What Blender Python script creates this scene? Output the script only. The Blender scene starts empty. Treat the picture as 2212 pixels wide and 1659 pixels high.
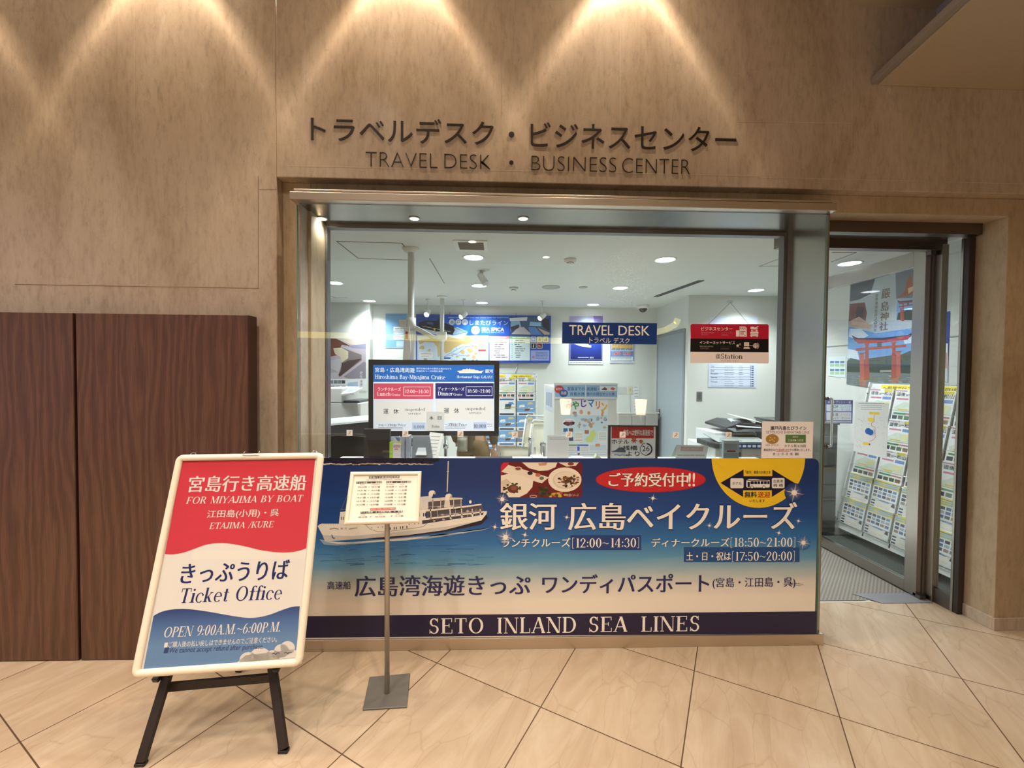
import bpy, math, random
from mathutils import Vector, Matrix
R_ = math.radians
sc = bpy.context.scene
C = sc.collection
random.seed(4)

# ---------------------------------------------------------------- camera
IMG_W, IMG_H = 2212, 1659
FPX, EYE = 893.635, 1.528
_y, _p, _r = R_(1.82092), R_(-1.34142), R_(0.47113)
FW = Vector((math.sin(_y)*math.cos(_p), math.cos(_y)*math.cos(_p), math.sin(_p)))
_rt = Vector((math.cos(_y), -math.sin(_y), 0)); _up = _rt.cross(FW)
RT = math.cos(_r)*_rt + math.sin(_r)*_up
UP = -math.sin(_r)*_rt + math.cos(_r)*_up
EYEP = Vector((0, 0, EYE))
cam = bpy.data.cameras.new('camera'); camo = bpy.data.objects.new('camera', cam); C.objects.link(camo)
cam.sensor_width = 36; cam.sensor_fit = 'HORIZONTAL'; cam.lens = FPX*36/IMG_W
cam.clip_start = .02; cam.clip_end = 100
camo.matrix_world = Matrix(((RT.x, UP.x, -FW.x, 0), (RT.y, UP.y, -FW.y, 0), (RT.z, UP.z, -FW.z, EYE), (0, 0, 0, 1)))
sc.camera = camo

# ---------------------------------------------------------------- world, exposure
w = bpy.data.worlds.new('world'); sc.world = w; w.use_nodes = True
_wn = w.node_tree; _bg = _wn.nodes['Background']; _bg.inputs[1].default_value = .27
_tc = _wn.nodes.new('ShaderNodeTexCoord'); _sx = _wn.nodes.new('ShaderNodeSeparateXYZ'); _wn.links.new(_tc.outputs['Generated'], _sx.inputs[0])
_cr = _wn.nodes.new('ShaderNodeValToRGB'); _mr = _wn.nodes.new('ShaderNodeMapRange'); _mr.inputs[1].default_value = -1; _mr.inputs[2].default_value = 1
_wn.links.new(_sx.outputs[0], _mr.inputs[0]); _wn.links.new(_mr.outputs[0], _cr.inputs[0]); _wn.links.new(_cr.outputs[0], _bg.inputs[0])
_e = _cr.color_ramp.elements; _e[0].position = .10; _e[0].color = (1.30, 1.28, 1.62, 1); _e[1].position = .42; _e[1].color = (1.0, .87, .72, 1)
_q = _cr.color_ramp.elements.new(.68); _q.color = (.42, .33, .23, 1)
sc.view_settings.view_transform = 'Standard'; sc.view_settings.look = 'None'
sc.view_settings.exposure = 0.04; sc.view_settings.gamma = 1
sc.cycles.max_bounces = 8; sc.cycles.diffuse_bounces = 4; sc.cycles.glossy_bounces = 5
sc.cycles.transparent_max_bounces = 16; sc.cycles.transmission_bounces = 8
sc.cycles.use_denoising = True
sc.cycles.caustics_reflective = False; sc.cycles.caustics_refractive = False
sc.cycles.sample_clamp_indirect = 4.0

# ---------------------------------------------------------------- lights
def light(name, kind, loc, power, col, rot=(0, 0, 0), **k):
    d = bpy.data.lights.new(name, kind); d.energy = power; d.color = col
    for a, b in k.items(): setattr(d, a, b)
    o = bpy.data.objects.new(name, d); C.objects.link(o); o.location = loc; o.rotation_euler = rot
    return o
WARM = (1.0, .79, .57); COOL = (.90, .97, 1.0)
HALL_Z = 4.06; OFF_Z = 2.55
def beam(o, stops):
    """beam profile of a reflector lamp: strength by angle off its axis"""
    d = o.data; d.use_nodes = True; nt = d.node_tree
    em = nt.nodes['Emission']
    tc = nt.nodes.new('ShaderNodeTexCoord'); sx = nt.nodes.new('ShaderNodeSeparateXYZ')
    ab = nt.nodes.new('ShaderNodeMath'); ab.operation = 'ABSOLUTE'
    ac = nt.nodes.new('ShaderNodeMath'); ac.operation = 'ARCCOSINE'
    dv = nt.nodes.new('ShaderNodeMath'); dv.operation = 'DIVIDE'; dv.inputs[1].default_value = math.pi/2
    cr = nt.nodes.new('ShaderNodeValToRGB')
    nt.links.new(tc.outputs['Normal'], sx.inputs[0]); nt.links.new(sx.outputs[2], ab.inputs[0])
    nt.links.new(ab.outputs[0], ac.inputs[0]); nt.links.new(ac.outputs[0], dv.inputs[0]); nt.links.new(dv.outputs[0], cr.inputs[0])
    while len(cr.color_ramp.elements) > 1: cr.color_ramp.elements.remove(cr.color_ramp.elements[-1])
    for i, (a, v) in enumerate(stops):
        e = cr.color_ramp.elements[0] if i == 0 else cr.color_ramp.elements.new(a/90)
        e.position = a/90; e.color = (v, v, v, 1)
    nt.links.new(cr.outputs[0], em.inputs['Strength'])
WALL_Y = 2.32
WASH_X = [-3.05, -1.80, -.545, .69]
for x in WASH_X:
    o = light('wall_wash_lamp', 'SPOT', (x, WALL_Y-.2, HALL_Z-.03), 140, WARM, spot_size=R_(150), spot_blend=.3, shadow_soft_size=.012)
    beam(o, [(0, .5), (22, .42), (27, .62), (30.5, 1), (33.5, .5), (37, .16), (52, .06), (70, 0)])
for x, y, p in [(-2.8, -.6, 190), (-1.34, -.6, 170), (.385, -.6, 170), (.45, .25, 200), (1.5, .1, 95), (-4.14, .67, 260), (-2.55, .6, 150), (-1.09, .85, 140)]:
    light('hall_lamp', 'SPOT', (x, y, HALL_Z-.03), p, (1, .87, .74), spot_size=R_(118), spot_blend=1, shadow_soft_size=.07)
light('soffit_lamp', 'SPOT', (2.68, 1.65, 3.14), 26, (1, .80, .58), spot_size=R_(100), spot_blend=.8, shadow_soft_size=.05)
OFFICE_GRID = []
for X, Y in [(1023, 556), (1437, 561), (1340, 622), (1035, 617), (723, 611), (798, 650), (1041, 654), (1281, 658), (1633, 627), (1733, 566), (1835, 569)]:
    d = FW + (X-IMG_W/2)/FPX*RT - (Y-IMG_H/2)/FPX*UP
    q = EYEP + d*((OFF_Z-EYE)/d.z); OFFICE_GRID.append((q.x, q.y))
for x, y in OFFICE_GRID:
    light('office_lamp', 'SPOT', (x, y, OFF_Z-.012), 85 if x > 2.4 and y < 3.7 else 160, COOL, spot_size=R_(130), spot_blend=1, shadow_soft_size=.08)

# ---------------------------------------------------------------- pixel rays -> real points on real surfaces
def ray(px, py): return FW + (px-IMG_W/2)/FPX*RT - (py-IMG_H/2)/FPX*UP
def at(px, py, Y): d = ray(px, py); return EYEP + d*(Y/d.y)
def atx(px, py, X): d = ray(px, py); return EYEP + d*(X/d.x)
def atz(px, py, Z): d = ray(px, py); return EYEP + d*((Z-EYE)/d.z)

# ---------------------------------------------------------------- materials
def lin(c):
    c = c/255; return c/12.92 if c <= .04045 else ((c+.055)/1.055)**2.4
def L3(c): return (lin(c[0]), lin(c[1]), lin(c[2]), 1)
_m = {}
def mat(c, rough=.5, metal=0, spec=.5, bump=0, bscale=200, coat=0, var=0):
    key = (tuple(c), rough, metal, spec, bump, bscale, coat, var)
    if key in _m: return _m[key]
    m = bpy.data.materials.new('paint_%d_%d_%d' % tuple(int(v) for v in c)); m.use_nodes = True
    nt = m.node_tree; b = nt.nodes['Principled BSDF']
    b.inputs['Base Color'].default_value = L3(c); b.inputs['Roughness'].default_value = rough
    b.inputs['Metallic'].default_value = metal; b.inputs['Specular IOR Level'].default_value = spec
    b.inputs['Coat Weight'].default_value = coat; b.inputs['Coat Roughness'].default_value = .06
    if bump or var:
        tc = nt.nodes.new('ShaderNodeTexCoord'); n = nt.nodes.new('ShaderNodeTexNoise')
        n.inputs['Scale'].default_value = bscale; n.inputs['Detail'].default_value = 4
        nt.links.new(tc.outputs['Object'], n.inputs['Vector'])
        if bump:
            bp = nt.nodes.new('ShaderNodeBump'); bp.inputs['Strength'].default_value = bump; bp.inputs['Distance'].default_value = .002
            nt.links.new(n.outputs[0], bp.inputs['Height']); nt.links.new(bp.outputs[0], b.inputs['Normal'])
        if var:
            mx = nt.nodes.new('ShaderNodeMix'); mx.data_type = 'RGBA'
            mx.inputs[6].default_value = L3([v*(1-var) for v in c]); mx.inputs[7].default_value = L3([min(255, v*(1+var)) for v in c])
            nt.links.new(n.outputs[0], mx.inputs[0]); nt.links.new(mx.outputs[2], b.inputs['Base Color'])
    _m[key] = m; return m
def emit(c, s):
    key = ('e', tuple(c), s)
    if key in _m: return _m[key]
    m = bpy.data.materials.new('lit_lamp'); m.use_nodes = True; b = m.node_tree.nodes['Principled BSDF']
    b.inputs['Base Color'].default_value = L3(c); b.inputs['Emission Color'].default_value = L3(c); b.inputs['Emission Strength'].default_value = s
    _m[key] = m; return m
def nodes(name):
    m = bpy.data.materials.new(name); m.use_nodes = True; nt = m.node_tree
    def N(t, **k):
        n = nt.nodes.new('ShaderNode'+t)
        for a, v in k.items():
            if a[0] == 'i' and a[1:].isdigit(): n.inputs[int(a[1:])].default_value = v
            else: setattr(n, a, v)
        return n
    def K(a, b): nt.links.new(a, b)
    return m, nt, N, K, nt.nodes['Principled BSDF']
def ramp(n, stops):
    el = n.color_ramp.elements
    while len(el) > 1: el.remove(el[-1])
    for i, (p, c) in enumerate(stops):
        e = el[0] if i == 0 else el.new(p)
        e.position = p; e.color = c if len(c) == 4 else L3(c)
def stone(name, base, light_, dark, rough, scale=1.0, joints=None):
    m, nt, N, K, b = nodes(name)
    tc = N('TexCoord'); mp = N('Mapping'); mp.inputs['Scale'].default_value = (1, 1, .3); K(tc.outputs['Object'], mp.inputs[0])
    n1 = N('TexNoise'); n1.inputs['Scale'].default_value = 3*scale; n1.inputs['Detail'].default_value = 8; n1.inputs['Roughness'].default_value = .65; n1.inputs['Distortion'].default_value = .6
    n2 = N('TexNoise'); n2.inputs['Scale'].default_value = 38*scale; n2.inputs['Detail'].default_value = 6; n2.inputs['Roughness'].default_value = .7
    K(mp.outputs[0], n1.inputs[0]); K(mp.outputs[0], n2.inputs[0])
    r1 = N('ValToRGB'); ramp(r1, [(.3, dark), (.48, base), (.7, light_)]); K(n1.outputs[0], r1.inputs[0])
    r2 = N('ValToRGB'); ramp(r2, [(.3, (.80, .79, .77, 1)), (.5, (.98, .98, .98, 1)), (.7, (1.06, 1.06, 1.06, 1))]); K(n2.outputs[0], r2.inputs[0])
    mx = N('Mix', data_type='RGBA', blend_type='MULTIPLY'); mx.inputs[0].default_value = 1
    K(r1.outputs[0], mx.inputs[6]); K(r2.outputs[0], mx.inputs[7]); out = mx.outputs[2]
    # thin dark cracks
    w1 = N('TexVoronoi', feature='DISTANCE_TO_EDGE'); w1.inputs['Scale'].default_value = 7*scale
    nz = N('TexNoise'); nz.inputs['Scale'].default_value = 9*scale; K(tc.outputs['Object'], nz.inputs[0])
    ma = N('Mix', data_type='RGBA', blend_type='ADD'); ma.inputs[0].default_value = .35
    K(mp.outputs[0], ma.inputs[6]); K(nz.outputs[1], ma.inputs[7]); K(ma.outputs[2], w1.inputs[0])
    r3 = N('ValToRGB'); ramp(r3, [(0, (.80, .78, .75, 1)), (.012, (1, 1, 1, 1))]); K(w1.outputs[0], r3.inputs[0])
    m3 = N('Mix', data_type='RGBA', blend_type='MULTIPLY'); m3.inputs[0].default_value = .55
    K(out, m3.inputs[6]); K(r3.outputs[0], m3.inputs[7]); K(m3.outputs[2], b.inputs['Base Color'])
    b.inputs['Roughness'].default_value = rough
    rr = N('MapRange'); rr.inputs[3].default_value = rough*.75; rr.inputs[4].default_value = rough*1.35
    K(n1.outputs[0], rr.inputs[0]); K(rr.outputs[0], b.inputs['Roughness'])
    bp = N('Bump'); bp.inputs['Strength'].default_value = .10; bp.inputs['Distance'].default_value = .004
    K(n1.outputs[0], bp.inputs['Height']); K(bp.outputs[0], b.inputs['Normal'])
    return m
MARBLE = stone('beige_marble', (190, 172, 152), (203, 187, 169), (175, 155, 133), .24)
MARBLE_SIDE = stone('tan_marble', (182, 161, 130), (194, 174, 145), (164, 141, 108), .45)

def floor_mat():
    m, nt, N, K, b = nodes('cream_marble_tiles')
    tc = N('TexCoord'); mp = N('Mapping'); K(tc.outputs['Object'], mp.inputs[0])
    th = R_(59.808)
    # rotate so that tile joints run along the axes
    mp.vector_type = 'POINT'; mp.inputs['Rotation'].default_value = (0, 0, -th); mp.inputs['Location'].default_value = (FLX, FLY, 0)
    sx = N('SeparateXYZ'); K(mp.outputs[0], sx.inputs[0])
    def joint(o):
        d = N('Math', operation='DIVIDE'); d.inputs[1].default_value = .6; K(o, d.inputs[0])
        f = N('Math', operation='FRACT'); K(d.outputs[0], f.inputs[0])
        s = N('Math', operation='SUBTRACT'); s.inputs[1].default_value = .5; K(f.outputs[0], s.inputs[0])
        a = N('Math', operation='ABSOLUTE'); K(s.outputs[0], a.inputs[0])
        g = N('Math', operation='GREATER_THAN'); g.inputs[1].default_value = .5-.0026/.6; K(a.outputs[0], g.inputs[0])
        fl = N('Math', operation='FLOOR'); K(d.outputs[0], fl.inputs[0])
        return g.outputs[0], fl.outputs[0]
    gx, fx = joint(sx.outputs[0]); gy, fy = joint(sx.outputs[1])
    jm = N('Math', operation='MAXIMUM'); K(gx, jm.inputs[0]); K(gy, jm.inputs[1])
    cb = N('CombineXYZ'); K(fx, cb.inputs[0]); K(fy, cb.inputs[1])
    wn = N('TexWhiteNoise', noise_dimensions='3D'); K(cb.outputs[0], wn.inputs[0])
    # veins run along one tile direction
    ad = N('VectorMath', operation='ADD'); K(mp.outputs[0], ad.inputs[0]); K(wn.outputs[1], ad.inputs[1])
    m2 = N('Mapping'); m2.inputs['Scale'].default_value = (.9, 3.2, 1); K(ad.outputs[0], m2.inputs[0])
    n1 = N('TexNoise'); n1.inputs['Scale'].default_value = 2.2; n1.inputs['Detail'].default_value = 8; n1.inputs['Roughness'].default_value = .6; n1.inputs['Distortion'].default_value = 1.2
    K(m2.outputs[0], n1.inputs[0])
    r1 = N('ValToRGB'); ramp(r1, [(.3, (176, 154, 129)), (.5, (186, 165, 140)), (.72, (195, 176, 153))]); K(n1.outputs[0], r1.inputs[0])
    nz = N('TexNoise'); nz.inputs['Scale'].default_value = 5; nz.inputs['Detail'].default_value = 5; K(ad.outputs[0], nz.inputs[0])
    ma = N('Mix', data_type='RGBA', blend_type='ADD'); ma.inputs[0].default_value = .16; K(m2.outputs[0], ma.inputs[6]); K(nz.outputs[1], ma.inputs[7])
    vo = N('TexVoronoi', feature='DISTANCE_TO_EDGE'); vo.inputs['Scale'].default_value = 2.6; K(ma.outputs[2], vo.inputs[0])
    r2 = N('ValToRGB'); ramp(r2, [(0, (.62, .55, .47, 1)), (.006, (.86, .83, .79, 1)), (.02, (1, 1, 1, 1))]); K(vo.outputs[0], r2.inputs[0])
    m3 = N('Mix', data_type='RGBA', blend_type='MULTIPLY'); m3.inputs[0].default_value = .34
    K(r1.outputs[0], m3.inputs[6]); K(r2.outputs[0], m3.inputs[7])
    m4 = N('Mix', data_type='RGBA'); m4.inputs[7].default_value = L3((88, 66, 46)); K(jm.outputs[0], m4.inputs[0]); K(m3.outputs[2], m4.inputs[6])
    K(m4.outputs[2], b.inputs['Base Color'])
    rg = N('MapRange'); rg.inputs[3].default_value = .16; rg.inputs[4].default_value = .6; K(jm.outputs[0], rg.inputs[0]); K(rg.outputs[0], b.inputs['Roughness'])
    b.inputs['Specular IOR Level'].default_value = .35
    return m
def wood_mat():
    m, nt, N, K, b = nodes('dark_walnut_veneer')
    tc = N('TexCoord')
    mp = N('Mapping'); mp.inputs['Scale'].default_value = (1, 1, .16); K(tc.outputs['Object'], mp.inputs[0])
    nz = N('TexNoise'); nz.inputs['Scale'].default_value = 5; nz.inputs['Detail'].default_value = 3; K(mp.outputs[0], nz.inputs[0])
    ma = N('Mix', data_type='RGBA', blend_type='ADD'); ma.inputs[0].default_value = .22; K(mp.outputs[0], ma.inputs[6]); K(nz.outputs[1], ma.inputs[7])
    wv = N('TexWave', wave_type='BANDS', bands_direction='X', wave_profile='SIN'); wv.inputs['Scale'].default_value = 7; wv.inputs['Distortion'].default_value = 5; wv.inputs['Detail'].default_value = 3; wv.inputs['Detail Scale'].default_value = 1.6
    K(ma.outputs[2], wv.inputs[0])
    m2 = N('Mapping'); m2.inputs['Scale'].default_value = (420, 420, 9); K(tc.outputs['Object'], m2.inputs[0])
    n2 = N('TexNoise'); n2.inputs['Scale'].default_value = 1; n2.inputs['Detail'].default_value = 4; K(m2.outputs[0], n2.inputs[0])
    r1 = N('ValToRGB'); ramp(r1, [(0, (92, 61, 45)), (.5, (101, 68, 50)), (1, (110, 76, 58))]); K(wv.outputs[1], r1.inputs[0])
    r2 = N('ValToRGB'); ramp(r2, [(.32, (.62, .58, .55, 1)), (.6, (1.02, 1.02, 1.02, 1))]); K(n2.outputs[0], r2.inputs[0])
    mx = N('Mix', data_type='RGBA', blend_type='MULTIPLY'); mx.inputs[0].default_value = .8; K(r1.outputs[0], mx.inputs[6]); K(r2.outputs[0], mx.inputs[7])
    K(mx.outputs[2], b.inputs['Base Color']); b.inputs['Roughness'].default_value = .36
    return m
def steel_mat(name, c, rough, axis=(180, 180, 1.5)):
    m, nt, N, K, b = nodes(name)
    tc = N('TexCoord'); mp = N('Mapping'); mp.inputs['Scale'].default_value = axis; K(tc.outputs['Object'], mp.inputs[0])
    n = N('TexNoise'); n.inputs['Scale'].default_value = 1; n.inputs['Detail'].default_value = 3; K(mp.outputs[0], n.inputs[0])
    mr = N('MapRange'); mr.inputs[3].default_value = rough*.95; mr.inputs[4].default_value = rough*1.05; K(n.outputs[0], mr.inputs[0])
    K(mr.outputs[0], b.inputs['Roughness']); b.inputs['Base Color'].default_value = L3(c); b.inputs['Metallic'].default_value = 1
    return m
STEEL = steel_mat('brushed_steel', (172, 168, 162), .25)
STEEL_H = steel_mat('brushed_steel_rail', (214, 202, 188), .34, axis=(1.5, 180, 180))
STEEL_D = steel_mat('dark_steel', (120, 112, 104), .35)
CHROME = mat((235, 235, 235), .13, 1)
def glass_mat(name, tint=(.97, .985, .978, 1), dust=None, refl=1.0):
    m, nt, N, K, b = nodes(name); nt.nodes.remove(b)
    out = [n for n in nt.nodes if n.type == 'OUTPUT_MATERIAL'][0]
    tr = N('BsdfTransparent'); tr.inputs[0].default_value = tint
    gl = N('BsdfGlossy'); gl.inputs['Roughness'].default_value = 0; gl.inputs[0].default_value = (refl, refl, refl, 1)
    lw = N('LayerWeight'); lw.inputs[0].default_value = .5
    pw = N('Math', operation='POWER'); pw.inputs[1].default_value = 5; K(lw.outputs['Facing'], pw.inputs[0])
    fr = N('Math', operation='MULTIPLY_ADD'); fr.inputs[1].default_value = .95; fr.inputs[2].default_value = .042; K(pw.outputs[0], fr.inputs[0])
    mx = N('MixShader'); K(fr.outputs[0], mx.inputs[0]); K(tr.outputs[0], mx.inputs[1]); K(gl.outputs[0], mx.inputs[2])
    last = mx.outputs[0]
    if dust:
        tc = N('TexCoord'); sp = N('VectorMath', operation='DISTANCE'); sp.inputs[1].default_value = dust[0]; K(tc.outputs['Object'], sp.inputs[0])
        mr = N('MapRange'); mr.inputs[1].default_value = dust[1]; mr.inputs[2].default_value = 0; mr.inputs[3].default_value = 0; mr.inputs[4].default_value = 1; K(sp.outputs['Value'], mr.inputs[0])
        n = N('TexNoise'); n.inputs['Scale'].default_value = 300; n.inputs['Detail'].default_value = 2; K(tc.outputs['Object'], n.inputs[0])
        r = N('ValToRGB'); ramp(r, [(.60, (0, 0, 0, 1)), (.70, (1, 1, 1, 1))]); K(n.outputs[0], r.inputs[0])
        mu = N('Math', operation='MULTIPLY'); K(mr.outputs[0], mu.inputs[0]); K(r.outputs[0], mu.inputs[1])
        ad = N('Math', operation='MULTIPLY_ADD'); ad.inputs[1].default_value = .05; K(mr.outputs[0], ad.inputs[0]); K(mu.outputs[0], ad.inputs[2])
        m5 = N('Math', operation='MULTIPLY'); m5.inputs[1].default_value = .5; K(ad.outputs[0], m5.inputs[0])
        vm = N('VectorMath', operation='SCALE'); vm.inputs[0].default_value = (.55, .55, .55); K(m5.outputs[0], vm.inputs['Scale'])
        df = N('BsdfDiffuse'); tl = N('BsdfTranslucent'); K(vm.outputs[0], df.inputs[0]); K(vm.outputs[0], tl.inputs[0])
        a1 = N('AddShader'); K(df.outputs[0], a1.inputs[0]); K(tl.outputs[0], a1.inputs[1])
        a2 = N('AddShader'); K(last, a2.inputs[0]); K(a1.outputs[0], a2.inputs[1]); last = a2.outputs[0]
    K(last, out.inputs[0]); return m
GLASS = glass_mat('clear_glass'); ACRYL = glass_mat('clear_acrylic', (.9, .93, .94, 1))
GEDGE = mat((120, 150, 138), .2, 0, .5)
WHITE = mat((232, 234, 230), .5); PAINT = mat((222, 224, 218), .7, 0, .3, .15, 90)
BLACK = mat((22, 20, 20), .4); PLASTIC = mat((235, 232, 226), .35)

# ---------------------------------------------------------------- mesh helpers
class MB:
    def __init__(s): s.v = []; s.f = []; s.m = []; s.mats = []; s.cur = 0; s.sm = set()
    def mat(s, m):
        if m not in s.mats: s.mats.append(m)
        s.cur = s.mats.index(m); return s
    def face(s, idx, smooth=False):
        if smooth: s.sm.add(len(s.f))
        s.f.append(idx); s.m.append(s.cur)
    def add(s, vs): n = len(s.v); s.v += [tuple(v) for v in vs]; return n
    def box(s, a, b, M=None):
        x0, x1 = sorted((a[0], b[0])); y0, y1 = sorted((a[1], b[1])); z0, z1 = sorted((a[2], b[2]))
        vs = [Vector(p) for p in ((x0, y0, z0), (x1, y0, z0), (x1, y1, z0), (x0, y1, z0), (x0, y0, z1), (x1, y0, z1), (x1, y1, z1), (x0, y1, z1))]
        if M: vs = [M @ p for p in vs]
        n = s.add(vs)
        for q in ((0, 3, 2, 1), (4, 5, 6, 7), (0, 1, 5, 4), (1, 2, 6, 5), (2, 3, 7, 6), (3, 0, 4, 7)): s.face([n+i for i in q])
        return s
    def bar(s, a, b, wd, ht, up=(0, 0, 1)):
        a, b = Vector(a), Vector(b); d = b-a; L = d.length; d.normalize(); u = Vector(up)
        sd = d.cross(u)
        if sd.length < 1e-4: sd = d.cross(Vector((1, 0, 0)))
        sd.normalize(); u = sd.cross(d)
        M = Matrix(((sd.x, d.x, u.x, a.x), (sd.y, d.y, u.y, a.y), (sd.z, d.z, u.z, a.z), (0, 0, 0, 1)))
        return s.box((-wd/2, 0, -ht/2), (wd/2, L, ht/2), M)
    def tube(s, pts, r, n=12, cap=True):
        pts = [Vector(p) for p in pts]; rs = r if isinstance(r, (list, tuple)) else [r]*len(pts)
        rings = []; pu = None
        for i, p in enumerate(pts):
            d = (pts[min(i+1, len(pts)-1)]-pts[max(i-1, 0)]).normalized()
            u = pu if pu else (Vector((0, 0, 1)) if abs(d.z) < .9 else Vector((1, 0, 0)))
            u = (u-d*u.dot(d)).normalized(); pu = u; v = d.cross(u)
            rings.append(s.add([p+rs[i]*(math.cos(2*math.pi*k/n)*u+math.sin(2*math.pi*k/n)*v) for k in range(n)]))
        for i in range(len(pts)-1):
            for k in range(n):
                k2 = (k+1) % n; s.face([rings[i]+k, rings[i]+k2, rings[i+1]+k2, rings[i+1]+k], True)
        if cap:
            s.face([rings[0]+k for k in range(n)][::-1]); s.face([rings[-1]+k for k in range(n)])
        return s
    def lathe(s, prof, c=(0, 0, 0), n=24, cap=True):
        c = Vector(c); rings = [s.add([c+Vector((r*math.cos(2*math.pi*k/n), r*math.sin(2*math.pi*k/n), z)) for k in range(n)]) for r, z in prof]
        for i in range(len(prof)-1):
            for k in range(n):
                k2 = (k+1) % n; s.face([rings[i]+k, rings[i]+k2, rings[i+1]+k2, rings[i+1]+k], True)
        if cap and prof[0][0] > .001: s.face([rings[0]+k for k in range(n)][::-1])
        if cap and prof[-1][0] > .001: s.face([rings[-1]+k for k in range(n)])
        return s
    def prism(s, pts, off, M=None):
        """closed outline (3d points) swept by off"""
        off = Vector(off); pts = [Vector(p) for p in pts]; vs = pts+[p+off for p in pts]
        if M: vs = [M @ p for p in vs]
        n = s.add(vs); k = len(pts)
        s.face([n+i for i in range(k)]); s.face([n+k+i for i in range(k)][::-1])
        for i in range(k): s.face([n+i, n+k+i, n+k+(i+1) % k, n+(i+1) % k])
        return s
    def ball(s, c, r, n=14, sq=(1, 1, 1)):
        c = Vector(c); m = n//2
        return s.lathe_m([(max(1e-4, r*math.sin(math.pi*i/m)), -r*math.cos(math.pi*i/m)) for i in range(m+1)], c, n, sq)
    def lathe_m(s, prof, c, n, sq):
        st = len(s.v); s.lathe(prof, (0, 0, 0), n)
        for i in range(st, len(s.v)):
            v = s.v[i]; s.v[i] = (c.x+v[0]*sq[0], c.y+v[1]*sq[1], c.z+v[2]*sq[2])
        return s
    def build(s, name, parent=None, bev=0, loc=None, M=None):
        me = bpy.data.meshes.new(name)
        o = bpy.data.objects.new(name, me); C.objects.link(o)
        v = s.v
        if parent is not None:
            o.parent = parent; inv = WM[parent.name].inverted() if parent.name in WM else Matrix()
            v = [tuple(inv @ Vector(p)) for p in v]
        elif loc is not None:
            o.location = loc; WM[o.name] = Matrix.Translation(Vector(loc)); v = [tuple(Vector(p)-Vector(loc)) for p in v]
        me.from_pydata(v, [], s.f)
        for m in s.mats: me.materials.append(m)
        me.polygons.foreach_set('material_index', s.m)
        me.polygons.foreach_set('use_smooth', [i in s.sm for i in range(len(s.f))])
        me.update()
        if bev:
            b = o.modifiers.new('bevel', 'BEVEL'); b.width = bev; b.segments = 2; b.limit_method = 'ANGLE'
        if parent is not None and parent.name in WM: WM[o.name] = WM[parent.name].copy()
        return o
WM = {}
def tag(o, label=None, cat=None, group=None, kind=None):
    for k, v in (('label', label), ('category', cat), ('group', group), ('kind', kind)):
        if v: o[k] = v
    return o
def thing(name, loc, label, cat, group=None, M=None):
    o = bpy.data.objects.new(name, None); C.objects.link(o); o.empty_display_size = .1
    o.matrix_world = M if M else Matrix.Translation(Vector(loc)); WM[o.name] = o.matrix_world.copy()
    return tag(o, label, cat, group)
def struct(name, mb, bev=0, label=None): return tag(mb.build(name, bev=bev), label, None, None, 'structure')
def dup(o, parent=None, **k):
    c = o.copy(); C.objects.link(c)
    if parent: c.parent = parent
    for ch in list(o.children): dup(ch, c)
    return c
# ---------------------------------------------------------------- lettering
_tc = {}
def glyphs(s, off=0.0, shear=0.0, res=3):
    """outline of a string in the built-in typeface, normalised to its own box -> (verts, faces, width, height)"""
    key = (s, off, shear, res)
    if key in _tc: return _tc[key]
    c = bpy.data.curves.new('lettering', 'FONT'); c.body = s; c.offset = off; c.shear = shear; c.resolution_u = res
    o = bpy.data.objects.new('lettering', c)
    me = bpy.data.meshes.new_from_object(o)
    v = [(p.co.x, p.co.y) for p in me.vertices]; f = [list(p.vertices) for p in me.polygons]
    bpy.data.objects.remove(o); bpy.data.curves.remove(c); bpy.data.meshes.remove(me)
    if not v: v = [(0, 0), (1, 0), (1, 1)]; f = []
    x0 = min(p[0] for p in v); x1 = max(p[0] for p in v); y0 = min(p[1] for p in v); y1 = max(p[1] for p in v)
    r = ([(p[0]-x0, p[1]-y0) for p in v], f, x1-x0, max(y1-y0, 1e-4)); _tc[key] = r; return r

# a small roman (serif) alphabet drawn from stems, hairlines, diagonals and bowls; cap height 1
T_, H_ = .14, .05
def _R(x0, y0, x1, y1): return [[(x0, y0), (x1, y0), (x1, y1), (x0, y1)]]
def _D(x0, y0, x1, y1, w): return [[(x0, y0), (x0+w, y0), (x1+w, y1), (x1, y1)]]
def _A(cx, cy, rx, ry, a0, a1, wt=T_, ht=H_, n=14):
    o = []
    for i in range(n):
        q = [math.radians(a0+(a1-a0)*k/n) for k in (i, i+1)]
        e = [(cx+rx*math.cos(t), cy+ry*math.sin(t)) for t in q]; g = [(cx+(rx-wt)*math.cos(t), cy+(ry-ht)*math.sin(t)) for t in q]
        o.append([e[0], e[1], g[1], g[0]])
    return o
def _S(x, y0=0, y1=1, lo=1, hi=1):
    o = _R(x, y0, x+T_, y1)
    if lo: o += _R(x-.07, y0, x+T_+.07, y0+H_)
    if hi == 1: o += _R(x-.07, y1-H_, x+T_+.07, y1)
    if hi == 2: o += [[(x-.09, y1-.07), (x+T_, y1-.03), (x+T_, y1), (x, y1)]]
    return o
def _SF(x, y): return _R(x-.1, y, x+.1, y+H_)
def _dot(x, y, r=.075): return [[(x+r*math.cos(k*.785), y+r*math.sin(k*.785)) for k in range(8)]]
X_ = .66
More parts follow.
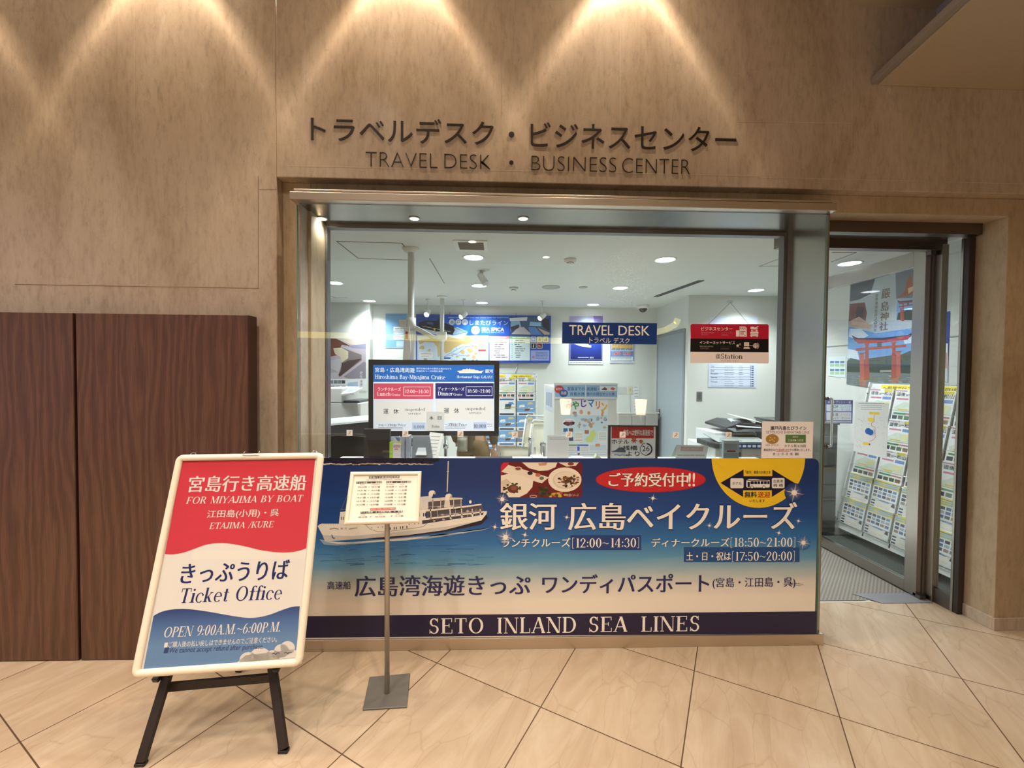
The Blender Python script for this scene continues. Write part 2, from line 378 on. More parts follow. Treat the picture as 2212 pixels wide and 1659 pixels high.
ROM = {
 'A': (_D(.06, 0, .37, 1, .06)+_D(.60, 0, .33, 1, .15)+_R(.18, .3, .58, .3+H_)+_SF(.09, 0)+_SF(.67, 0), .78),
 'B': (_S(.1)+_R(.15, .5, .36, .5+H_)+_R(.15, 1-H_, .34, 1)+_R(.15, 0, .36, H_)+_A(.34, .77, .25, .23, -90, 90)+_A(.36, .27, .29, .27, -90, 90), .72),
 'C': (_A(.45, .5, .39, .52, 42, 318)+_R(.72, .68, .76, 1)+_R(.72, 0, .76, .2), .82),
 'D': (_S(.1)+_R(.15, 1-H_, .4, 1)+_R(.15, 0, .4, H_)+_A(.38, .5, .4, .5, -90, 90), .84),
 'E': (_S(.1)+_R(.1, 0, .64, H_)+_R(.1, 1-H_, .62, 1)+_R(.2, .5, .48, .5+H_)+_R(.6, 0, .64, .26)+_R(.58, .76, .62, 1)+_R(.44, .4, .48, .64), .7),
 'F': (_S(.1)+_R(.1, 1-H_, .6, 1)+_R(.2, .48, .46, .48+H_)+_R(.56, .74, .6, 1)+_R(.42, .38, .46, .62), .66),
 'G': (_A(.45, .5, .39, .52, 42, 318)+_R(.72, .68, .76, 1)+_R(.66, .04, .66+T_, .42)+_SF(.72, .40), .86),
 'H': (_S(.1)+_S(.6)+_R(.2, .5, .62, .5+H_), .84), 'I': (_S(.1), .33),
 'J': (_S(.22, .2, 1, 0, 1)+_A(.17, .2, .175, .22, 180, 360), .46),
 'K': (_S(.1)+_D(.2, .4, .6, 1, .05)+_D(.56, 0, .3, .56, .15)+_SF(.66, 0)+_SF(.62, 1-H_), .78),
 'L': (_S(.1)+_R(.1, 0, .6, H_)+_R(.56, 0, .6, .3), .64),
 'M': (_R(.13, 0, .17, 1)+_SF(.15, 0)+_D(.44, 0, .1, 1, .15)+_D(.46, 0, .76, 1, .05)+_S(.76)+_R(.03, 1-H_, .2, 1), 1.0),
 'N': (_R(.13, 0, .17, 1)+_SF(.15, 0)+_D(.62, 0, .08, 1, .15)+_R(.72, 0, .76, 1)+_SF(.74, 1-H_)+_R(.02, 1-H_, .18, 1), .86),
 'O': (_A(.45, .5, .39, .52, 0, 360, n=26), .9),
 'P': (_S(.1)+_R(.15, .46, .34, .46+H_)+_R(.15, 1-H_, .34, 1)+_A(.34, .73, .28, .27, -90, 90), .67),
 'R': (_S(.1)+_R(.15, .48, .34, .48+H_)+_R(.15, 1-H_, .34, 1)+_A(.34, .74, .27, .26, -90, 90)+_D(.56, 0, .32, .5, .14)+_SF(.66, 0), .76),
 'S': (_A(.32, .745, .23, .275, 25, 270, .11, .07)+_A(.32, .265, .25, .285, -155, 90, .11, .07)+_R(.49, .74, .53, 1)+_R(.08, 0, .12, .28), .64),
 'T': (_S(.29, 0, 1, 1, 0)+_R(.04, 1-H_, .67, 1)+_R(.04, .74, .08, 1)+_R(.63, .74, .67, 1), .71),
 'U': (_S(.1, .3, 1, 0, 1)+_A(.4, .32, .3, .34, 180, 360)+_R(.66, .3, .7, 1)+_SF(.68, 1-H_), .82),
 'V': (_D(.34, 0, .06, 1, .15)+_D(.38, 0, .66, 1, .05)+_SF(.13, 1-H_)+_SF(.68, 1-H_), .78),
 'X': (_D(.54, 0, .08, 1, .15)+_D(.06, 0, .6, 1, .05)+_SF(.1, 0)+_SF(.62, 0)+_SF(.15, 1-H_)+_SF(.63, 1-H_), .76),
 'Y': (_S(.3, 0, .46, 1, 0)+_D(.3, .44, .05, 1, .14)+_D(.38, .44, .64, 1, .05)+_SF(.12, 1-H_)+_SF(.66, 1-H_), .76),
 '0': (_A(.3, .5, .26, .52, 0, 360, n=22), .62), '1': (_S(.24, 0, 1, 1, 2), .5),
 '2': (_A(.3, .72, .24, .3, -10, 190, .12, .05)+_D(.06, .02, .42, .68, .1)+_R(.05, 0, .54, .09), .6),
 '3': (_A(.28, .76, .22, .26, -90, 170, .12, .05)+_A(.28, .27, .26, .29, -170, 90, .12, .05), .6),
 '4': (_S(.34, 0, 1, 1, 0)+_R(.03, .26, .56, .3)+_D(.03, .28, .36, 1, .05), .62),
 '5': (_A(.28, .31, .26, .33, -165, 120, .12, .05)+_R(.1, .5, .14, 1)+_R(.1, .9, .5, 1), .6),
 '6': (_A(.3, .3, .26, .32, 0, 360, .12, .04)+_A(.46, .42, .42, .6, 100, 185, .12, .04), .62),
 '7': (_R(.05, .91, .55, 1)+_D(.16, 0, .5, .92, .1), .58), '8': (_A(.3, .76, .22, .26, 0, 360, .11, .04)+_A(.3, .27, .26, .29, 0, 360, .12, .04), .62),
 '9': (_A(.3, .7, .26, .32, 0, 360, .12, .04)+_A(.14, .58, .42, .6, -80, 5, .12, .04), .62),
 'a': (_R(.34, 0, .46, .45)+_A(.26, .43, .2, .24, 0, 160, .1, .05)+_A(.24, .18, .2, .2, 60, 360, .1, .04)+_R(.42, 0, .54, H_), .56),
 'b': (_S(.1, 0, 1, 0, 2)+_A(.33, .32, .26, .34, 0, 360, .11, .04), .64), 'c': (_A(.31, .32, .26, .35, 45, 320, .11, .04)+_dot(.48, .5, .06), .56),
 'd': (_S(.42, 0, 1, 0, 2)+_R(.42, 0, .62, H_)+_A(.31, .32, .26, .34, 0, 360, .11, .04), .66),
 'e': (_A(.31, .32, .26, .35, 5, 318, .11, .04)+_R(.1, .34, .55, .38), .6), 'f': (_S(.16, 0, .8, 1, 0)+_A(.34, .8, .18, .22, 30, 180, .11, .05)+_R(.05, .6, .42, .64), .42),
 'h': (_S(.08, 0, 1, 1, 2)+_S(.44, 0, .42, 1, 0)+_A(.36, .44, .205, .23, 0, 150, .11, .06), .68),
 'i': (_S(.1, 0, X_, 1, 2)+_dot(.16, .88), .32), 'j': (_S(.14, -.1, X_, 0, 2)+_A(.1, -.1, .16, .16, 180, 360, .1, .05)+_dot(.2, .88), .34),
 'k': (_S(.08, 0, 1, 1, 2)+_D(.18, .26, .44, .64, .05)+_D(.42, 0, .22, .38, .13)+_SF(.5, 0)+_SF(.48, .62), .64),
 'l': (_S(.1, 0, 1, 1, 2), .33),
 'm': (_S(.08, 0, X_, 1, 2)+_S(.42, 0, .42, 1, 0)+_A(.34, .44, .205, .23, 0, 150, .11, .06)+_S(.76, 0, .42, 1, 0)+_A(.68, .44, .205, .23, 0, 150, .11, .06), 1.0),
 'n': (_S(.08, 0, X_, 1, 2)+_S(.44, 0, .42, 1, 0)+_A(.36, .44, .205, .23, 0, 150, .11, .06), .68),
 'o': (_A(.32, .32, .27, .35, 0, 360, .11, .04, 20), .64), 'p': (_S(.1, -.3, X_, 1, 2)+_A(.35, .32, .26, .34, 0, 360, .11, .04), .66),
 'r': (_S(.08, 0, X_, 1, 2)+_A(.3, .42, .2, .22, 60, 160, .1, .06)+_dot(.4, .56, .065), .48),
 's': (_A(.24, .48, .17, .19, 25, 270, .08, .05)+_A(.24, .18, .19, .2, -155, 90, .08, .05), .46), 't': (_S(.14, .1, .86, 0, 0)+_A(.28, .12, .14, .14, 180, 330, .11, .05)+_R(.04, .6, .4, .64), .42),
 'u': (_S(.08, .2, X_, 0, 2)+_A(.28, .22, .2, .24, 180, 360, .11, .06)+_S(.44, 0, X_, 0, 2)+_R(.44, 0, .64, H_), .68),
 'v': (_D(.24, 0, .04, X_, .13)+_D(.28, 0, .46, X_, .05)+_SF(.1, X_-H_)+_SF(.48, X_-H_), .58),
 'y': (_D(.24, 0, .04, X_, .13)+_D(.14, -.28, .46, X_, .05)+_SF(.1, X_-H_)+_SF(.48, X_-H_)+_dot(.12, -.24, .06), .58),
 ':': (_dot(.14, .14)+_dot(.14, .56), .28), '.': (_dot(.12, .07), .26), ',': (_dot(.12, .07)+_D(.06, -.16, .14, .06, .05), .26), '/': (_D(.02, -.1, .36, 1.05, .06), .42),
 '[': (_R(.1, -.1, .14, 1.08)+_R(.1, -.1, .28, -.06)+_R(.1, 1.04, .28, 1.08), .32), ']': (_R(.18, -.1, .22, 1.08)+_R(.04, -.1, .22, -.06)+_R(.04, 1.04, .22, 1.08), .32),
 '~': ([[(.04+.1*i, .42+.07*math.sin(i*1.05)), (.14+.1*i, .42+.07*math.sin((i+1)*1.05)), (.14+.1*i, .49+.07*math.sin((i+1)*1.05)), (.04+.1*i, .49+.07*math.sin(i*1.05))] for i in range(6)], .7),
 '-': (_R(.04, .3, .36, .36), .4), ' ': ([], .42),
}
def roman(s, shear=0.0, sp=0.0):
    v, f, x = [], [], 0
    for ch in s:
        ps, adv = ROM.get(ch, ROM[' '])
        for p in ps:
            n = len(v); v += [(x+a+shear*b, b) for a, b in p]; f.append([n+i for i in range(len(p))])
        x += adv+sp
    x0 = min(p[0] for p in v); x1 = max(p[0] for p in v); y0 = min(p[1] for p in v); y1 = max(p[1] for p in v)
    return [(p[0]-x0, p[1]-y0) for p in v], f, x1-x0, y1-y0

class Art:
    """flat print: shapes measured on the photograph, carried onto the plane of the real sheet"""
    EPS = .00035
    def __init__(s, M):
        s.M = M; s.I = M.inverted(); s.o = M.to_translation(); s.n = (M.to_3x3() @ Vector((0, 1, 0))).normalized()
        s.b = MB()
    def p(s, px, py):
        d = ray(px, py); t = (s.o-EYEP).dot(s.n)/d.dot(s.n); q = s.I @ (EYEP+d*t); return q.x, q.z
    def loc(s, pts, col, L=1):
        m = col if isinstance(col, bpy.types.Material) else mat(col, s.rough)
        n = s.b.mat(m).add([(a, -L*s.EPS, b) for a, b in pts])
        s.b.face([n+i for i in range(len(pts))]); return s
    rough = .45
    def poly(s, pts, col, L=1): return s.loc([s.p(*q) for q in pts], col, L)
    def rect(s, x0, y0, x1, y1, col, L=1): return s.poly([(x0, y1), (x1, y1), (x1, y0), (x0, y0)], col, L)
    def rrect(s, x0, y0, x1, y1, r, col, L=1, n=4):
        q = []
        for cx, cy, a in ((x1-r, y0+r, -90), (x1-r, y1-r, 0), (x0+r, y1-r, 90), (x0+r, y0+r, 180)):
            q += [(cx+r*math.cos(R_(a+90*i/n)), cy+r*math.sin(R_(a+90*i/n))) for i in range(n+1)]
        return s.poly(q[::-1], col, L)
    def ell(s, cx, cy, rx, ry, col, L=1, n=28, a0=0, a1=360):
        return s.poly([(cx+rx*math.cos(R_(a0+(a1-a0)*i/n)), cy-ry*math.sin(R_(a0+(a1-a0)*i/n))) for i in range(n+(a1-a0 < 360))], col, L)
    def ring(s, cx, cy, rx, ry, wd, col, L=1, a0=0, a1=360, n=28):
        for i in range(n):
            t = [R_(a0+(a1-a0)*k/n) for k in (i, i+1)]
            s.poly([(cx+(rx-wd)*math.cos(t[0]), cy-(ry-wd)*math.sin(t[0])), (cx+rx*math.cos(t[0]), cy-ry*math.sin(t[0])), (cx+rx*math.cos(t[1]), cy-ry*math.sin(t[1])), (cx+(rx-wd)*math.cos(t[1]), cy-(ry-wd)*math.sin(t[1]))], col, L)
        return s
    def line(s, pts, wd, col, L=1):
        for (x0, y0), (x1, y1) in zip(pts, pts[1:]):
            dx, dy = x1-x0, y1-y0; l = math.hypot(dx, dy) or 1; nx, ny = -dy/l*wd/2, dx/l*wd/2
            s.poly([(x0+nx, y0+ny), (x1+nx, y1+ny), (x1-nx, y1-ny), (x0-nx, y0-ny)], col, L)
        return s
    def frame(s, x0, y0, x1, y1, wd, col, L=1):
        return s.line([(x0, y0), (x1, y0)], wd, col, L).line([(x1, y0), (x1, y1)], wd, col, L).line([(x1, y1), (x0, y1)], wd, col, L).line([(x0, y1), (x0, y0)], wd, col, L)
    def box(s, x0, y0, x1, y1, tilt=0):
        xm, ym = (x0+x1)/2, (y0+y1)/2
        a0, _ = s.p(x0, ym+tilt/-2); a1, _ = s.p(x1, ym+tilt/2); _, b0 = s.p(xm, y1); _, b1 = s.p(xm, y0)
        l = s.p(x0, ym-tilt/2)[1]; r = s.p(x1, ym+tilt/2)[1]
        return a0, b0, a1, b1, (r-l)
    def put(s, g, bx, col, L, jit=0):
        v, f, w_, h_ = g; a0, b0, a1, b1, sl = bx
        m = col if isinstance(col, bpy.types.Material) else mat(col, s.rough)
        s.b.mat(m); n = s.b.add([(a0+(a1-a0)*x/w_, -L*s.EPS, b0+(b1-b0)*y/h_+sl*(x/w_-.5)) for x, y in v])
        for k, q in enumerate(f):
            s.b.face([n+i for i in q])
            if jit:                                # overlapping strokes lie a hair apart
                for i in q: a_, d_, c_ = s.b.v[n+i]; s.b.v[n+i] = (a_, d_-(k % 9)*jit*s.EPS, c_)
    def text(s, t, x0, y0, x1, y1, col, L=2, style='sans', bold=0.0, tilt=None, edge=None, shear=0.0, ew=.05):
        """string filling the box x0..x1, y0..y1 of the photograph; tilt = how far its right end sits lower, in pixels"""
        if tilt is None: bx = list(s.box(x0, y0, x1, y1)); bx[4] = 0
        else: bx = s.box(x0, y0, x1, y1, tilt)
        if style == 'roman': s.put(roman(t, shear, bold), bx, col, L, .1); return s
        off = min(bold, 0); bd = max(bold, 0)
        g = glyphs(t, off, shear); ka = (bx[2]-bx[0])/g[2]; kb = (bx[3]-bx[1])/g[3]
        def stamp(shifts, c_, L_, step):        # heavier strokes: the same outline stamped with tiny shifts
            mx_ = max(abs(q[0]) for q in shifts)*ka if edge is None else 0
            for i, (dx, dy) in enumerate(shifts): s.put(g, (bx[0]+mx_+dx*ka, bx[1]+dy*kb, bx[2]-mx_+dx*ka, bx[3]+dy*kb, bx[4]), c_, L_+i*step)
        if edge is not None: stamp([((bd+ew)*math.cos(k*.7854), (bd+ew)*math.sin(k*.7854)) for k in range(8)], edge, L-1.6, .12)
        if style == 'mincho':
            h = .013+bd*.7; stamp([(h*k, 0) for k in (-1, -.5, 0, .5, 1)], col, L, .12)
        elif bd: stamp([(-bd*.8, -bd*.6), (bd*.8, -bd*.6), (-bd*.8, bd*.6), (bd*.8, bd*.6)] if bd > .008 else [(-bd, 0), (bd, 0)], col, L, .15)
        else: s.put(g, bx, col, L)
        return s
    def lines(s, x0, y0, x1, rows, step, wd, col, L=2, seed=1):
        """rows of print too small to read: broken dashes"""
        r = random.Random(seed)
        for k in range(rows):
            y = y0+k*step; x = x0
            while x < x1-wd:
                e = min(x1, x+r.uniform(3, 9)*wd); s.rect(x, y, e, y+wd, col, L); x = e+r.uniform(.4, 1.2)*wd
        return s
    def sheet(s, x0, y0, x1, y1, col, th=.003):
        """the sheet or board itself, with thickness behind the print"""
        xm, ym = (x0+x1)/2, (y0+y1)/2
        a0 = s.p(x0, ym)[0]; a1 = s.p(x1, ym)[0]; b0 = s.p(xm, y1)[1]; b1 = s.p(xm, y0)[1]
        s.b.mat(col if isinstance(col, bpy.types.Material) else mat(col, s.rough)).box((a0, 0, b0), (a1, th, b1)); return s
    def done(s, name, parent=None):
        me = bpy.data.meshes.new(name); o = bpy.data.objects.new(name, me); C.objects.link(o)
        if parent is None: o.matrix_world = s.M; WM[o.name] = s.M.copy(); v = s.b.v
        else:
            o.parent = parent; T = WM[parent.name].inverted() @ s.M; v = [tuple(T @ Vector(q)) for q in s.b.v]; WM[o.name] = WM[parent.name].copy()
        me.from_pydata(v, [], s.b.f)
        for m in s.b.mats: me.materials.append(m)
        me.polygons.foreach_set('material_index', s.b.m); me.update()
        return o
def facing(px, py, Y): return Matrix.Translation(at(px, py, Y))          # sheet parallel to the shop front
def side_right(px, py, X):                                               # sheet on a wall that faces left
    q = atx(px, py, X); return Matrix(((0, 1, 0, q.x), (-1, 0, 0, q.y), (0, 0, 1, q.z), (0, 0, 0, 1)))
def tilted(TL, TR, BL):
    """sheet through three real corner points: local x along the top edge, local z up the sheet, local -y towards the viewer"""
    u = (TR-TL).normalized(); v = (TL-BL); v = (v-u*v.dot(u)).normalized(); n = v.cross(u)
    if n.dot(BL-EYEP) < 0: n = -n
    return Matrix(((u.x, n.x, v.x, TL.x), (u.y, n.y, v.y, TL.y), (u.z, n.z, v.z, TL.z), (0, 0, 0, 1)))
# ================================================================ THE SETTING
FLX, FLY = -.51, -.16
WY, RY, GY, PY = WALL_Y, 2.385, 2.272, 2.58      # hall wall, recess face, shop glass, inner window frame
XL, XR = -1.06, 1.83                             # jambs of the shop window
DOORX = 3.017                                    # marble reveal of the doorway
BY, CY, MY, SX, RX = 6.25, 6.1, 5.2, 2.40, 3.70  # office: back wall, column, nearer wall, side wall with door, right wall
b = MB().mat(floor_mat()); b.box((-7, -5, -.1), (8, 2.70, 0)); struct('floor_hall', b)
CARPET = mat((188, 186, 178), .95, 0, .1, .5, 300, 0, .25)  # unseen carpet kept pale to bounce light up to the office ceiling
def mat_ribs():
    m, nt, N, K, b_ = nodes('ribbed_entrance_mat')
    tc = N('TexCoord'); n = N('TexChecker'); n.inputs['Scale'].default_value = 70
    n.inputs[1].default_value = L3((112, 108, 100)); n.inputs[2].default_value = L3((146, 141, 131)); K(tc.outputs['Object'], n.inputs[0])
    K(n.outputs[0], b_.inputs['Base Color']); b_.inputs['Roughness'].default_value = .9
    bp = N('Bump'); bp.inputs['Strength'].default_value = .4; bp.inputs['Distance'].default_value = .003; K(n.outputs[1], bp.inputs['Height']); K(bp.outputs[0], b_.inputs['Normal'])
    return m
b = MB().mat(CARPET); b.box((-4, 2.70, -.1), (RX+.1, BY+.1, -.004)); struct('floor_office', b)
b = MB().mat(mat_ribs()).prism([(1.6, 2.722, -.003), (2.50, 2.722, -.003), (2.95, 2.80, -.003), (3.0, 2.80, -.003), (3.0, 3.75, -.003), (1.6, 3.75, -.003)], (0, 0, .003))
b.mat(mat((74, 76, 72), .95)).box((2.4, 3.75, -.003), (RX, MY, .0)).box((3.0, 2.72, -.003), (RX, 3.75, .0)); struct('floor_entrance_mat', b)
# hall wall with its opening
b = MB().mat(MARBLE)
b.box((-7, WY, 0), (-1.22, 2.63, HALL_Z)).box((-1.22, WY, 2.593), (8, 2.63, HALL_Z)); struct('wall_front', b, .004)
b = MB().mat(MARBLE_SIDE)
b.box((-1.22, RY, 0), (XL-.004, 2.63, 2.593)).box((XL-.004, RY, 2.49), (DOORX, 2.54, 2.593)).box((DOORX, RY, 0), (8, 2.63, 2.593)); struct('wall_recess', b, .003)
b = MB().mat(MARBLE); b.box((DOORX-.012, RY, 0), (DOORX, 2.547, .075)).box((DOORX-.012, RY-.012, 0), (8, RY, .075)); struct('baseboard_right', b, .002)
# hairline joints of the marble cladding
JD, JLT = mat((140, 112, 84), .6), mat((206, 186, 160), .5)
a = Art(facing(500, 300, WY-.0004)); a.rough = .6
a.line([(32, 614.2), (298, 618.8)], 1.6, JD).line([(298, 618.8), (560, 622.9)], 1.3, JD).line([(298, 520), (298, 672)], .9, JLT).line([(558, 380), (558, 622)], 1.0, JD).line([(560, 409), (598, 410)], 1.2, JD)
for x, y0, y1 in ((290, 0, 330), (820, 0, 240), (1082, 0, 250), (1340, 60, 268), (1592, 0, 262), (1840, 0, 330)): a.line([(x, y0), (x, y1)], .9, JLT)
a.line([(1592, 262), (1840, 266)], 1, JLT).line([(620, 358), (1640, 380)], .8, JLT).line([(1640, 383), (2212, 397)], .8, JLT).line([(2075, 290), (2075, 400)], .8, JLT)
tag(a.done('trim_1'), None, None, None, 'structure')
# hall ceiling and the dropped soffits on the right
SOF = mat((186, 174, 152), .85, 0, .2, .25, 160, 0, .05); SOFE = mat((150, 144, 136), .7)
b = MB().mat(SOF).box((-7, -5, HALL_Z), (8, 2.63, HALL_Z+.1)); struct('ceiling_hall', b)
b = MB().mat(SOF).prism([(1.965, WY, 3.62), (8, WY, 3.62), (8, -3, 3.62), (1.17, -3, 3.62)], (0, 0, .39)); struct('ceiling_upper_soffit', b)
b = MB().mat(mat((176, 176, 186), .8)).prism([(2.465, WY, 3.2), (8, WY, 3.2), (8, -3, 3.2), (1.67, -3, 3.2)], (0, 0, .42)); struct('ceiling_bulkhead', b)
b = MB().mat(SOF).prism([(2.135, WY, 3.182), (8, WY, 3.182), (8, -3, 3.182), (1.34, -3, 3.182)], (0, 0, .06))
b.mat(SOFE).prism([(2.095, WY, 3.19), (2.135, WY, 3.19), (1.34, -3, 3.19), (1.30, -3, 3.19)], (0, 0, .035)); struct('ceiling_lower_soffit', b, .004)
b = MB().mat(MARBLE_SIDE).box((4.3, -5, 0), (4.4, WY, HALL_Z)); struct('wall_light_blocker', b)  # unseen wall added to block ambient light and darken the right side
# office shell
b = MB().mat(PAINT).box((-4, PY+.04, OFF_Z), (RX+.1, BY+.1, OFF_Z+.1)); struct('ceiling_office', b)
b = MB().mat(PAINT).box((-4, BY, 0), (SX, BY+.1, OFF_Z)); struct('wall_back', b)
cx0, cx1 = -3.6, at(799, 660, CY).x
b = MB().mat(PAINT).box((cx0, CY-.0, 0), (cx1, BY, OFF_Z)); struct('wall_column', b)
b = MB().mat(PAINT).box((SX, MY+.1, 0), (SX+.1, BY+.1, OFF_Z)).box((SX, MY, 0), (RX+.1, MY+.1, OFF_Z)); struct('wall_middle', b)
b = MB().mat(PAINT).box((RX, 2.63, 0), (RX+.1, MY+.1, OFF_Z)); b.mat(mat((150, 152, 148), .7)).box((RX-.004, 2.7, 1.862), (RX, MY, 1.872)); struct('wall_right', b)
b = MB().mat(PAINT).box((-3.7, 2.63, 0), (-3.6, BY, OFF_Z)); struct('wall_left', b)
# ceiling hatches and grilles drawn by thin shadow gaps
GAP = mat((110, 110, 108), .8)
def ceil_line(b_, pts, wd=.008):
    for p, q in zip(pts, pts[1:]):
        p = atz(p[0], p[1], OFF_Z); q = atz(q[0], q[1], OFF_Z); b_.bar((p.x, p.y, OFF_Z-.001), (q.x, q.y, OFF_Z-.001), wd, .002)
b = MB().mat(GAP); ceil_line(b, [(727, 521), (868, 525), (886, 548)]); ceil_line(b, [(727, 521), (774, 558), (896, 562)]); struct('trim_2', b)
b = MB().mat(GAP); ceil_line(b, [(928, 558), (960, 612)], .006); ceil_line(b, [(715, 639), (724, 643), (751, 643)], .006); ceil_line(b, [(1640, 575), (1692, 574)], .006); ceil_line(b, [(1640, 575), (1694, 555)], .006); ceil_line(b, [(1798, 545), (1850, 545), (1795, 566)], .006); struct('trim_3', b)

# ---------------------------------------------------------------- shop window
def opane(b, a, c, face=GLASS): return b.mat(face).box(a, c)
DUST = glass_mat('shop_glass', (.965, .985, .975, 1), ((.70, 2.272, 2.06), .36), 1.0)
zt = 2.437
b = MB().mat(DUST).box((XL-.028, GY, .065), (XR-.004, GY+.011, zt))
b.mat(GEDGE).box((XR-.004, GY-.001, .065), (XR-.001, GY+.012, zt-.01)).box((XL-.030, GY-.001, .065), (XL-.027, GY+.012, zt-.01))
win = struct('window_1', b, 0, 'large clear shop window pane')
b = MB().mat(mat((112, 112, 112), .4, .7)).box((XL-.03, PY, 1.0), (XL+.006, PY+.05, zt)).box((XL+.006, PY, zt-.022), (XR-.034, PY+.05, zt)).box((XR-.034, PY, 1.0), (XR-.018, PY+.05, zt)).mat(STEEL).box((XR-.018, PY-.012, 1.0), (XR, PY+.05, zt)).box((XL-.0, PY-.01, 1.0), (XL+.003, PY, zt))
b.build('window_frame', win)
b = MB().mat(steel_mat('soffit_steel', (138, 134, 128), .22, axis=(1.5, 180, 180))).box((XL-.02, GY+.013, zt), (XR+.02, PY+.05, zt+.012)); b.build('window_soffit', win)
b = MB().mat(STEEL).box((XR, GY+.013, 0), (XR+.02, PY+.05, zt)); b.build('window_jamb', win)
b = MB().mat(STEEL_H).box((XL-.05, 2.235, zt+.004), (XR+.02, RY, zt+.045)).box((XL-.035, 2.25, zt+.052), (XR+.008, RY, zt+.066)); b.mat(BLACK).box((XL-.033, 2.256, zt+.045), (XR+.006, RY, zt+.053)); struct('trim_4', b, .007, 'brushed steel rail along the top of the shop window')
b = MB().mat(STEEL_H).box((XL-.05, 2.262, 0), (XR+.028, PY+.05, .064)); struct('trim_5', b, .002, 'brushed steel plinth under the blue banner')
for px, nm in ((695, 'left'), (895, 'middle'), (1130, 'right')):  # bright spots taken for reflections, built as lamps to brighten the counter notices
    q = atz(px, 472, zt)
    MB().mat(STEEL).lathe([(.026, -.001), (.027, -.004), (.034, -.005), (.035, 0)], (q.x, q.y, zt), 20, False).build('added_soffit_ring', win)
    MB().mat(emit((255, 244, 228), 14)).lathe([(.0001, -.002), (.026, -.002), (.026, -.001)], (q.x, q.y, zt), 20).build('added_soffit_light', win)
    light('added_soffit_beam', 'SPOT', (q.x, q.y, zt-.012), 10 if nm == 'left' else 48, (1, .96, .90), spot_size=R_(140), spot_blend=.9, shadow_soft_size=.026)
# marble return seen through the left end of the glass
b = MB().mat(MARBLE).box((XL-.028, GY+.02, 0), (XL-.02, RY, zt)); struct('trim_6', b)

# ---------------------------------------------------------------- doorway
b = MB().mat(STEEL_D).box((XR+.02, 2.50, 2.421), (3.0, 2.56, 2.492)).box((XR+.02, 2.70, 2.385), (3.0, 2.76, 2.55))
b.mat(STEEL).box((XR+.02, 2.56, 2.44), (3.0, 2.70, 2.452)); fr = struct('door_1', b, .002, 'steel door frame with a dark head')
b = MB().mat(mat((48, 40, 36), .4)).box((2.972, 2.545, 0), (3.012, 2.575, 2.421)); b.mat(STEEL).box((2.968, 2.575, 0), (2.99, 2.59, 2.421)); b.build('post', fr, .002)
b = MB().mat(STEEL).box((2.955, 2.69, 0), (3.0, 2.76, 2.421)).mat(STEEL_D).box((2.94, 2.735, 0), (2.955, 2.755, 2.4)); b.build('post', fr, .002)
b = MB().mat(STEEL_D).box((2.97, 2.575, .0), (3.0, 2.69, .10)); b.build('bottom_rail', fr, .002)
b = MB().mat(GLASS).box((2.985, 2.59, .10), (2.993, 2.69, 2.421)); b.build('side_glass', fr)
b = MB().mat(mat((128, 130, 134), .45)).prism([(2.597, 2.68, .001), (2.955, 2.68, .001), (2.955, 2.80, .001), (2.50, 2.80, .001)], (0, 0, .003)); struct('door_threshold', b)
# ================================================================ IN FRONT OF THE SHOP
WOOD = wood_mat()
def panel(px0, px1, label, first=False):
    x0 = -4.2 if first else at(px0, 900, 2.215).x; x1 = at(px1, 900, 2.215).x
    t = thing('wooden_panel', ((x0+x1)/2, 2.25, 0), label, 'wall panel', 'dark wooden panels along the marble wall')
    MB().mat(WOOD).box((x0, 2.215, .004), (x1-.004, 2.29, 1.826)).build('panel', t, .002)
    MB().mat(mat((66, 40, 32), .45)).box((x1-.004, 2.216, .004), (x1, 2.29, 1.826)).build('edge_band', t, .001)
    for bx_ in (x0+.1, x1-.16): MB().mat(STEEL_D).box((bx_, 2.29, 1.2), (bx_+.06, WY-.001, 1.3)).build('wall_bracket', t)
    return t
panel(0, 161, 'dark wooden wall panel cut off by the left edge of the photo', True)
panel(167, 538, 'dark wooden wall panel behind the red and blue easel sign')

# ---- metal lettering above the window
def letters(name, runs, label):
    """raised letters fixed to the marble, one mesh for each word"""
    M = facing(1100, 320, WY); a = Art(M); LM = mat((44, 34, 30), .45, .2)
    t = thing(name, M.to_translation(), label, 'lettering')
    for s, x0, y0, x1, y1, bold in runs:
        b = MB().mat(LM); bx = a.box(x0, y0, x1, y1); v, f, w_, h_ = glyphs(s, bold, 0, 5)
        W = lambda d: [M @ Vector((bx[0]+(bx[2]-bx[0])*x/w_, d, bx[1]+(bx[3]-bx[1])*y/h_)) for x, y in v]
        k = b.add(W(-.004)); b2 = b.add(W(0)); ed = {(i, j) for q in f for i, j in zip(q, q[1:]+q[:1])}
        for q in f: b.face([k+i for i in q])
        for i, j in ed:
            if (j, i) not in ed: b.face([k+j, k+i, b2+i, b2+j])
        b.build('word' if len(s) > 1 else 'dot', t)
letters('japanese_lettering', [('トラベルデスク', 672, 256, 1066, 309, .0), ('・', 1099, 285, 1111, 297, .0), ('ビジネスセンター', 1146, 270, 1590, 323.5, .0)], 'large dark Japanese letters on the marble above the shop window')
letters('english_lettering', [('TRAVEL', 790, 330.4, 945, 361.6, -.028), ('DESK', 960, 334, 1059, 364.6, -.028), ('•', 1100, 347, 1109, 356, 0), ('BUSINESS', 1148, 339, 1331, 370, -.028), ('CENTER', 1344, 343.6, 1490, 375, -.028)], 'smaller dark English letters under the Japanese letters on the wall')

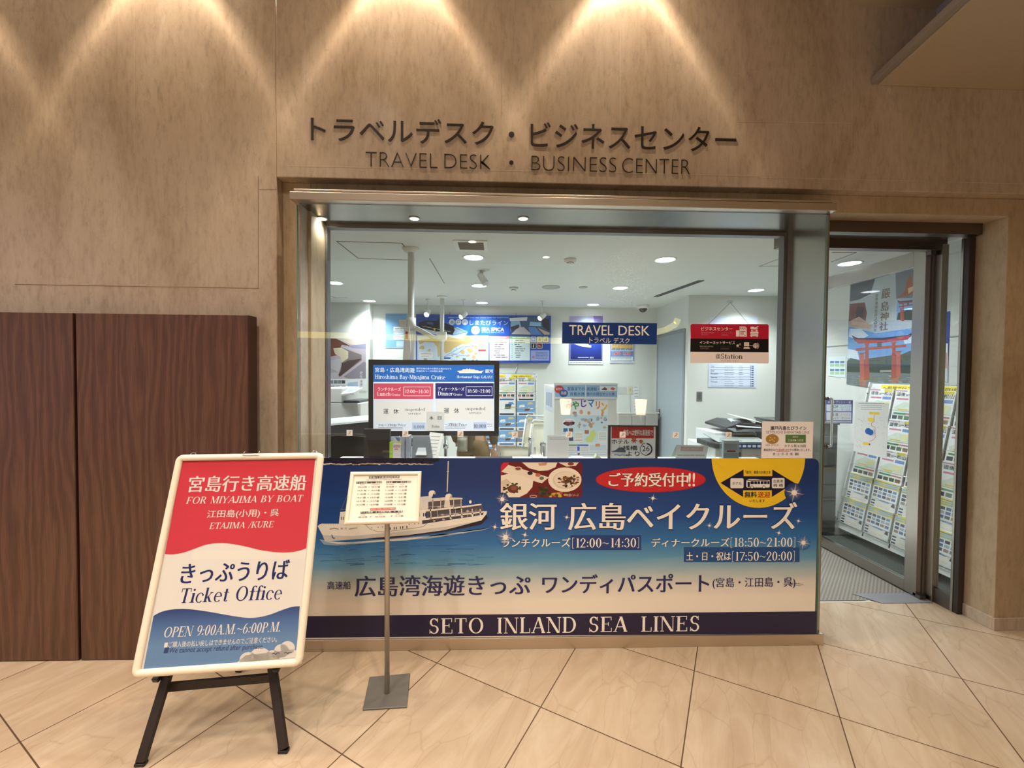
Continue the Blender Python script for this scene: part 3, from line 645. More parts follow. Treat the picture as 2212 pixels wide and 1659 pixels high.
# ---- the long blue banner
def banner_mat():
    m, nt, N, K, b = nodes('banner_print')
    tc = N('TexCoord'); sx = N('SeparateXYZ'); K(tc.outputs['Object'], sx.inputs[0])
    mp = N('Mapping'); mp.inputs['Scale'].default_value = (1.2, 1, 9); K(tc.outputs['Object'], mp.inputs[0])
    n = N('TexNoise'); n.inputs['Scale'].default_value = 2.4; n.inputs['Detail'].default_value = 5; K(mp.outputs[0], n.inputs[0])
    ad = N('Math', operation='MULTIPLY_ADD'); ad.inputs[1].default_value = .05; K(n.outputs[0], ad.inputs[0]); K(sx.outputs[2], ad.inputs[2])
    # deeper blue on the left half of the picture
    lx = N('MapRange'); lx.inputs[1].default_value = -1.0; lx.inputs[2].default_value = .9; lx.inputs[3].default_value = .035; lx.inputs[4].default_value = 0; K(sx.outputs[0], lx.inputs[0])
    a2 = N('Math', operation='ADD'); K(ad.outputs[0], a2.inputs[0]); K(lx.outputs[0], a2.inputs[1])
    mr = N('MapRange'); mr.inputs[1].default_value = .18; mr.inputs[2].default_value = 1.12; K(a2.outputs[0], mr.inputs[0])
    r = N('ValToRGB'); ramp(r, [(0, (246, 236, 222)), (.07, (244, 234, 220)), (.15, (222, 218, 208)), (.235, (166, 190, 198)), (.31, (96, 156, 192)), (.42, (44, 116, 180)), (.56, (28, 78, 150)), (.78, (26, 56, 118)), (1, (30, 54, 110))])
    K(mr.outputs[0], r.inputs[0]); K(r.outputs[0], b.inputs['Base Color']); b.inputs['Roughness'].default_value = .35
    return m
BAN = banner_mat(); NAVY = (34, 26, 66); WHT = (254, 248, 238)
t = thing('blue_banner', (.4, GY-.002, .065), 'long blue ship banner covering the lower half of the shop window', 'banner')
M = Matrix.Translation((.4, GY-.0022, .065))
a = Art(M)
x0, x1 = XL-.026, XR-.02
# sheet with a rounded upper corner
tz = 1.0655; r = .03
pts = [(x0, .0655), (x1, .0655)]+[(x1-r+r*math.cos(R_(q)), tz-r+r*math.sin(R_(q))) for q in (0, 22, 45, 68, 90)]+[(x0, tz)]
a.b.mat(BAN).prism([(x-.4, 0, z-.065) for x, z in pts], (0, .0018, 0))
sheet = a.done('sheet', t)
a = Art(M); a.rough = .35
# distant shore and its surf line
SH = (26, 24, 44)
a.poly([(640, 1001), (640, 989)]+[(x, 989.5) for x in (952, 951)]+[(948, 996), (930, 1001), (890, 1004), (840, 1003), (790, 1006), (720, 1004)], SH, 1)
rr = random.Random(3)
for k in range(46):
    x = 652+k*6.2; a.ell(x, 1002+rr.uniform(-1, 1.5), rr.uniform(3, 7), rr.uniform(.8, 1.8), rr.choice([(206, 190, 176), (170, 150, 140), (226, 212, 196)]), 2+k*.02, 8)
for k in range(60): a.ell(652+rr.uniform(0, 290), 994+rr.uniform(-2, 4), rr.uniform(2, 7), rr.uniform(1, 2.4), rr.choice([(40, 36, 58), (32, 30, 48), (48, 42, 60)]), 1.3+k*.01, 8)
# water: wake and ripples
for k in range(60):
    x = 680+rr.uniform(0, 380); y = 1172+rr.uniform(0, 50)
    a.line([(x, y), (x+rr.uniform(15, 50), y-rr.uniform(-1, 3))], rr.uniform(.7, 1.6), rr.choice([(34, 92, 154), (52, 122, 178), (40, 100, 160), (78, 140, 186)]), 1+k*.012)
a.poly([(690, 1165), (740, 1172), (850, 1163), (940, 1156), (1040, 1146), (1062, 1139), (1010, 1150), (930, 1163), (850, 1168), (730, 1179), (700, 1176)], (150, 172, 190), 1.2)
a.poly([(700, 1169), (760, 1172), (830, 1166), (910, 1160), (930, 1158), (880, 1167), (800, 1171), (730, 1175)], (226, 226, 222), 1.4)
a.poly([(960, 1153), (1010, 1148), (1045, 1143), (1000, 1152)], (200, 208, 214), 1.4)
# the white ship
SW, SG, SD = (246, 240, 228), (196, 196, 200), (44, 46, 66)
a.poly([(780, 1162), (830, 1165), (960, 1149), (1040, 1133), (1054, 1118), (1050, 1112), (900, 1150)], (30, 26, 40), 1.6)
a.poly([(686, 1136), (694, 1131), (760, 1131), (790, 1134), (880, 1130), (905, 1126), (926, 1120), (1000, 1112), (1042, 1105), (1052, 1104), (1051, 1110), (1040, 1124), (960, 1145), (880, 1156), (790, 1163), (740, 1167), (702, 1169), (697, 1156)], SW, 2)
a.poly([(697, 1156), (702, 1169), (740, 1167), (880, 1156), (960, 1145), (1040, 1124), (960, 1138), (860, 1149), (760, 1158)], (214, 210, 206), 2.2)
a.poly([(732, 1131), (735, 1106), (760, 1103), (920, 1101), (920, 1125), (900, 1130), (790, 1133)], (250, 244, 232), 2.2)
a.poly([(780, 1101), (784, 1080), (910, 1073), (925, 1077), (925, 1101)], (232, 226, 220), 2.3)
a.poly([(910, 1073), (932, 1071), (934, 1083), (912, 1086)], (222, 220, 224), 2.5)
# stern decks: slabs, posts and the shade between them
a.poly([(925, 1083), (998, 1076), (998, 1100), (925, 1103)], (92, 86, 92), 2.2)
a.poly([(920, 1103), (1042, 1092), (1046, 1108), (925, 1122)], (84, 78, 88), 2.2)
a.poly([(912, 1122), (1044, 1106), (1044, 1112), (912, 1132)], (70, 66, 86), 2.25)
for x, y, w_ in ((948, 1097, 12), (976, 1096, 16), (956, 1114, 14), (985, 1112, 22), (1010, 1106, 12), (938, 1127, 9), (958, 1124, 10), (974, 1122, 9), (998, 1118, 10), (1020, 1114, 12)): a.ell(x, y-2, w_/3.2, 2.0, (190, 178, 164), 2.4, 10)
a.poly([(930, 1077), (960, 1074), (998, 1075), (1000, 1078), (930, 1083)], (226, 220, 210), 2.6)
a.poly([(920, 1101), (1000, 1093), (1040, 1088), (1040, 1091), (998, 1097), (920, 1105)], SW, 2.6)
a.poly([(912, 1120), (1046, 1104), (1046, 1107), (912, 1124)], SW, 2.6)
for x in (935, 952, 980, 996): a.line([(x, 1079), (x, 1100)], 1.3, SW, 2.6)
for x in (930, 972, 997, 1020, 1037): a.line([(x, 1099), (x+1, 1120)], 2.2, SW, 2.6)
for x in (945, 984, 1010, 1028): a.line([(x, 1100), (x, 1116)], .9, SG, 2.6)
a.line([(925, 1095), (998, 1090)], .8, SG, 2.6); a.line([(945, 1113), (1040, 1103)], .8, SG, 2.6)
# funnels, mast, rails, windows, anchor, name
for fx, fy in ((930, 1073), (966, 1080)):
    a.poly([(fx-4, fy), (fx-4, fy-9), (fx-1, fy-13), (fx+6, fy-14), (fx+10, fy-11), (fx+10, fy-6), (fx+6, fy-7), (fx+4, fy)], SW, 2.8); a.ell(fx+9, fy-8, 2, 3.2, (196, 180, 160), 2.9, 10)
a.line([(968.5, 996), (966, 1062)], 2.4, (226, 210, 196), 2.7); a.line([(965, 1018), (970, 1018)], 1.2, SW, 2.7); a.ell(1016, 1084, 3, 3.8, SW, 2.7, 10)
a.poly([(961, 1080), (971, 1080), (973, 1096), (959, 1096)], (232, 222, 206), 2.8)
a.line([(735, 1106), (750, 1070)], .7, (120, 130, 160), 1.8); a.line([(735, 1101), (748, 1100)], 1.6, (120, 112, 106), 2.6)
for x in range(690, 734, 5): a.line([(x, 1131), (x, 1135)], .8, SG, 2.5)
for x in (737, 741): a.rect(x, 1116, x+1.6, 1123, SD, 2.6)
for x in (905, 914, 918, 928): a.rect(x, 1108, x+2.2, 1115.5, SD, 2.6)
for x in (842, 850.5, 855, 864, 869, 878): a.rect(x, 1139-(x-842)*.09, x+2, 1144.5-(x-842)*.09, SD, 2.6)
for x in (803, 817, 826, 884, 896, 904): a.ell(x, 1140-(x-803)*.09, .9, 1.2, SD, 2.6, 8)
a.line([(790, 1134), (800, 1143), (815, 1148), (830, 1149), (900, 1140), (915, 1137), (925, 1128)], .8, (120, 110, 100), 2.5)
a.poly([(716, 1156), (718, 1162), (722, 1164), (725, 1161), (722, 1162), (719, 1160), (718, 1155)], (40, 34, 34), 2.7)
a.text('銀  河', 736, 1139.5, 749, 1143.5, (120, 80, 70), 2.7)
a.line([(712, 1143), (722, 1141), (732, 1143)], 1.5, (150, 110, 90), 2.7); a.line([(754, 1143), (764, 1141), (772, 1140)], 1.5, (150, 110, 90), 2.7)
# dinner photograph, cut to its rounded frame
a.rrect(1081, 998, 1257, 1075, 7, (112, 26, 32), 2)
a.poly([(1082, 1006), (1088, 999), (1100, 999), (1082, 1026)], (206, 40, 66), 2.2)
a.poly([(1083, 1019), (1098, 1004), (1186, 1031), (1170, 1044), (1122, 1030)], (240, 226, 206), 2.4)
a.poly([(1128, 999), (1204, 999), (1200, 1009), (1184, 1016), (1164, 1017), (1142, 1011)], (244, 232, 214), 2.6); a.poly([(1162, 1001), (1182, 999), (1180, 1005), (1165, 1006)], (206, 150, 126), 2.8)
a.poly([(1206, 999), (1250, 999), (1244, 1006), (1224, 1008)], (238, 226, 208), 2.6); a.ell(1233, 1002, 7, 3.4, (140, 70, 44), 2.8, 12)
a.ell(1119, 1012.5, 9, 4.5, (222, 206, 190), 2.6); a.ell(1119, 1012.5, 6, 3, (140, 60, 56), 2.8, 12); a.ell(1145, 1022, 6, 4, (44, 36, 46), 2.8, 10); a.ell(1162, 1026, 6, 4, (206, 110, 90), 2.8, 10); a.ell(1170, 1033, 5, 4, (110, 110, 90), 2.8, 10)
a.poly([(1082, 1027), (1100, 1023), (1130, 1028), (1152, 1037), (1150, 1052), (1138, 1066), (1122, 1074), (1088, 1074), (1082, 1068)], (244, 232, 212), 2.5)
a.poly([(1082, 1040), (1094, 1034), (1104, 1042), (1084, 1066)], (222, 204, 180), 2.6)
cg = lambda m_, s_, lim: m_+max(-lim, min(lim, rr.gauss(0, s_)))
for k in range(34): a.ell(cg(1106, 9, 17), cg(1054, 6, 13), 3, 2, rr.choice([(46, 62, 34), (70, 92, 44), (34, 40, 26)]), 2.8+k*.01, 7)
a.ell(1108, 1056, 12, 9, (112, 58, 44), 3.4, 14); a.ell(1110, 1054, 7, 5, (146, 84, 66), 3.6, 12)
a.ell(1220, 1036, 36, 26.5, (246, 234, 214), 2.4); a.ell(1221, 1037, 27, 19, (226, 208, 184), 2.6); a.ell(1222, 1036, 25, 17, (240, 226, 204), 2.8)
for k in range(46): a.ell(cg(1228, 10, 20), cg(1037, 6, 14), rr.uniform(2, 5), rr.uniform(1.2, 3), rr.choice([(86, 54, 36), (60, 40, 30), (120, 80, 50), (150, 100, 64)]), 3+k*.01, 7)
for k in range(20): a.ell(cg(1175, 6, 12), cg(1062, 5, 9), 4, 3, rr.choice([(46, 50, 34), (70, 76, 46)]), 2.8+k*.01, 7)
for k in range(14): a.ell(cg(1206, 9, 18), cg(1067, 3, 5), 4, 2.4, rr.choice([(70, 80, 40), (206, 170, 70), (190, 90, 60)]), 2.8+k*.01, 7)
a.ring(1152, 1072, 8, 3, 1, (236, 214, 196), 2.8)
a.text('料理イメージ', 1224, 1066.5, 1250, 1072.5, (240, 226, 206), 4)
# red oval
RED = (206, 40, 50)
a.ell(1405.5, 1036, 119, 27.5, (186, 26, 44), 2, 48); a.ell(1405.5, 1035.6, 117, 26.4, RED, 2.3, 48)
a.text('ご予約受付中', 1315, 1021, 1486, 1051, WHT, 4, 'mincho', .02, edge=(120, 20, 30), ew=.02); a.text('!!', 1487, 1022, 1501, 1050, WHT, 4, 'sans', .02, shear=0)
# yellow disc with the shuttle bus
YEL = (248, 206, 44); NV2 = (22, 22, 62)
a.poly([(1537, 990.2)]+[(1638+101*math.cos(R_(q)), 988-109*math.sin(R_(q))) for q in range(181, 360, 6)]+[(1739, 990.2)], YEL, 2.4)
a.poly([(1556, 1043), (1606, 1014), (1606, 1028.5), (1668, 1028.5), (1668, 1014), (1716, 1043), (1667, 1073.5), (1667, 1059), (1605, 1059), (1605, 1073.5)], NV2, 2.8)
a.text('「銀河」乗船のお客さま', 1610, 1016.5, 1664, 1023.5, (40, 36, 40), 3.2, 'sans', .01)
a.rrect(1577.5, 1033, 1606, 1054.5, 3, (240, 236, 230), 3.2).text('ホテル', 1581.5, 1041, 1602, 1047.5, NV2, 3.6, bold=.01)
a.rrect(1667, 1032.5, 1694.5, 1054.5, 3, (240, 236, 230), 3.2).text('広島港', 1670, 1036, 1691, 1042.5, NV2, 3.6, bold=.01).text('桟 橋', 1670, 1045, 1691, 1051.5, NV2, 3.6, bold=.01)
BW = (244, 240, 232)
a.rrect(1612, 1036.5, 1662.5, 1053, 2, BW, 3.2); a.poly([(1613, 1037), (1618, 1034.5), (1634, 1034.8), (1640, 1036), (1660, 1036.5), (1660, 1038), (1613, 1038)], BW, 3.2)
a.rect(1614.5, 1041, 1619.5, 1052, NV2, 3.5)
for x, w_ in ((1621, 7), (1629, 6), (1636, 5.5), (1643, 6), (1650, 6), (1657, 5)): a.rect(x, 1039.5, x+w_, 1045.5, NV2, 3.5)
for x in (1624, 1650): a.ell(x, 1052, 3.3, 3.3, NV2, 3.6, 14).ell(x, 1052, 2.4, 2.4, BW, 3.8, 14)
a.text('無料', 1608, 1062, 1635, 1074.5, (30, 28, 34), 3.2, bold=.03).text('送迎', 1636.5, 1062, 1663.5, 1074.5, (190, 70, 36), 3.2, bold=.03)
a.text('いたします', 1619, 1078.5, 1652, 1085, (30, 28, 34), 3.2, bold=.012)
# title and times
a.text('銀河', 1081, 1086, 1201, 1144.5, WHT, 6, 'mincho', .010, edge=(18, 26, 78), ew=.018); a.text('広島', 1228.5, 1086, 1350, 1144.5, WHT, 6, 'mincho', .010, edge=(18, 26, 78), ew=.018)
a.text('ベイクルーズ', 1355, 1085, 1720, 1143, WHT, 6, 'mincho', .010, edge=(18, 26, 78), ew=.018)
a.rect(1232, 1156, 1385, 1188, (28, 62, 128), 2)
a.text('ランチクルーズ', 1084, 1162, 1232, 1181, WHT, 6, 'mincho', .006, edge=(18, 30, 86), ew=.02); a.text('[12:00~14:30]', 1236, 1161, 1380, 1184, WHT, 6, 'roman')
a.text('ディナークルーズ', 1407, 1162, 1575, 1181, WHT, 6, 'mincho', .006, edge=(18, 30, 86), ew=.02); a.text('[18:50~21:00]', 1578, 1160, 1717, 1182.5, WHT, 6, 'roman')
a.rect(1477, 1182, 1727, 1214, (24, 78, 142), 2)
a.text('土・日・祝は', 1482, 1192, 1578, 1210.5, WHT, 6, 'mincho', .006, edge=(18, 40, 100), ew=.018); a.text('[17:50~20:00]', 1581, 1190, 1716, 1212.5, WHT, 6, 'roman')
INK = (34, 36, 96)
a.text('高速船', 707, 1255.5, 758, 1273, INK, 4, 'mincho'); a.text('広島湾海遊きっぷ', 766, 1242, 1146, 1287, INK, 4, 'mincho', .012)
a.text('ワンディパスポート', 1171, 1240, 1532, 1281, INK, 4, 'mincho', .012); a.text('(宮島・江田島・呉)', 1539, 1247, 1718, 1271, INK, 4, 'mincho', -.004)
a.line([(1700, 1258), (1735, 1262)], .8, (120, 126, 130), 4.2); a.line([(1702, 1262), (1730, 1265)], .8, (150, 150, 150), 4.2)
# dark band with the company name
a.poly([(640, 1331), (1100, 1326.7), (1764, 1320.4), (1763, 1368.5), (1100, 1373.2), (640, 1378)], NAVY, 2)
for s, u0, u1 in (('SETO', 928, 1044), ('INLAND', 1074, 1244), ('SEA', 1273, 1355), ('LINES', 1385, 1510)):
    a.text(s, u0, 1334.5-(u0-928)*.0095, u1, 1368.5-(u0-928)*.0095, WHT, 4, 'roman', .03)
# sparkles
def sparkle(x, y, r_, glow=1, tint=(206, 196, 214)):
    if glow > 1:
        t0 = max(0, min(1, (y-1064)/108)); bg = [p_+(q_-p_)*t0 for p_, q_ in zip((28, 56, 114), (40, 106, 168))]
        for i in range(7):
            m_ = ((i+1)/8)**1.6*.85; a.ell(x, y, r_*.95*(1-i/7.5), r_*.95*(1-i/7.5), tuple(round(p_+(q_-p_)*m_) for p_, q_ in zip(bg, (216, 196, 206))), 3+i*.2, 20)
    for k in range(8):
        t_ = R_(45*k+12); l = r_*(1 if k % 2 == 0 else .6); n_ = r_*.09
        a.poly([(x+n_*math.cos(t_+1.57), y+n_*math.sin(t_+1.57)), (x+l*math.cos(t_), y+l*math.sin(t_)), (x-n_*math.cos(t_+1.57), y-n_*math.sin(t_+1.57))], tint, 6.5)
    a.ell(x, y, r_*.27, r_*.27, (255, 246, 236), 6.8, 12)
for x, y, r_, g in ((1085, 1078, 15, 2), (1069, 1138, 10, 1), (1092, 1160, 20, 2), (1134, 1155, 10, 1), (1224, 1117, 9, 1), (1410, 1076, 11, 1), (1532, 1135, 9, 1), (1715, 1064, 22, 2), (1724, 1125, 8, 1), (1682, 1151, 9, 1), (1735, 1172, 17, 2)): sparkle(x, y, r_, g)
a.done('print', t)

# ---- easel sign with the ticket office poster
WF = mat((244, 232, 212), .32); EBL = mat((44, 34, 30), .5)
k = .64/.62
TL, TR, BL = [EYEP+(Vector(q)-EYEP)*k for q in ((-1.415, 1.861, 1.161), (-.798, 1.911, 1.163), (-1.379, 1.592, .361))]
M = tilted(TL, TR, BL); Wd = (TR-TL).length; Hd = .64*1.362
t = thing('easel_sign', (-1.12, 1.68, 0), 'white framed red, white and blue ticket office sign on a black easel', 'easel sign')
b = MB().mat(mat((236, 232, 224), .6)).box((.006, .004, -Hd+.006), (Wd-.006, .016, -.006), M); b.build('backing_board', t)
def moulding(b_, p0, p1, p2, p3, dp, M_):
    """mitred frame piece: outer edge p0-p1, inner edge p3-p2, front face bulging towards the viewer"""
    f_ = lambda q, y: M_ @ Vector((q[0], y, q[1]))
    mid = lambda u, v, t_: (u[0]+(v[0]-u[0])*t_, u[1]+(v[1]-u[1])*t_)
    L_ = [(f_(mid(p0, p3, t_), y), f_(mid(p1, p2, t_), y)) for t_, y in ((0, dp*.9), (0, -dp*.25), (.18, -dp*.75), (.5, -dp), (.82, -dp*.8), (1, -dp*.3), (1, dp*.3))]
    n = b_.add([q for pr in L_ for q in pr])
    for i in range(len(L_)-1): b_.face([n+2*i, n+2*i+1, n+2*i+3, n+2*i+2], True)
def frame_of(par, M_, W_, H__, fw, dp, m_, rad=0):
    o_ = [(0, 0), (W_, 0), (W_, -H__), (0, -H__)]; i_ = [(fw, -fw), (W_-fw, -fw), (W_-fw, -H__+fw), (fw, -H__+fw)]
    for q in range(4):
        e = (q+1) % 4
        b_ = MB().mat(m_)
        p0, p1, p2, p3 = o_[q], o_[e], i_[e], i_[q]
        if rad:
            d = ((p1[0]-p0[0]), (p1[1]-p0[1])); l = math.hypot(*d); d = (d[0]/l, d[1]/l)
            p0 = (p0[0]+d[0]*rad, p0[1]+d[1]*rad); p1 = (p1[0]-d[0]*rad, p1[1]-d[1]*rad)
            ip0 = (p3[0], p3[1]); nx = (p3[0]-o_[q][0], p3[1]-o_[q][1])
            moulding(b_, p0, p1, (p1[0]+d[1]*fw, p1[1]-d[0]*fw), (p0[0]+d[1]*fw, p0[1]-d[0]*fw), dp, M_)
            c = (o_[e][0]-d[0]*rad+d[1]*rad, o_[e][1]-d[1]*rad-d[0]*rad)      # corner arc
            a0 = math.atan2(-d[0]*-1, d[1]*-1); n_ = 6
            import_dir = (-d[1], d[0])
            for s_ in range(n_):
                aa = [s_/n_*math.pi/2, (s_+1)/n_*math.pi/2]
                pt = [(c[0]+rad*(import_dir[0]*math.cos(t_)+d[0]*math.sin(t_)), c[1]+rad*(import_dir[1]*math.cos(t_)+d[1]*math.sin(t_))) for t_ in aa]
                ri = max(rad-fw, .0008)
                pi_ = [(c[0]+ri*(import_dir[0]*math.cos(t_)+d[0]*math.sin(t_)), c[1]+ri*(import_dir[1]*math.cos(t_)+d[1]*math.sin(t_))) for t_ in aa]
                moulding(b_, pt[0], pt[1], pi_[1], pi_[0], dp, M_)
        else: moulding(b_, p0, p1, p2, p3, dp, M_)
        b_.build('frame_side', par)
frame_of(t, M, Wd, Hd, .028, .011, WF, .030)
MP = M @ Matrix.Translation((0, .0035, 0))
a = Art(MP); a.rough = .3
PRD = (222, 62, 76); PWH = (246, 240, 232); PNV = (34, 46, 104)
Z = lambda x, y: (270+x*.32562, 950+y*.32562)
def curve(q, n=6):
    o = []
    for i in range(len(q)-1):
        p0, p1, p2, p3 = q[max(i-1, 0)], q[i], q[i+1], q[min(i+2, len(q)-1)]
        for k in range(n):
            t_ = k/n; o.append(tuple(.5*(2*b_+(c_-a_)*t_+(2*a_-5*b_+4*c_-d_)*t_*t_+(3*b_-a_-3*c_+d_)*t_**3) for a_, b_, c_, d_ in zip(p0, p1, p2, p3)))
    return o+[q[-1]]
def zp(q): return [Z(*v) for v in q]
a.poly(zp([(382, 142), (1262, 127), (1135, 1445), (122, 1525)]), PWH, 1)
a.poly(zp([(382, 142), (1262, 127)]+curve([(1203, 720), (1150, 738), (1080, 748), (1000, 746), (900, 732), (800, 708), (700, 690), (620, 686), (540, 696), (460, 724), (390, 748), (320, 760), (265, 758)])), PRD, 1.6)
def blue_mat():
    m, nt, N, K, b_ = nodes('blue_poster_print')
    tc = N('TexCoord'); sx = N('SeparateXYZ'); K(tc.outputs['Object'], sx.inputs[0]); mr = N('MapRange'); mr.inputs[1].default_value = .42; mr.inputs[2].default_value = .60
    K(sx.outputs[2], mr.inputs[0]); r_ = N('ValToRGB'); ramp(r_, [(0, (112, 148, 192)), (.35, (88, 120, 172)), (.7, (52, 68, 128)), (1, (34, 44, 100))])
    K(mr.outputs[0], r_.inputs[0]); K(r_.outputs[0], b_.inputs['Base Color']); b_.inputs['Roughness'].default_value = .3; return m
a.poly(zp(curve([(190, 1168), (240, 1142), (310, 1126), (400, 1122), (500, 1132), (600, 1148), (700, 1166), (800, 1180), (880, 1178), (960, 1160), (1040, 1130), (1110, 1108), (1160, 1104)])+[(1135, 1445), (122, 1525)]), blue_mat(), 1.6)
cl = (236, 230, 222)
for cx_, cy_, r_ in ((820, 1462, 60), (900, 1440, 70), (980, 1440, 50), (1040, 1400, 50), (1080, 1378, 48)):
    q = [(cx_+r_*math.cos(t_*.2618), min(cy_-r_*.9*math.sin(t_*.2618), 1525-(cx_+r_*math.cos(t_*.2618)-122)*.079)) for t_ in range(24)]
    a.poly(zp(q), cl, 2)
a.poly(zp([(745, 1476), (800, 1430), (1120, 1390), (1140, 1400), (1136, 1444)]), cl, 2)
for gx, gy in ((1000, 1425), (1080, 1420)): a.line(zp([(gx-25, gy-6), (gx-8, gy-10), (gx, gy), (gx+10, gy-12), (gx+28, gy-10)]), 1.2, PNV, 2.6)
ZK = .32562
def zt_(s, x0, y0, x1, y1, tilt, **k_):
    p0 = Z(x0, y0); p1 = Z(x1, y1); a.text(s, p0[0], p0[1], p1[0], p1[1], k_.pop('col', PWH), 3, tilt=tilt*ZK, **k_)
zt_('宮島行き高速船', 422, 236, 1203, 342, -13, style='mincho', bold=.012)
zt_('FOR MIYAJIMA BY BOAT', 408, 372, 1183, 418, -15, style='roman', shear=.12)
zt_('江田島(小用)・呉', 545, 462, 1022, 520, -12, style='mincho'); zt_('ETAJIMA /KURE', 562, 543, 988, 590, -12, style='roman', shear=.1)
zt_('きっぷうりば', 372, 808, 1090, 938, -30, style='mincho', bold=.014, col=PNV)
zt_('Ticket Office', 372, 973, 1044, 1072, -26, style='roman', col=PNV, shear=.08)
zt_('OPEN 9:00A.M.~6:00P.M.', 264, 1224, 1032, 1292, -38, style='roman', shear=.12)
zt_('■ご購入後の払い戻しはできませんのでご注意ください。', 262, 1322, 1010, 1362, -38, bold=.006); zt_('■We cannot accept refund after purchase.', 258, 1364, 920, 1412, -30, col=(58, 74, 128), bold=.004, shear=.15)
a.done('poster', t)
cvm = glass_mat('clear_cover', (1, 1, 1, 1), None, .15)
MB().mat(cvm).box((.02, .0002, -Hd+.02), (Wd-.02, .0012, -.02), M).build('cover_sheet', t)
# hooks along the top, the black easel below
for fx in (.1, .93): MB().mat(CHROME).tube([M @ Vector((Wd*fx+.012*math.cos(q), .006, .010*math.sin(q))) for q in [i*.3927 for i in range(9)]], .0016, 6).build('hanging_ring', t)
q0, q1 = M @ Vector((Wd*.44, -.002, -.004)), M @ Vector((Wd*.56, -.002, -.004))
MB().mat(CHROME).tube([M @ Vector((Wd*.455, .004, .012)), M @ Vector((Wd*.455, -.012, .006)), M @ Vector((Wd*.45, -.013, -.008)), M @ Vector((Wd*.56, -.013, -.008)), M @ Vector((Wd*.555, -.012, .006)), M @ Vector((Wd*.555, .004, .012))], .0018, 6).build('clip', t)
fl, frr = atz(305, 1652, 0), atz(613, 1624, 0)
ytop = lambda px, py, dy: (lambda q: q)(at(px, py, dy))
lt, rt_ = ytop(362, 1460, 1.735), ytop(588, 1440, 1.78)
for ft, tp in ((fl, lt), (frr, rt_)):
    tp2 = tp+(tp-ft).normalized()*.75; d = (tp-ft).normalized()
    e = ft+Vector((0, 0, .012))
    # leg leans back behind the board
    topb = Vector((tp2.x, tp2.y, tp2.z))
    b = MB().mat(EBL).bar(e, tp+d*.10, .034, .02, (0, -1, .2)).bar(tp+d*.02, tp+d*.10+Vector((0, .20, .60)), .03, .016, (0, -1, .2)); b.mat(BLACK).bar(ft, e, .038, .024, (0, -1, .2)); b.build('leg', t, .002)
for q, cx_ in ((lt, 1), (rt_, -1)):
    b = MB().mat(BLACK).bar(q+Vector((-cx_*.028, -.03, .0)), q+Vector((-cx_*.028, .02, .02)), .026, .022); b.build('support_peg', t, .004)
    MB().mat(mat((190, 180, 150), .3, 1)).ball(q+Vector((0, -.012, -.055)), .0065, 10, (1, .5, 1)).build('bolt', t)
MB().mat(EBL).bar(lt+Vector((.0, .004, -.05)), rt_+Vector((.0, .004, -.05)), .014, .036).build('crossbar', t, .002)
bt = (lt+rt_)/2+Vector((0, .22, .62)); bf = atz(480, 1492, 0)
MB().mat(EBL).bar(Vector((bf.x, 2.12, .0)), bt, .03, .018, (0, -1, .2)).build('rear_leg', t, .002)

# ---- small timetable on a floor stand
k = .335/.33
TL, TR, BL = [EYEP+(Vector(q)-EYEP)*k for q in ((-.70, 1.975, 1.059), (-.373, 2.019, 1.052), (-.689, 1.86, .847))]
M = tilted(TL, TR, BL); Wd = (TR-TL).length; Hd = Wd*.7316
pb = atz(836, 1500, 0)
t = thing('timetable_stand', (pb.x, pb.y, 0), 'white framed ferry timetable on a slim grey pole with a square base', 'sign stand')
MB().mat(mat((225, 220, 210), .5)).box((.004, .003, -Hd+.004), (Wd-.004, .012, -.004), M).build('backing_board', t)
frame_of(t, M, Wd, Hd, .018, .007, mat((242, 228, 205), .35))
MP = M @ Matrix.Translation((0, .0028, 0)); a = Art(MP); a.rough = .3
a.loc([(.012, -Hd+.012), (Wd-.012, -Hd+.012), (Wd-.012, -.012), (.012, -.012)], (242, 232, 218), 0)
Z = lambda x, y: (740+x*.08439, 1010+y*.08439)
ZK = .08439; DK = (56, 50, 50); TX = (70, 62, 58)
a.poly(zp([(678, 222), (1458, 208), (1452, 270), (675, 285)]), DK, 1); zt_('宮島行き高速船時刻表', 690, 222, 1445, 276, -14, bold=.004)
zt_('FOR  MIYAJIMA  HIGH  SPEED  BOAT  TIMETABLE', 610, 300, 1510, 330, -16, col=TX)
a.poly(zp([(352, 362), (1012, 352), (1008, 402), (348, 415)]), DK, 1); zt_('ホテル桟橋     →     宮島港', 362, 366, 1004, 408, -10)
a.poly(zp([(1118, 350), (1756, 342), (1752, 390), (1114, 402)]), DK, 1); zt_('宮島港     →     ホテル桟橋', 1124, 354, 1748, 396, -10)
for s, x0, x1, y in (('HOTEL', 446, 570, 440), ('MIYAJIMA', 750, 960, 438), ('MIYAJIMA', 1118, 1318, 434), ('HOTEL', 1472, 1590, 430)): zt_(s, x0, y-14, x1, y+14, -3, col=TX)
A_ = [('09:31発', '09:57着', '10:00発', '10:31着'), ('10:31発', '10:57着', '11:05発', '11:30着'), ('11:30発', '11:54着', '13:05発', '14:31着'), ('14:31発', '14:57着', '15:05発', '15:31着'), ('15:31発', '15:57着', '16:00発', '16:31着'), ('16:31発', '16:57着', '17:00発', '17:15着')]
for i, row in enumerate(A_):
    sh_ = -9*i; y = 500+90.5*i
    for s, x0, x1, dy in ((row[0], 394, 620, 0), (row[1], 740, 966, -4), (row[2], 1112, 1320, -8), (row[3], 1448, 1656, -12)): zt_(s, x0+sh_*.95, y-24+dy, x1+sh_*.95, y+22+dy, -4, col=TX, bold=.006)
    zt_('⇒', 655+sh_, y-14, 702+sh_, y+10, 0, col=TX); zt_('⇒', 1352+sh_*.8, y-20, 1398+sh_*.8, y+4, 0, col=TX)
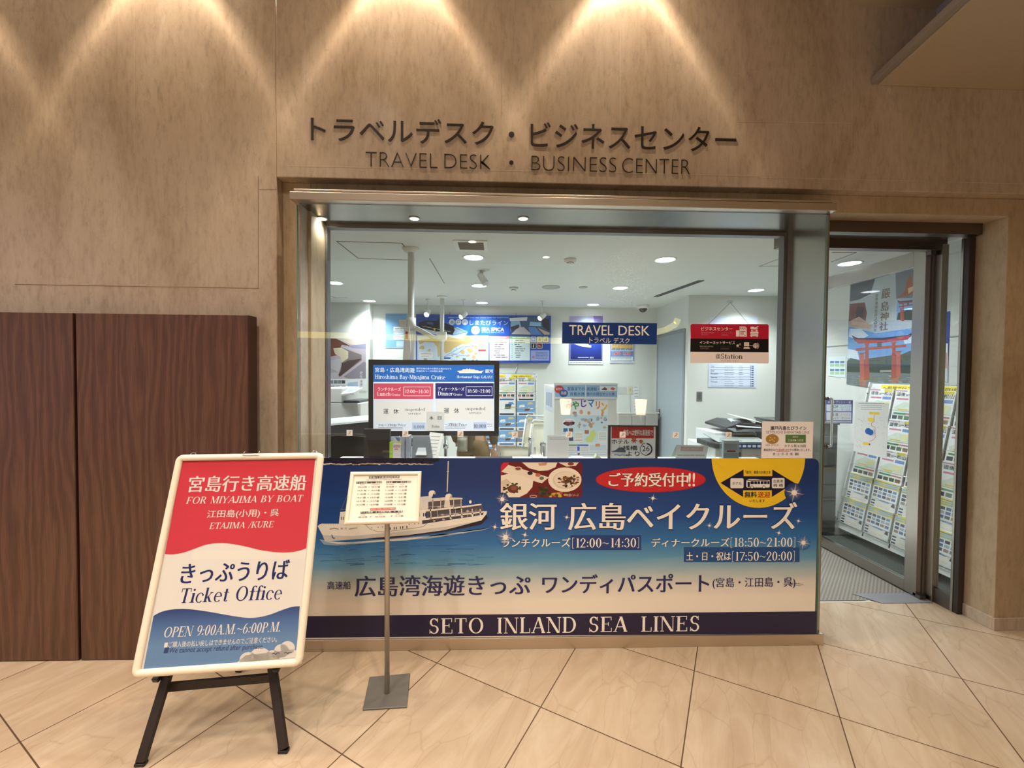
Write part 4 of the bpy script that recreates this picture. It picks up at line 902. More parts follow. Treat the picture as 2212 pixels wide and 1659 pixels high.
a.poly(zp([(712, 1040), (1360, 1020), (1355, 1080), (708, 1102)]), (196, 84, 74), 1); zt_('高速船 江田島(小用)呉行き時刻表', 730, 1042, 1340, 1082, -18)
a.poly(zp([(464, 1128), (1540, 1098), (1536, 1150), (460, 1184)]), DK, 1); zt_('ホテル桟橋   → 江田島(小用)   →   呉港', 470, 1112, 1530, 1166, -26)
for s, x0, x1, y in (('HOTEL', 456, 580, 1214), ('KOYO', 922, 1010, 1202), ('KURE', 1370, 1470, 1186)): zt_(s, x0, y-13, x1, y+13, -2, col=TX)
for s, x0, x1, y in (('08:20発', 406, 632, 1268), ('⇒', 696, 742, 1264), ('08:46発', 826, 1096, 1258), ('⇒', 1232, 1280, 1244), ('10:10着', 1340, 1556, 1240)): zt_(s, x0, y-20, x1, y+20, -4, col=TX)
a.done('timetable', t)
GP = mat((176, 170, 160), .32, .6); BPM = mat((118, 114, 108), .45, .3)
top = M @ Vector((Wd/2, .02, -Hd*.75))
MB().mat(GP).tube([Vector((pb.x, pb.y, .006)), Vector((pb.x, pb.y, top.z-.02)), Vector((pb.x, pb.y+.002, top.z))], .0118, 16).build('pole', t)
MB().mat(GP).box((.10, .012, -Hd*.95), (Wd-.10, .02, -Hd*.6), M).build('bracket', t)
q = [atz(*v, 0) for v in ((783, 1536), (879, 1530), (886, 1457), (798, 1465))]
MB().mat(BPM).prism([(v.x, v.y, .001) for v in q], (0, 0, .007)).build('base_plate', t, .003)
# ================================================================ ON THE SHOP GLASS
INW = (245, 238, 228)
M = facing(1316, 720, GY-.0065); a = Art(M); NB = (8, 54, 126); a.rough = .3
t = thing('travel_desk_sign', M.to_translation(), 'navy travel desk sign with white letters fixed to the shop glass', 'sign')
a.sheet(1214.7, 697, 1419, 743, NB, .006); a.done('board', t); a = Art(M); a.rough = .35
a.text('TRAVEL', 1229.4, 702.5, 1324.6, 724, INW, 2, bold=.004, tilt=1).text('DESK', 1335.8, 703.5, 1403.4, 724.7, INW, 2, bold=.004, tilt=.6).text('トラベル', 1273, 729.4, 1319.5, 741, INW, 2, bold=.004).text('デスク', 1325.5, 729.8, 1360, 741.3, INW, 2, bold=.004)
a.done('lettering', t)

M = facing(1576, 743, GY-.010); a = Art(M); a.rough = .3; CR = (190, 24, 58); PK = (251, 240, 237)
t = thing('hanging_sign', M.to_translation(), 'red, black and white business center sign hung from a suction hook', 'sign')
a.rrect(1491, 700, 1660.6, 784.5, 3, PK, .5)
a.poly([(1492, 731.2), (1660.3, 732.2), (1660.6, 703), (1658, 700.2), (1494, 699.8), (1491.3, 703)], CR, 1); a.poly([(1491, 760), (1660, 761), (1660.3, 732.2), (1491.6, 731.2)], (14, 12, 14), 1)
a.text('ビジネスセンター', 1514.7, 706.3, 1581.9, 714.3, INW, 2, bold=.012, tilt=.5)
for s, x0, y0, x1, y1, c in (('Business center', 1514.7, 716.4, 1543.4, 719.6, (226, 150, 160)), ('비즈니스 센터', 1558.5, 717, 1582.8, 720.6, (200, 96, 116)), ('商务中心', 1514.7, 721, 1529.7, 724.8, (214, 120, 136)), ('商務中心', 1558.5, 721.6, 1573.5, 725.4, (214, 120, 136))): a.text(s, x0, y0, x1, y1, c, 2)
a.text('インターネットサービス', 1511.4, 736.8, 1587.4, 743.6, INW, 2, bold=.014, tilt=.5)
for s, x0, y0, x1, y1, c in (('Internet service', 1511.8, 746.2, 1540.3, 749.6, (180, 170, 140)), ('인터넷 서비스', 1556.3, 746.6, 1580.8, 750.2, (70, 66, 64)), ('互联网服务', 1512, 751, 1531, 754.6, (120, 110, 104)), ('互聯網服務', 1556, 751.6, 1575, 755.2, (110, 100, 94))): a.text(s, x0, y0, x1, y1, c, 2)
a.text('@', 1545.9, 764.4, 1555.8, 775.4, (30, 24, 26), 2).text('Station', 1557.5, 764, 1604, 775.4, (30, 24, 26), 2, 'roman').text('アットステーション', 1557.3, 777.4, 1594.7, 781.2, (90, 76, 74), 2)
a.rect(1589.8, 713.4, 1597, 727, PK, 2).poly([(1597.5, 727), (1613, 727.4), (1612.6, 707.6), (1609, 705.3), (1597.5, 705.2)], PK, 2).text('FAX', 1598.8, 707.2, 1610.8, 711.8, CR, 3, bold=.02).rect(1598.4, 715.2, 1610, 716.6, CR, 3)
for i in range(3): a.line([(1598.6, 718.6+2*i), (1606.5, 718.7+2*i)], .9, CR, 3)
a.ell(1609, 724.4, 1.2, 1.2, CR, 3, 10)
a.poly([(1621, 711), (1621, 706), (1627, 705.6), (1631, 707.4), (1638, 704.3), (1638.4, 706.4), (1632, 709), (1637.6, 709.4), (1637.6, 711)], PK, 2).rect(1622.6, 712, 1636.4, 716.4, PK, 2).rect(1620.5, 717, 1638.2, 720.4, PK, 2).rect(1621.2, 721.2, 1637.6, 723.4, PK, 2).rect(1620.5, 724, 1637.6, 726.4, PK, 2).rect(1622.2, 726.8, 1624.6, 728, PK, 2).rect(1634, 726.8, 1636.4, 728, PK, 2).rect(1625.5, 713.2, 1632.6, 715.6, CR, 2.5)
IW = (236, 220, 210)
a.rect(1590.8, 744.4, 1595.6, 748.6, IW, 2).ring(1598.4, 743.6, 2.2, 2, .7, IW, 2, n=12).text('プリンタ', 1590.6, 750, 1598.4, 752, IW, 2)
a.rect(1607, 739.6, 1618, 748, IW, 2).rect(1609, 741, 1616, 746.4, (226, 206, 196), 2.4).poly([(1605.3, 753.2), (1619.9, 753.2), (1618, 749.6), (1607.4, 749.6)], IW, 2)
a.line([(1618.4, 746.6), (1626, 746.9)], .8, IW, 2).ell(1631.9, 747, 5.4, 5.6, IW, 2)
for dy in (-3, 0, 3): a.line([(1627, 747+dy), (1637, 747+dy)], .6, (14, 12, 14), 2.4)
for dx in (-2.4, 2.4): a.line([(1631.9+dx, 742.4), (1631.9+dx, 751.6)], .5, (14, 12, 14), 2.4)
a.ring(1631.9, 747, 7.6, 7.6, .8, IW, 2, -60, 60, 10)
a.done('panel', t)
b = MB().mat(mat((240, 226, 220), .4)); q = [at(*v, GY-.0095) for v in ((1492, 783.5), (1660, 785), (1660, 702), (1492, 700))]; b.prism(q, (0, .005, 0)); b.build('board', t)
hk = at(1577, 652, GY-.008)
MB().mat(ACRYL).lathe_m([(.0001, -.008), (.016, -.007), (.018, .004), (.012, .008), (.0001, .008)], hk, 16, (1, .4, 1)).build('suction_hook', t)
for px, py in ((1531, 699.6), (1617.5, 700.6)): MB().mat(mat((150, 146, 138), .4, .6)).tube([hk+Vector((0, -.004, -.004)), at(px, py, GY-.007)], .0012, 6).build('cord', t)

M = facing(1700, 950, GY-.0012); a = Art(M); a.rough = .5; BK2 = (52, 48, 62)
a.sheet(1645.5, 910.8, 1756, 989.6, (253, 247, 246), .0008)
a.text('瀬戸内島たびライン', 1664, 920.4, 1742, 929, BK2, 2, bold=.02).text('SETOUCHI SHIMATABI LINE', 1655, 931, 1748, 936.4, (120, 96, 92), 2, bold=-.008)
a.ell(1668, 948.4, 14, 10.5, (176, 136, 64), 2)
for x, y in ((1664, 945), (1673, 946), (1663, 951), (1672, 953), (1668, 949)): a.ell(x, y, 1.6, 1.4, (238, 214, 160), 2.5, 8)
a.text('SEA SPICA', 1653.5, 959.6, 1682, 963.2, (150, 120, 90), 2, bold=-.006).rect(1696.5, 939, 1740.6, 956.4, (92, 134, 72), 2).text('呉向き', 1712, 941.6, 1724, 945.8, INW, 3).text('広島港▶三原港', 1702, 948.6, 1735, 953.6, INW, 3)
a.text('ホテル発 8:38発', 1694, 960, 1741, 966.6, (80, 66, 66), 2).text('乗船受付は', 1649.4, 969, 1675.5, 974.6, BK2, 2, bold=.006).text('午前8時10分', 1676.5, 969, 1705, 974.6, (190, 50, 50), 2, bold=.006).text('から開始いたします。', 1706, 969, 1751, 974.6, BK2, 2, bold=.006)
a.line([(1676, 975.6), (1705, 975.6)], .5, (190, 50, 50), 2).text('金・土・日・月・祝、運航', 1669.5, 977.6, 1725.6, 983.6, BK2, 2, bold=.006)
tag(a.done('paper_notice'), 'pink paper notice with a gold oval taped above the banner at right', 'notice')
ords = ['first', 'second', 'third', 'fourth', 'fifth', 'sixth', 'seventh', 'eighth']
for i, (x, y) in enumerate(((755, 935), (875.5, 937), (994.5, 937.5), (1112, 938.5), (1229, 938.7), (1345, 939), (1460, 939.5), (1574, 939.8))):
    a = Art(facing(x, y, GY-.0006)); a.sheet(x-6.4, y-6.4, x+6.4, y+6.4, (254, 252, 250), .0004)
    C_ = (140, 110, 96)
    a.line([(x+2.6, y-4), (x-.6, y+2.4), (x-3.4, y+3.4), (x-2.4, y+1.6), (x+3.8, y+3.2)], .7, C_, 1).ring(x+1.2, y-1.8, 2.6, 2.6, .6, C_, 1, n=12)
    tag(a.done('glass_sticker'), 'small cream square sticker on the shop glass, %s from the left' % ords[i], 'sticker', 'square stickers in a row on the shop glass')

# ================================================================ CEILING OF THE OFFICE
GRAY = mat((200, 202, 198), .6)
names = ['in the front row left of the middle', 'in the front row right of the middle', 'in the second row right of the middle', 'in the second row left of the middle', 'at the left end of the second row', 'at the left end of the back row', 'in the back row left of the middle', 'in the back row right of the middle', 'in the second row above the hanging sign', 'in the front row seen through the right jamb glass', 'in the front row seen through the doorway']
for (x, y), nm in zip(OFFICE_GRID, names):
    t = thing('ceiling_downlight', (x, y, OFF_Z), 'round bright ceiling downlight ' + nm, 'ceiling light', 'ceiling downlights of the travel office')
    MB().mat(WHITE).lathe([(.083, -.001), (.084, -.004), (.098, -.006), (.100, -.001), (.100, 0)], (x, y, OFF_Z), 28, False).build('ring', t)
    MB().mat(emit((240, 248, 255), 9)).lathe([(.0001, -.0015), (.083, -.0015), (.083, -.0005)], (x, y, OFF_Z), 28).build('lens', t)
q = atz(1018, 530, OFF_Z)
t = thing('ceiling_vent', q, 'square ceiling air vent with grey slats near the front row of lights', 'vent')
MB().mat(WHITE).box((q.x-.13, q.y-.13, OFF_Z-.008), (q.x+.13, q.y-.10, OFF_Z)).box((q.x-.13, q.y+.10, OFF_Z-.008), (q.x+.13, q.y+.13, OFF_Z)).box((q.x-.13, q.y-.1, OFF_Z-.008), (q.x-.10, q.y+.1, OFF_Z)).box((q.x+.10, q.y-.1, OFF_Z-.008), (q.x+.13, q.y+.1, OFF_Z)).build('frame', t)
b = MB().mat(mat((150, 140, 134), .7)).box((q.x-.1, q.y-.1, OFF_Z-.002), (q.x+.1, q.y+.1, OFF_Z))
for i in range(9): b.bar((q.x-.1, q.y-.09+i*.0225, OFF_Z-.005), (q.x+.1, q.y-.09+i*.0225, OFF_Z-.005), .009, .004)
b.build('grille', t)
for px, py, lab in ((1232, 560, 'white round smoke detector on the ceiling between the front lights'), (1110, 621, 'small white smoke detector on the ceiling behind the front row of lights')):
    q = atz(px, py, OFF_Z); t = thing('smoke_detector', q, lab, 'smoke detector')
    MB().mat(PLASTIC).lathe([(.0001, -.045), (.022, -.044), (.03, -.03), (.052, -.022), (.055, 0)], q, 20).build('housing', t)
    MB().mat(mat((40, 40, 40), .6)).lathe([(.028, -.034), (.031, -.034), (.031, -.03), (.028, -.03)], q, 20, False).build('sensor_slot', t)
for px, py, r_, lab in ((1190, 620, .105, 'large round ceiling speaker grille behind the front row of lights'), (1260, 620, .05, 'smaller round ceiling speaker grille beside the large one')):
    q = atz(px, py, OFF_Z); tag(MB().mat(mat((176, 178, 174), .7)).lathe([(.0001, -.004), (r_*.88, -.004), (r_, -.007), (r_, 0)], q, 28).build('speaker_grille'), lab, 'speaker')
q0, q1 = atz(1418, 640, OFF_Z), atz(1514, 606, OFF_Z)
t = thing('slot_diffuser', q0, 'long narrow black slot air diffuser in the ceiling left of the hanging sign', 'vent')
MB().mat(mat((120, 122, 120), .6)).bar((q0.x, q0.y, OFF_Z-.002), (q1.x, q1.y, OFF_Z-.002), .075, .004).build('trim', t)
for dx in (-.018, .018): MB().mat(BLACK).bar((q0.x+dx, q0.y+.02, OFF_Z-.005), (q1.x+dx, q1.y-.02, OFF_Z-.005), .018, .004).build('slot', t)
q = at(1389, 668, 6.0); q.z = OFF_Z
t = thing('dome_camera', q, 'white dome security camera on the ceiling near the grey door', 'security camera')
MB().mat(PLASTIC).lathe([(.075, -.05), (.085, -.02), (.085, 0)], q, 24).build('housing', t)
MB().mat(mat((40, 42, 44), .1)).lathe([(.0001, -.105), (.035, -.095), (.056, -.07), (.062, -.05)], q, 24).build('dome', t)
def spot(px, py, Yd, head, aim, lab, power=0):
    p = at(px, py, Yd); t = thing('ceiling_spotlight', (p.x, p.y, OFF_Z), lab, 'spotlight', 'white ceiling spotlights in the office')
    MB().mat(WHITE).lathe([(.03, -.012), (.03, 0)], (p.x, p.y, OFF_Z), 16).tube([(p.x, p.y, OFF_Z-.01), p], .006, 8).build('stem', t)
    aim = Vector(aim).normalized(); MB().mat(WHITE).tube([p-aim*head*.7, p-aim*head*.6, p+aim*head*.6], [.022, .032, .036], 18).build('lamp_head', t)
    MB().mat(emit((226, 238, 255), 40) if power else mat((210, 214, 216), .3)).tube([p+aim*(head*.6+.0005), p+aim*(head*.6+.0015)], .031, 18).build('lens', t)
    if power: light('wall_spot', 'SPOT', p+aim*(head*.6+.02), power, (.82, .9, 1), aim.to_track_quat('-Z', 'Y').to_euler(), spot_size=R_(100), spot_blend=.8, shadow_soft_size=.03)
spot(1043, 603, atz(1040, 585, OFF_Z).y, .10, (.45, -.25, -.75), 'white ceiling spotlight turned right in front of the second row of lights')
spot(924, 676, 5.75, .09, (-.15, -.7, -.5), 'glaring ceiling spotlight over the left end of the wide blue board', 8)
spot(1001, 681, 5.75, .09, (-.55, -.5, -.5), 'glaring ceiling spotlight over the middle of the wide blue board', 7)
spot(1171, 684, 5.75, .09, (-.6, -.4, -.5), 'ceiling spotlight over the right end of the wide blue board', 6)

# ---- display screen hung from a ceiling pole
def E_(c): return emit(c, .62)
TVY = 3.22
M = facing(937, 860, TVY); a = Art(M)
t = thing('display_screen', M.to_translation(), 'black framed cruise information screen hung behind the shop glass', 'screen')
q0, q1 = at(795.6, 860, TVY).x, at(1078.2, 860, TVY).x; z0, z1 = at(937, 941.2, TVY).z, at(937, 777.6, TVY).z
BZ = mat((40, 32, 30), .25)
MB().mat(BZ).box((q0, TVY, z0), (q1, TVY+.012, z1)).mat(BLACK).box((q0+.03, TVY+.012, z0+.03), (q1-.03, TVY+.05, z1-.03)).build('housing', t, .003)
a.rect(806.3, 788.4, 1067.6, 931, E_((206, 212, 224)), .5)
bl = E_((24, 96, 176)); a.rect(806.3, 788.4, 1067.6, 825, bl, 1); a.rect(806.3, 825, 1067.6, 828, E_((226, 230, 236)), 1)
a.rect(807.6, 828.3, 936, 862, E_((196, 68, 92)), 1).rect(940.5, 827.5, 1066.7, 861.2, E_((24, 26, 96)), 1).rect(936, 828, 940.5, 931, E_((214, 220, 230)), 1)
WB = E_((214, 210, 206)); a.rect(811, 868, 933, 910, WB, 1).rect(943, 867, 1063, 908.5, WB, 1)
ew_, ek = E_((236, 238, 240)), E_((44, 44, 56)); pk_ = E_((250, 226, 226))
a.text('宮島・広島湾周遊', 810.3, 794, 895.8, 804.6, ew_, 2, 'mincho').text('瀬戸内海の島々の景色を眺めながら', 899, 794.4, 975, 798.2, ew_, 2).text('本格的なコース料理を満喫', 899, 800, 956, 804, ew_, 2).text('Hiroshima Bay-Miyajima Cruise', 810.3, 809.6, 962, 821.5, ew_, 2, 'roman')
a.poly([(987, 801.4), (992, 804.6), (1040, 804.4), (1045.6, 800.6), (1034, 801.6), (1033, 800), (1026, 799.6), (1025, 798), (1014, 797.6), (1000, 797.6), (998, 800.4)], E_((236, 214, 190)), 2).rect(1008, 795.6, 1009.4, 798, ew_, 2).rect(1014, 795.6, 1015.4, 798, ew_, 2).line([(992, 805.4), (1041, 805.2)], 1.4, ew_, 2)
a.text('銀河', 1048, 797.6, 1065, 805.6, ew_, 2, 'mincho').text('[Restaurant Ship] GALAXY', 987, 811, 1064.6, 818.6, ew_, 2, 'roman')
a.text('ランチクルーズ', 815.8, 836.7, 866, 844.3, pk_, 2, 'mincho').text('Lunch', 815, 846.6, 844, 855, pk_, 2, 'roman').text('Cruise', 846, 850, 865, 855, pk_, 2, 'roman').frame(872, 835.8, 929.4, 855, .9, pk_, 2).text('12:00~14:30', 875.4, 841.6, 925.6, 849.4, pk_, 2, 'roman')
a.text('ディナークルーズ', 945.7, 836.4, 1003, 844, ew_, 2, 'mincho').text('Dinner', 946, 846, 978, 854.4, ew_, 2, 'roman').text('Cruise', 979.5, 849.6, 999, 854.4, ew_, 2, 'roman').frame(1006.7, 835.2, 1063, 854.6, .9, ew_, 2).text('18:50~21:00', 1010.4, 841, 1059, 848.4, ew_, 2, 'roman')
for dx, dy in ((0, 0), (131, -1.4)): a.text('運', 828+dx, 883+dy, 839+dx, 894+dy, ek, 2, 'mincho').text('休', 849.7+dx, 883+dy, 861+dx, 894+dy, ek, 2, 'mincho').text('suspended', 875+dx-.6, 880.8+dy, 918+dx-.6, 889.4+dy, ek, 2, 'roman', .04).text('service', 883+dx-1, 890.4+dy, 910+dx-1, 895.6+dy, ek, 2, 'roman', .04)
gb = E_((176, 188, 212)); a.rect(890, 913, 919.5, 928.7, gb, 1).rect(1022.6, 912, 1051, 927.4, gb, 1)
a.text('クルーズ料金/', 817, 915.4, 857.5, 921.4, ek, 2, 'mincho').text('Price', 859, 915.2, 877.5, 921, ek, 2, 'roman').text('ーズ料金/', 961.5, 914, 989, 920.4, ek, 2, 'mincho').text('Price', 991, 914, 1009, 920, ek, 2, 'roman')
a.text('8,000', 893.7, 918.4, 915.9, 927, ek, 2, 'roman').text('10,000', 1024, 916.4, 1049.3, 925.6, ek, 2, 'roman').text('円から', 1052.4, 915, 1063.4, 918.4, ek, 2)
a.lines(817, 923.4, 871, 2, 3, .7, ek, 2, 3).lines(962, 922, 1005, 2, 3, .7, ek, 2, 4).lines(1052.6, 920.4, 1063, 1, 2, .7, ek, 2, 5)
a.done('screen', t)
p = atz(888, 537, OFF_Z); PX, PYY = p.x, p.y
b = MB().mat(WHITE).lathe([(.025, -.035), (.05, -.03), (.07, -.006), (.07, 0)], (PX, PYY, OFF_Z), 24); b.build('ceiling_flange', t)
MB().mat(WHITE).tube([(PX, PYY, OFF_Z-.02), (PX, PYY, z0+.1)], .026, 18).build('pole', t)
cz = at(880, 700, PYY).z
MB().mat(WHITE).tube([(PX, PYY, cz-.05), (PX, PYY, cz+.05)], .04, 18).build('clamp', t)
MB().mat(WHITE).box((PX-.09, PYY-.04, cz-.03), (PX-.03, PYY+.03, cz+.03)).bar((PX-.06, PYY, cz-.01), at(868, 692, PYY-.02), .03, .03).build('swivel_bracket', t, .004)
MB().mat(WHITE).bar((PX+.02, PYY, cz-.02), at(936, 729, PYY+.05), .022, .035).build('diagonal_arm', t, .003)
MB().mat(STEEL_D).box((PX-.05, TVY+.05, z0+.16), (PX+.05, PYY-.024, z1-.16)).build('mount_plate', t)
for px in (919, 1003):
    q = at(px, 777, TVY+.03); MB().mat(CHROME).box((q.x-.012, q.y-.01, q.z-.004), (q.x+.012, q.y+.01, q.z+.012)).build('top_clip', t)
a = Art(facing(940, 910, TVY-.004)); a.sheet(921, 889.4, 959.6, 930.6, (250, 250, 250), .0012); a.rough = .6
a.text('本', 927, 898.8, 936.5, 906.4, BK2, 2, 'mincho').text('日', 945.6, 898.8, 953.4, 906.4, BK2, 2, 'mincho').text('Today', 932.4, 918.6, 950, 925, BK2, 2, 'roman')
tag(a.done('paper_tag'), 'small white paper tag reading today stuck over the screen', 'notice')
# cloth strip hanging from the pole
b = MB().mat(mat((226, 226, 230), .8)); q = [at(x, y, PYY-.06) for x, y in ((873, 707), (884, 704), (887, 760), (882, 782), (870, 784), (872, 740))]; b.prism(q, (0, .006, 0))
b.mat(mat((186, 60, 60), .8)).prism([at(x, y, PYY-.062) for x, y in ((876, 716), (881, 716), (881, 732), (876, 732))], (0, .001, 0)); tag(b.build('hanging_paper_strip'), 'white paper strip hanging from the ceiling pole above the screen', 'paper strip')
p = atz(955, 640, OFF_Z)
t = thing('ceiling_pole', (p.x, p.y, OFF_Z), 'thinner white ceiling pole further back before the wide blue board', 'pole')
MB().mat(WHITE).lathe([(.025, -.03), (.06, -.02), (.07, 0)], p, 20).build('ceiling_flange', t); zb = at(955, 800, p.y).z
MB().mat(WHITE).tube([(p.x, p.y, OFF_Z-.02), (p.x, p.y, zb)], .027, 16).build('pole', t)
cz = at(955, 725, p.y).z; MB().mat(WHITE).box((p.x-.06, p.y-.05, cz-.05), (p.x+.06, p.y+.03, cz+.05)).build('clamp', t, .006)

# ================================================================ POSTERS AND BOARDS
Bk = BY-.006
Z3 = lambda x, y: (890+x*.14014, 660+y*.14014)
a = Art(facing(1045, 730, BY-.03)); a.rough = .4; SB = (30, 74, 176)
t = thing('wide_wall_board', a.o, 'wide blue ferry board with map and timetable on the back wall', 'wall board')
a.sheet(898.7, 680.5, 1189.6, 783, SB, .026); a.done('board', t); a = Art(facing(1045, 730, BY-.0305)); a.rough = .4
p3 = lambda q: [Z3(*v) for v in q]
a.poly(p3([(480, 150), (1500, 150), (1500, 455), (480, 455)]), (26, 92, 206), 1); a.poly(p3([(62, 150), (480, 150), (480, 455), (62, 455)]), (34, 70, 150), 1); a.poly(p3([(420, 250), (900, 300), (860, 455), (480, 455)]), (30, 120, 226), 1.3)
a.poly(p3([(80, 462), (1182, 462), (1182, 850), (80, 850)]), (206, 222, 240), 1)
rr = random.Random(8); SAND = (206, 178, 122)
a.poly(p3([(560, 470), (860, 470), (900, 510), (960, 540), (880, 590), (760, 600), (640, 660), (600, 710), (520, 740), (490, 700), (500, 560)]), SAND, 2); a.poly(p3([(90, 540), (300, 500), (420, 520), (470, 560), (460, 740), (400, 800), (390, 640), (330, 570), (200, 560), (120, 600)]), SAND, 2); a.poly(p3([(880, 475), (1170, 475), (1160, 530), (1100, 500), (1000, 510)]), SAND, 2)
for x, y, r_ in ((160, 650, 50), (270, 690, 30), (780, 720, 45), (890, 690, 55), (980, 640, 40), (1050, 600, 40), (950, 800, 45), (700, 790, 28), (980, 740, 30), (1040, 560, 25), (870, 770, 25), (620, 770, 20)):
    a.poly(p3([(x+r_*(.6+rr.random()*.6)*math.cos(k*.8976), y+r_*(.4+rr.random()*.5)*math.sin(k*.8976)) for k in range(7)]), SAND, 2.2)
for q in ([(470, 800), (620, 720), (760, 640), (960, 620)], [(500, 790), (700, 740), (840, 640)], [(600, 730), (720, 770), (840, 770)]): a.line(p3(q), .7, (60, 100, 190), 3)
a.poly(p3([(1022, 678), (1140, 678), (1140, 706), (1022, 706)]), (200, 70, 70), 3); a.poly(p3([(85, 500), (220, 480), (330, 470), (360, 500), (220, 520), (90, 528)]), (240, 240, 238), 3)
a.poly(p3([(110, 720), (320, 720), (320, 815), (110, 815)]), (236, 236, 236), 3).line(p3([(135, 740), (300, 740)]), .8, (210, 110, 110), 3.5).line(p3([(135, 760), (300, 760)]), .8, (220, 160, 160), 3.5).line(p3([(135, 785), (260, 785)]), .8, (120, 140, 180), 3.5)
for k in range(10): a.ell(*Z3(470+rr.uniform(0, 600), 560+rr.uniform(0, 230)), .8, .8, (30, 40, 70), 3.4, 6)
a.poly(p3([(485, 800), (600, 800), (590, 825), (490, 825)]), (50, 80, 150), 3)
# boat
a.poly(p3([(95, 340), (240, 370), (460, 420), (640, 460), (860, 408), (790, 525), (560, 485), (260, 430), (100, 385)]), (206, 224, 238), 3).poly(p3([(105, 262), (210, 232), (380, 236), (430, 170), (470, 250), (640, 320), (660, 380), (620, 455), (420, 410), (140, 345), (98, 320)]), (30, 34, 54), 3.4)
a.poly(p3([(600, 360), (700, 330), (856, 400), (640, 455)]), (170, 200, 226), 3.2).line(p3([(160, 318), (330, 350), (600, 405)]), .9, (220, 210, 170), 3.8).poly(p3([(335, 345), (362, 350), (358, 388), (332, 382)]), (226, 206, 110), 4).poly(p3([(230, 250), (330, 262), (330, 300), (230, 280)]), (70, 90, 130), 3.8)
a.line(p3([(640, 330), (850, 430)]), .7, (60, 76, 110), 3.9)
for s, x in (('瀬', 615), ('戸', 715), ('内', 815)):
    a.ell(*Z3(x, 255), 6.4, 6.4, (240, 244, 250), 3); q = Z3(x, 255); a.text(s, q[0]-4, q[1]-4, q[0]+4, q[1]+4, (40, 80, 170), 4)
def z3t(s, x0, y0, x1, y1, c, **k_): p_, q_ = Z3(x0, y0), Z3(x1, y1); a.text(s, p_[0], p_[1], q_[0], q_[1], c, 4, **k_)
z3t('しまたびライン', 890, 228, 1480, 304, (240, 244, 250)); a.ell(*Z3(978, 380), 9.2, 9.2, (244, 246, 250), 3)
for x, y in ((988, 355), (958, 388), (1018, 390)): a.ell(*Z3(x, y), 1.5, 1.5, (110, 110, 130), 4, 10)
z3t('SEA SPICA', 1070, 340, 1420, 394, (244, 246, 250), bold=.03); z3t('SETOUCHI SHIMATABI LINE', 1072, 404, 1420, 424, (170, 190, 226))
p_ = Z3(560, 182); a.lines(p_[0], p_[1], Z3(1490, 0)[0], 1, 3, 1.8, (150, 180, 230), 4, 6)
# deck picture
a.poly(p3([(1515, 182), (2122, 182), (2122, 455), (1515, 455)]), (70, 92, 130), 2).poly(p3([(1520, 240), (1660, 240), (1690, 360), (1520, 400)]), (150, 186, 224), 2.5).poly(p3([(1500, 196), (1780, 178), (1770, 236), (1510, 240)]), (232, 236, 240), 3).poly(p3([(1530, 440), (1640, 340), (1720, 330), (1850, 450)]), (206, 200, 204), 2.8).poly(p3([(1820, 250), (1990, 260), (1990, 320), (1810, 310)]), (150, 196, 236), 3).poly(p3([(1790, 340), (1900, 330), (2010, 450), (1830, 450)]), (96, 140, 216), 2.9).poly(p3([(1990, 200), (2120, 200), (2120, 400), (2020, 330)]), (44, 50, 66), 3).poly(p3([(1930, 340), (2120, 420), (2120, 450), (2040, 450)]), (206, 180, 150), 3).poly(p3([(1520, 330), (1650, 290), (1650, 340), (1530, 410)]), (60, 66, 84), 3)
for x0, x1, hd, bg, tk, sd in ((1195, 1500, (232, 120, 140), (250, 232, 238), (226, 130, 150), 11), (1508, 1818, (70, 170, 150), (222, 240, 244), (60, 150, 110), 12)):
    a.poly(p3([(x0, 470), (x1, 470), (x1, 848), (x0, 848)]), bg, 2).poly(p3([(x0, 472), (x1, 472), (x1, 512), (x0, 512)]), hd, 2.5)
    q = Z3(x0+60, 530); r2 = random.Random(sd)
    for k in range(9):
        y = q[1]+k*4.6; a.rect(q[0]-5+.5, y, q[0]-3, y+2, tk, 3); L_ = r2.uniform(12, 30); a.lines(q[0]+r2.uniform(0, 5), y, q[0]+L_, 1, 2, 1.5, (90, 90, 110), 3, sd+k)
    a.lines(Z3(x0+40, 0)[0], Z3(0, 486)[1], Z3(x1-40, 0)[0], 1, 2, 1.4, (250, 250, 250), 3, sd)
a.poly(p3([(1830, 690), (2115, 690), (2115, 850), (1830, 850)]), (150, 168, 226), 2).ell(*Z3(1872, 795), 3, 3, (206, 110, 130), 3, 14); a.lines(*Z3(1905, 720), Z3(2090, 0)[0], 5, 3.2, 1.1, (90, 100, 150), 3, 17)
for x, y, c in ((1872, 520, (70, 130, 226)), (1968, 520, (206, 206, 150)), (2060, 520, (206, 206, 150)), (1874, 620, (30, 28, 32)), (1968, 620, (120, 44, 44))): q = Z3(x, y); a.rrect(q[0]-5.8, q[1]-5.8, q[0]+5.8, q[1]+5.8, 1.4, (236, 238, 242), 2.5).rrect(q[0]-5.1, q[1]-5.1, q[0]+5.1, q[1]+5.1, 1.2, c, 3)
q = Z3(1872, 525)
for r_ in (1.4, 2.8, 4.2): a.ring(q[0], q[1]+2, r_, r_, .7, (230, 236, 246), 3.5, 45, 135, 6)
q = Z3(1968, 522); a.ring(q[0], q[1]+1, 2.6, 2.6, .7, (60, 60, 60), 3.5).line([(q[0]-.6, q[1]-4), (q[0]-.4, q[1]+.6), (q[0]+2, q[1]+.8)], .8, (60, 60, 60), 3.6); q = Z3(2060, 525); a.rect(q[0]-3, q[1]-1, q[0]-1, q[1]+3, (110, 120, 80), 3.5).rect(q[0], q[1]-3, q[0]+3, q[1]+3, (110, 120, 80), 3.5)
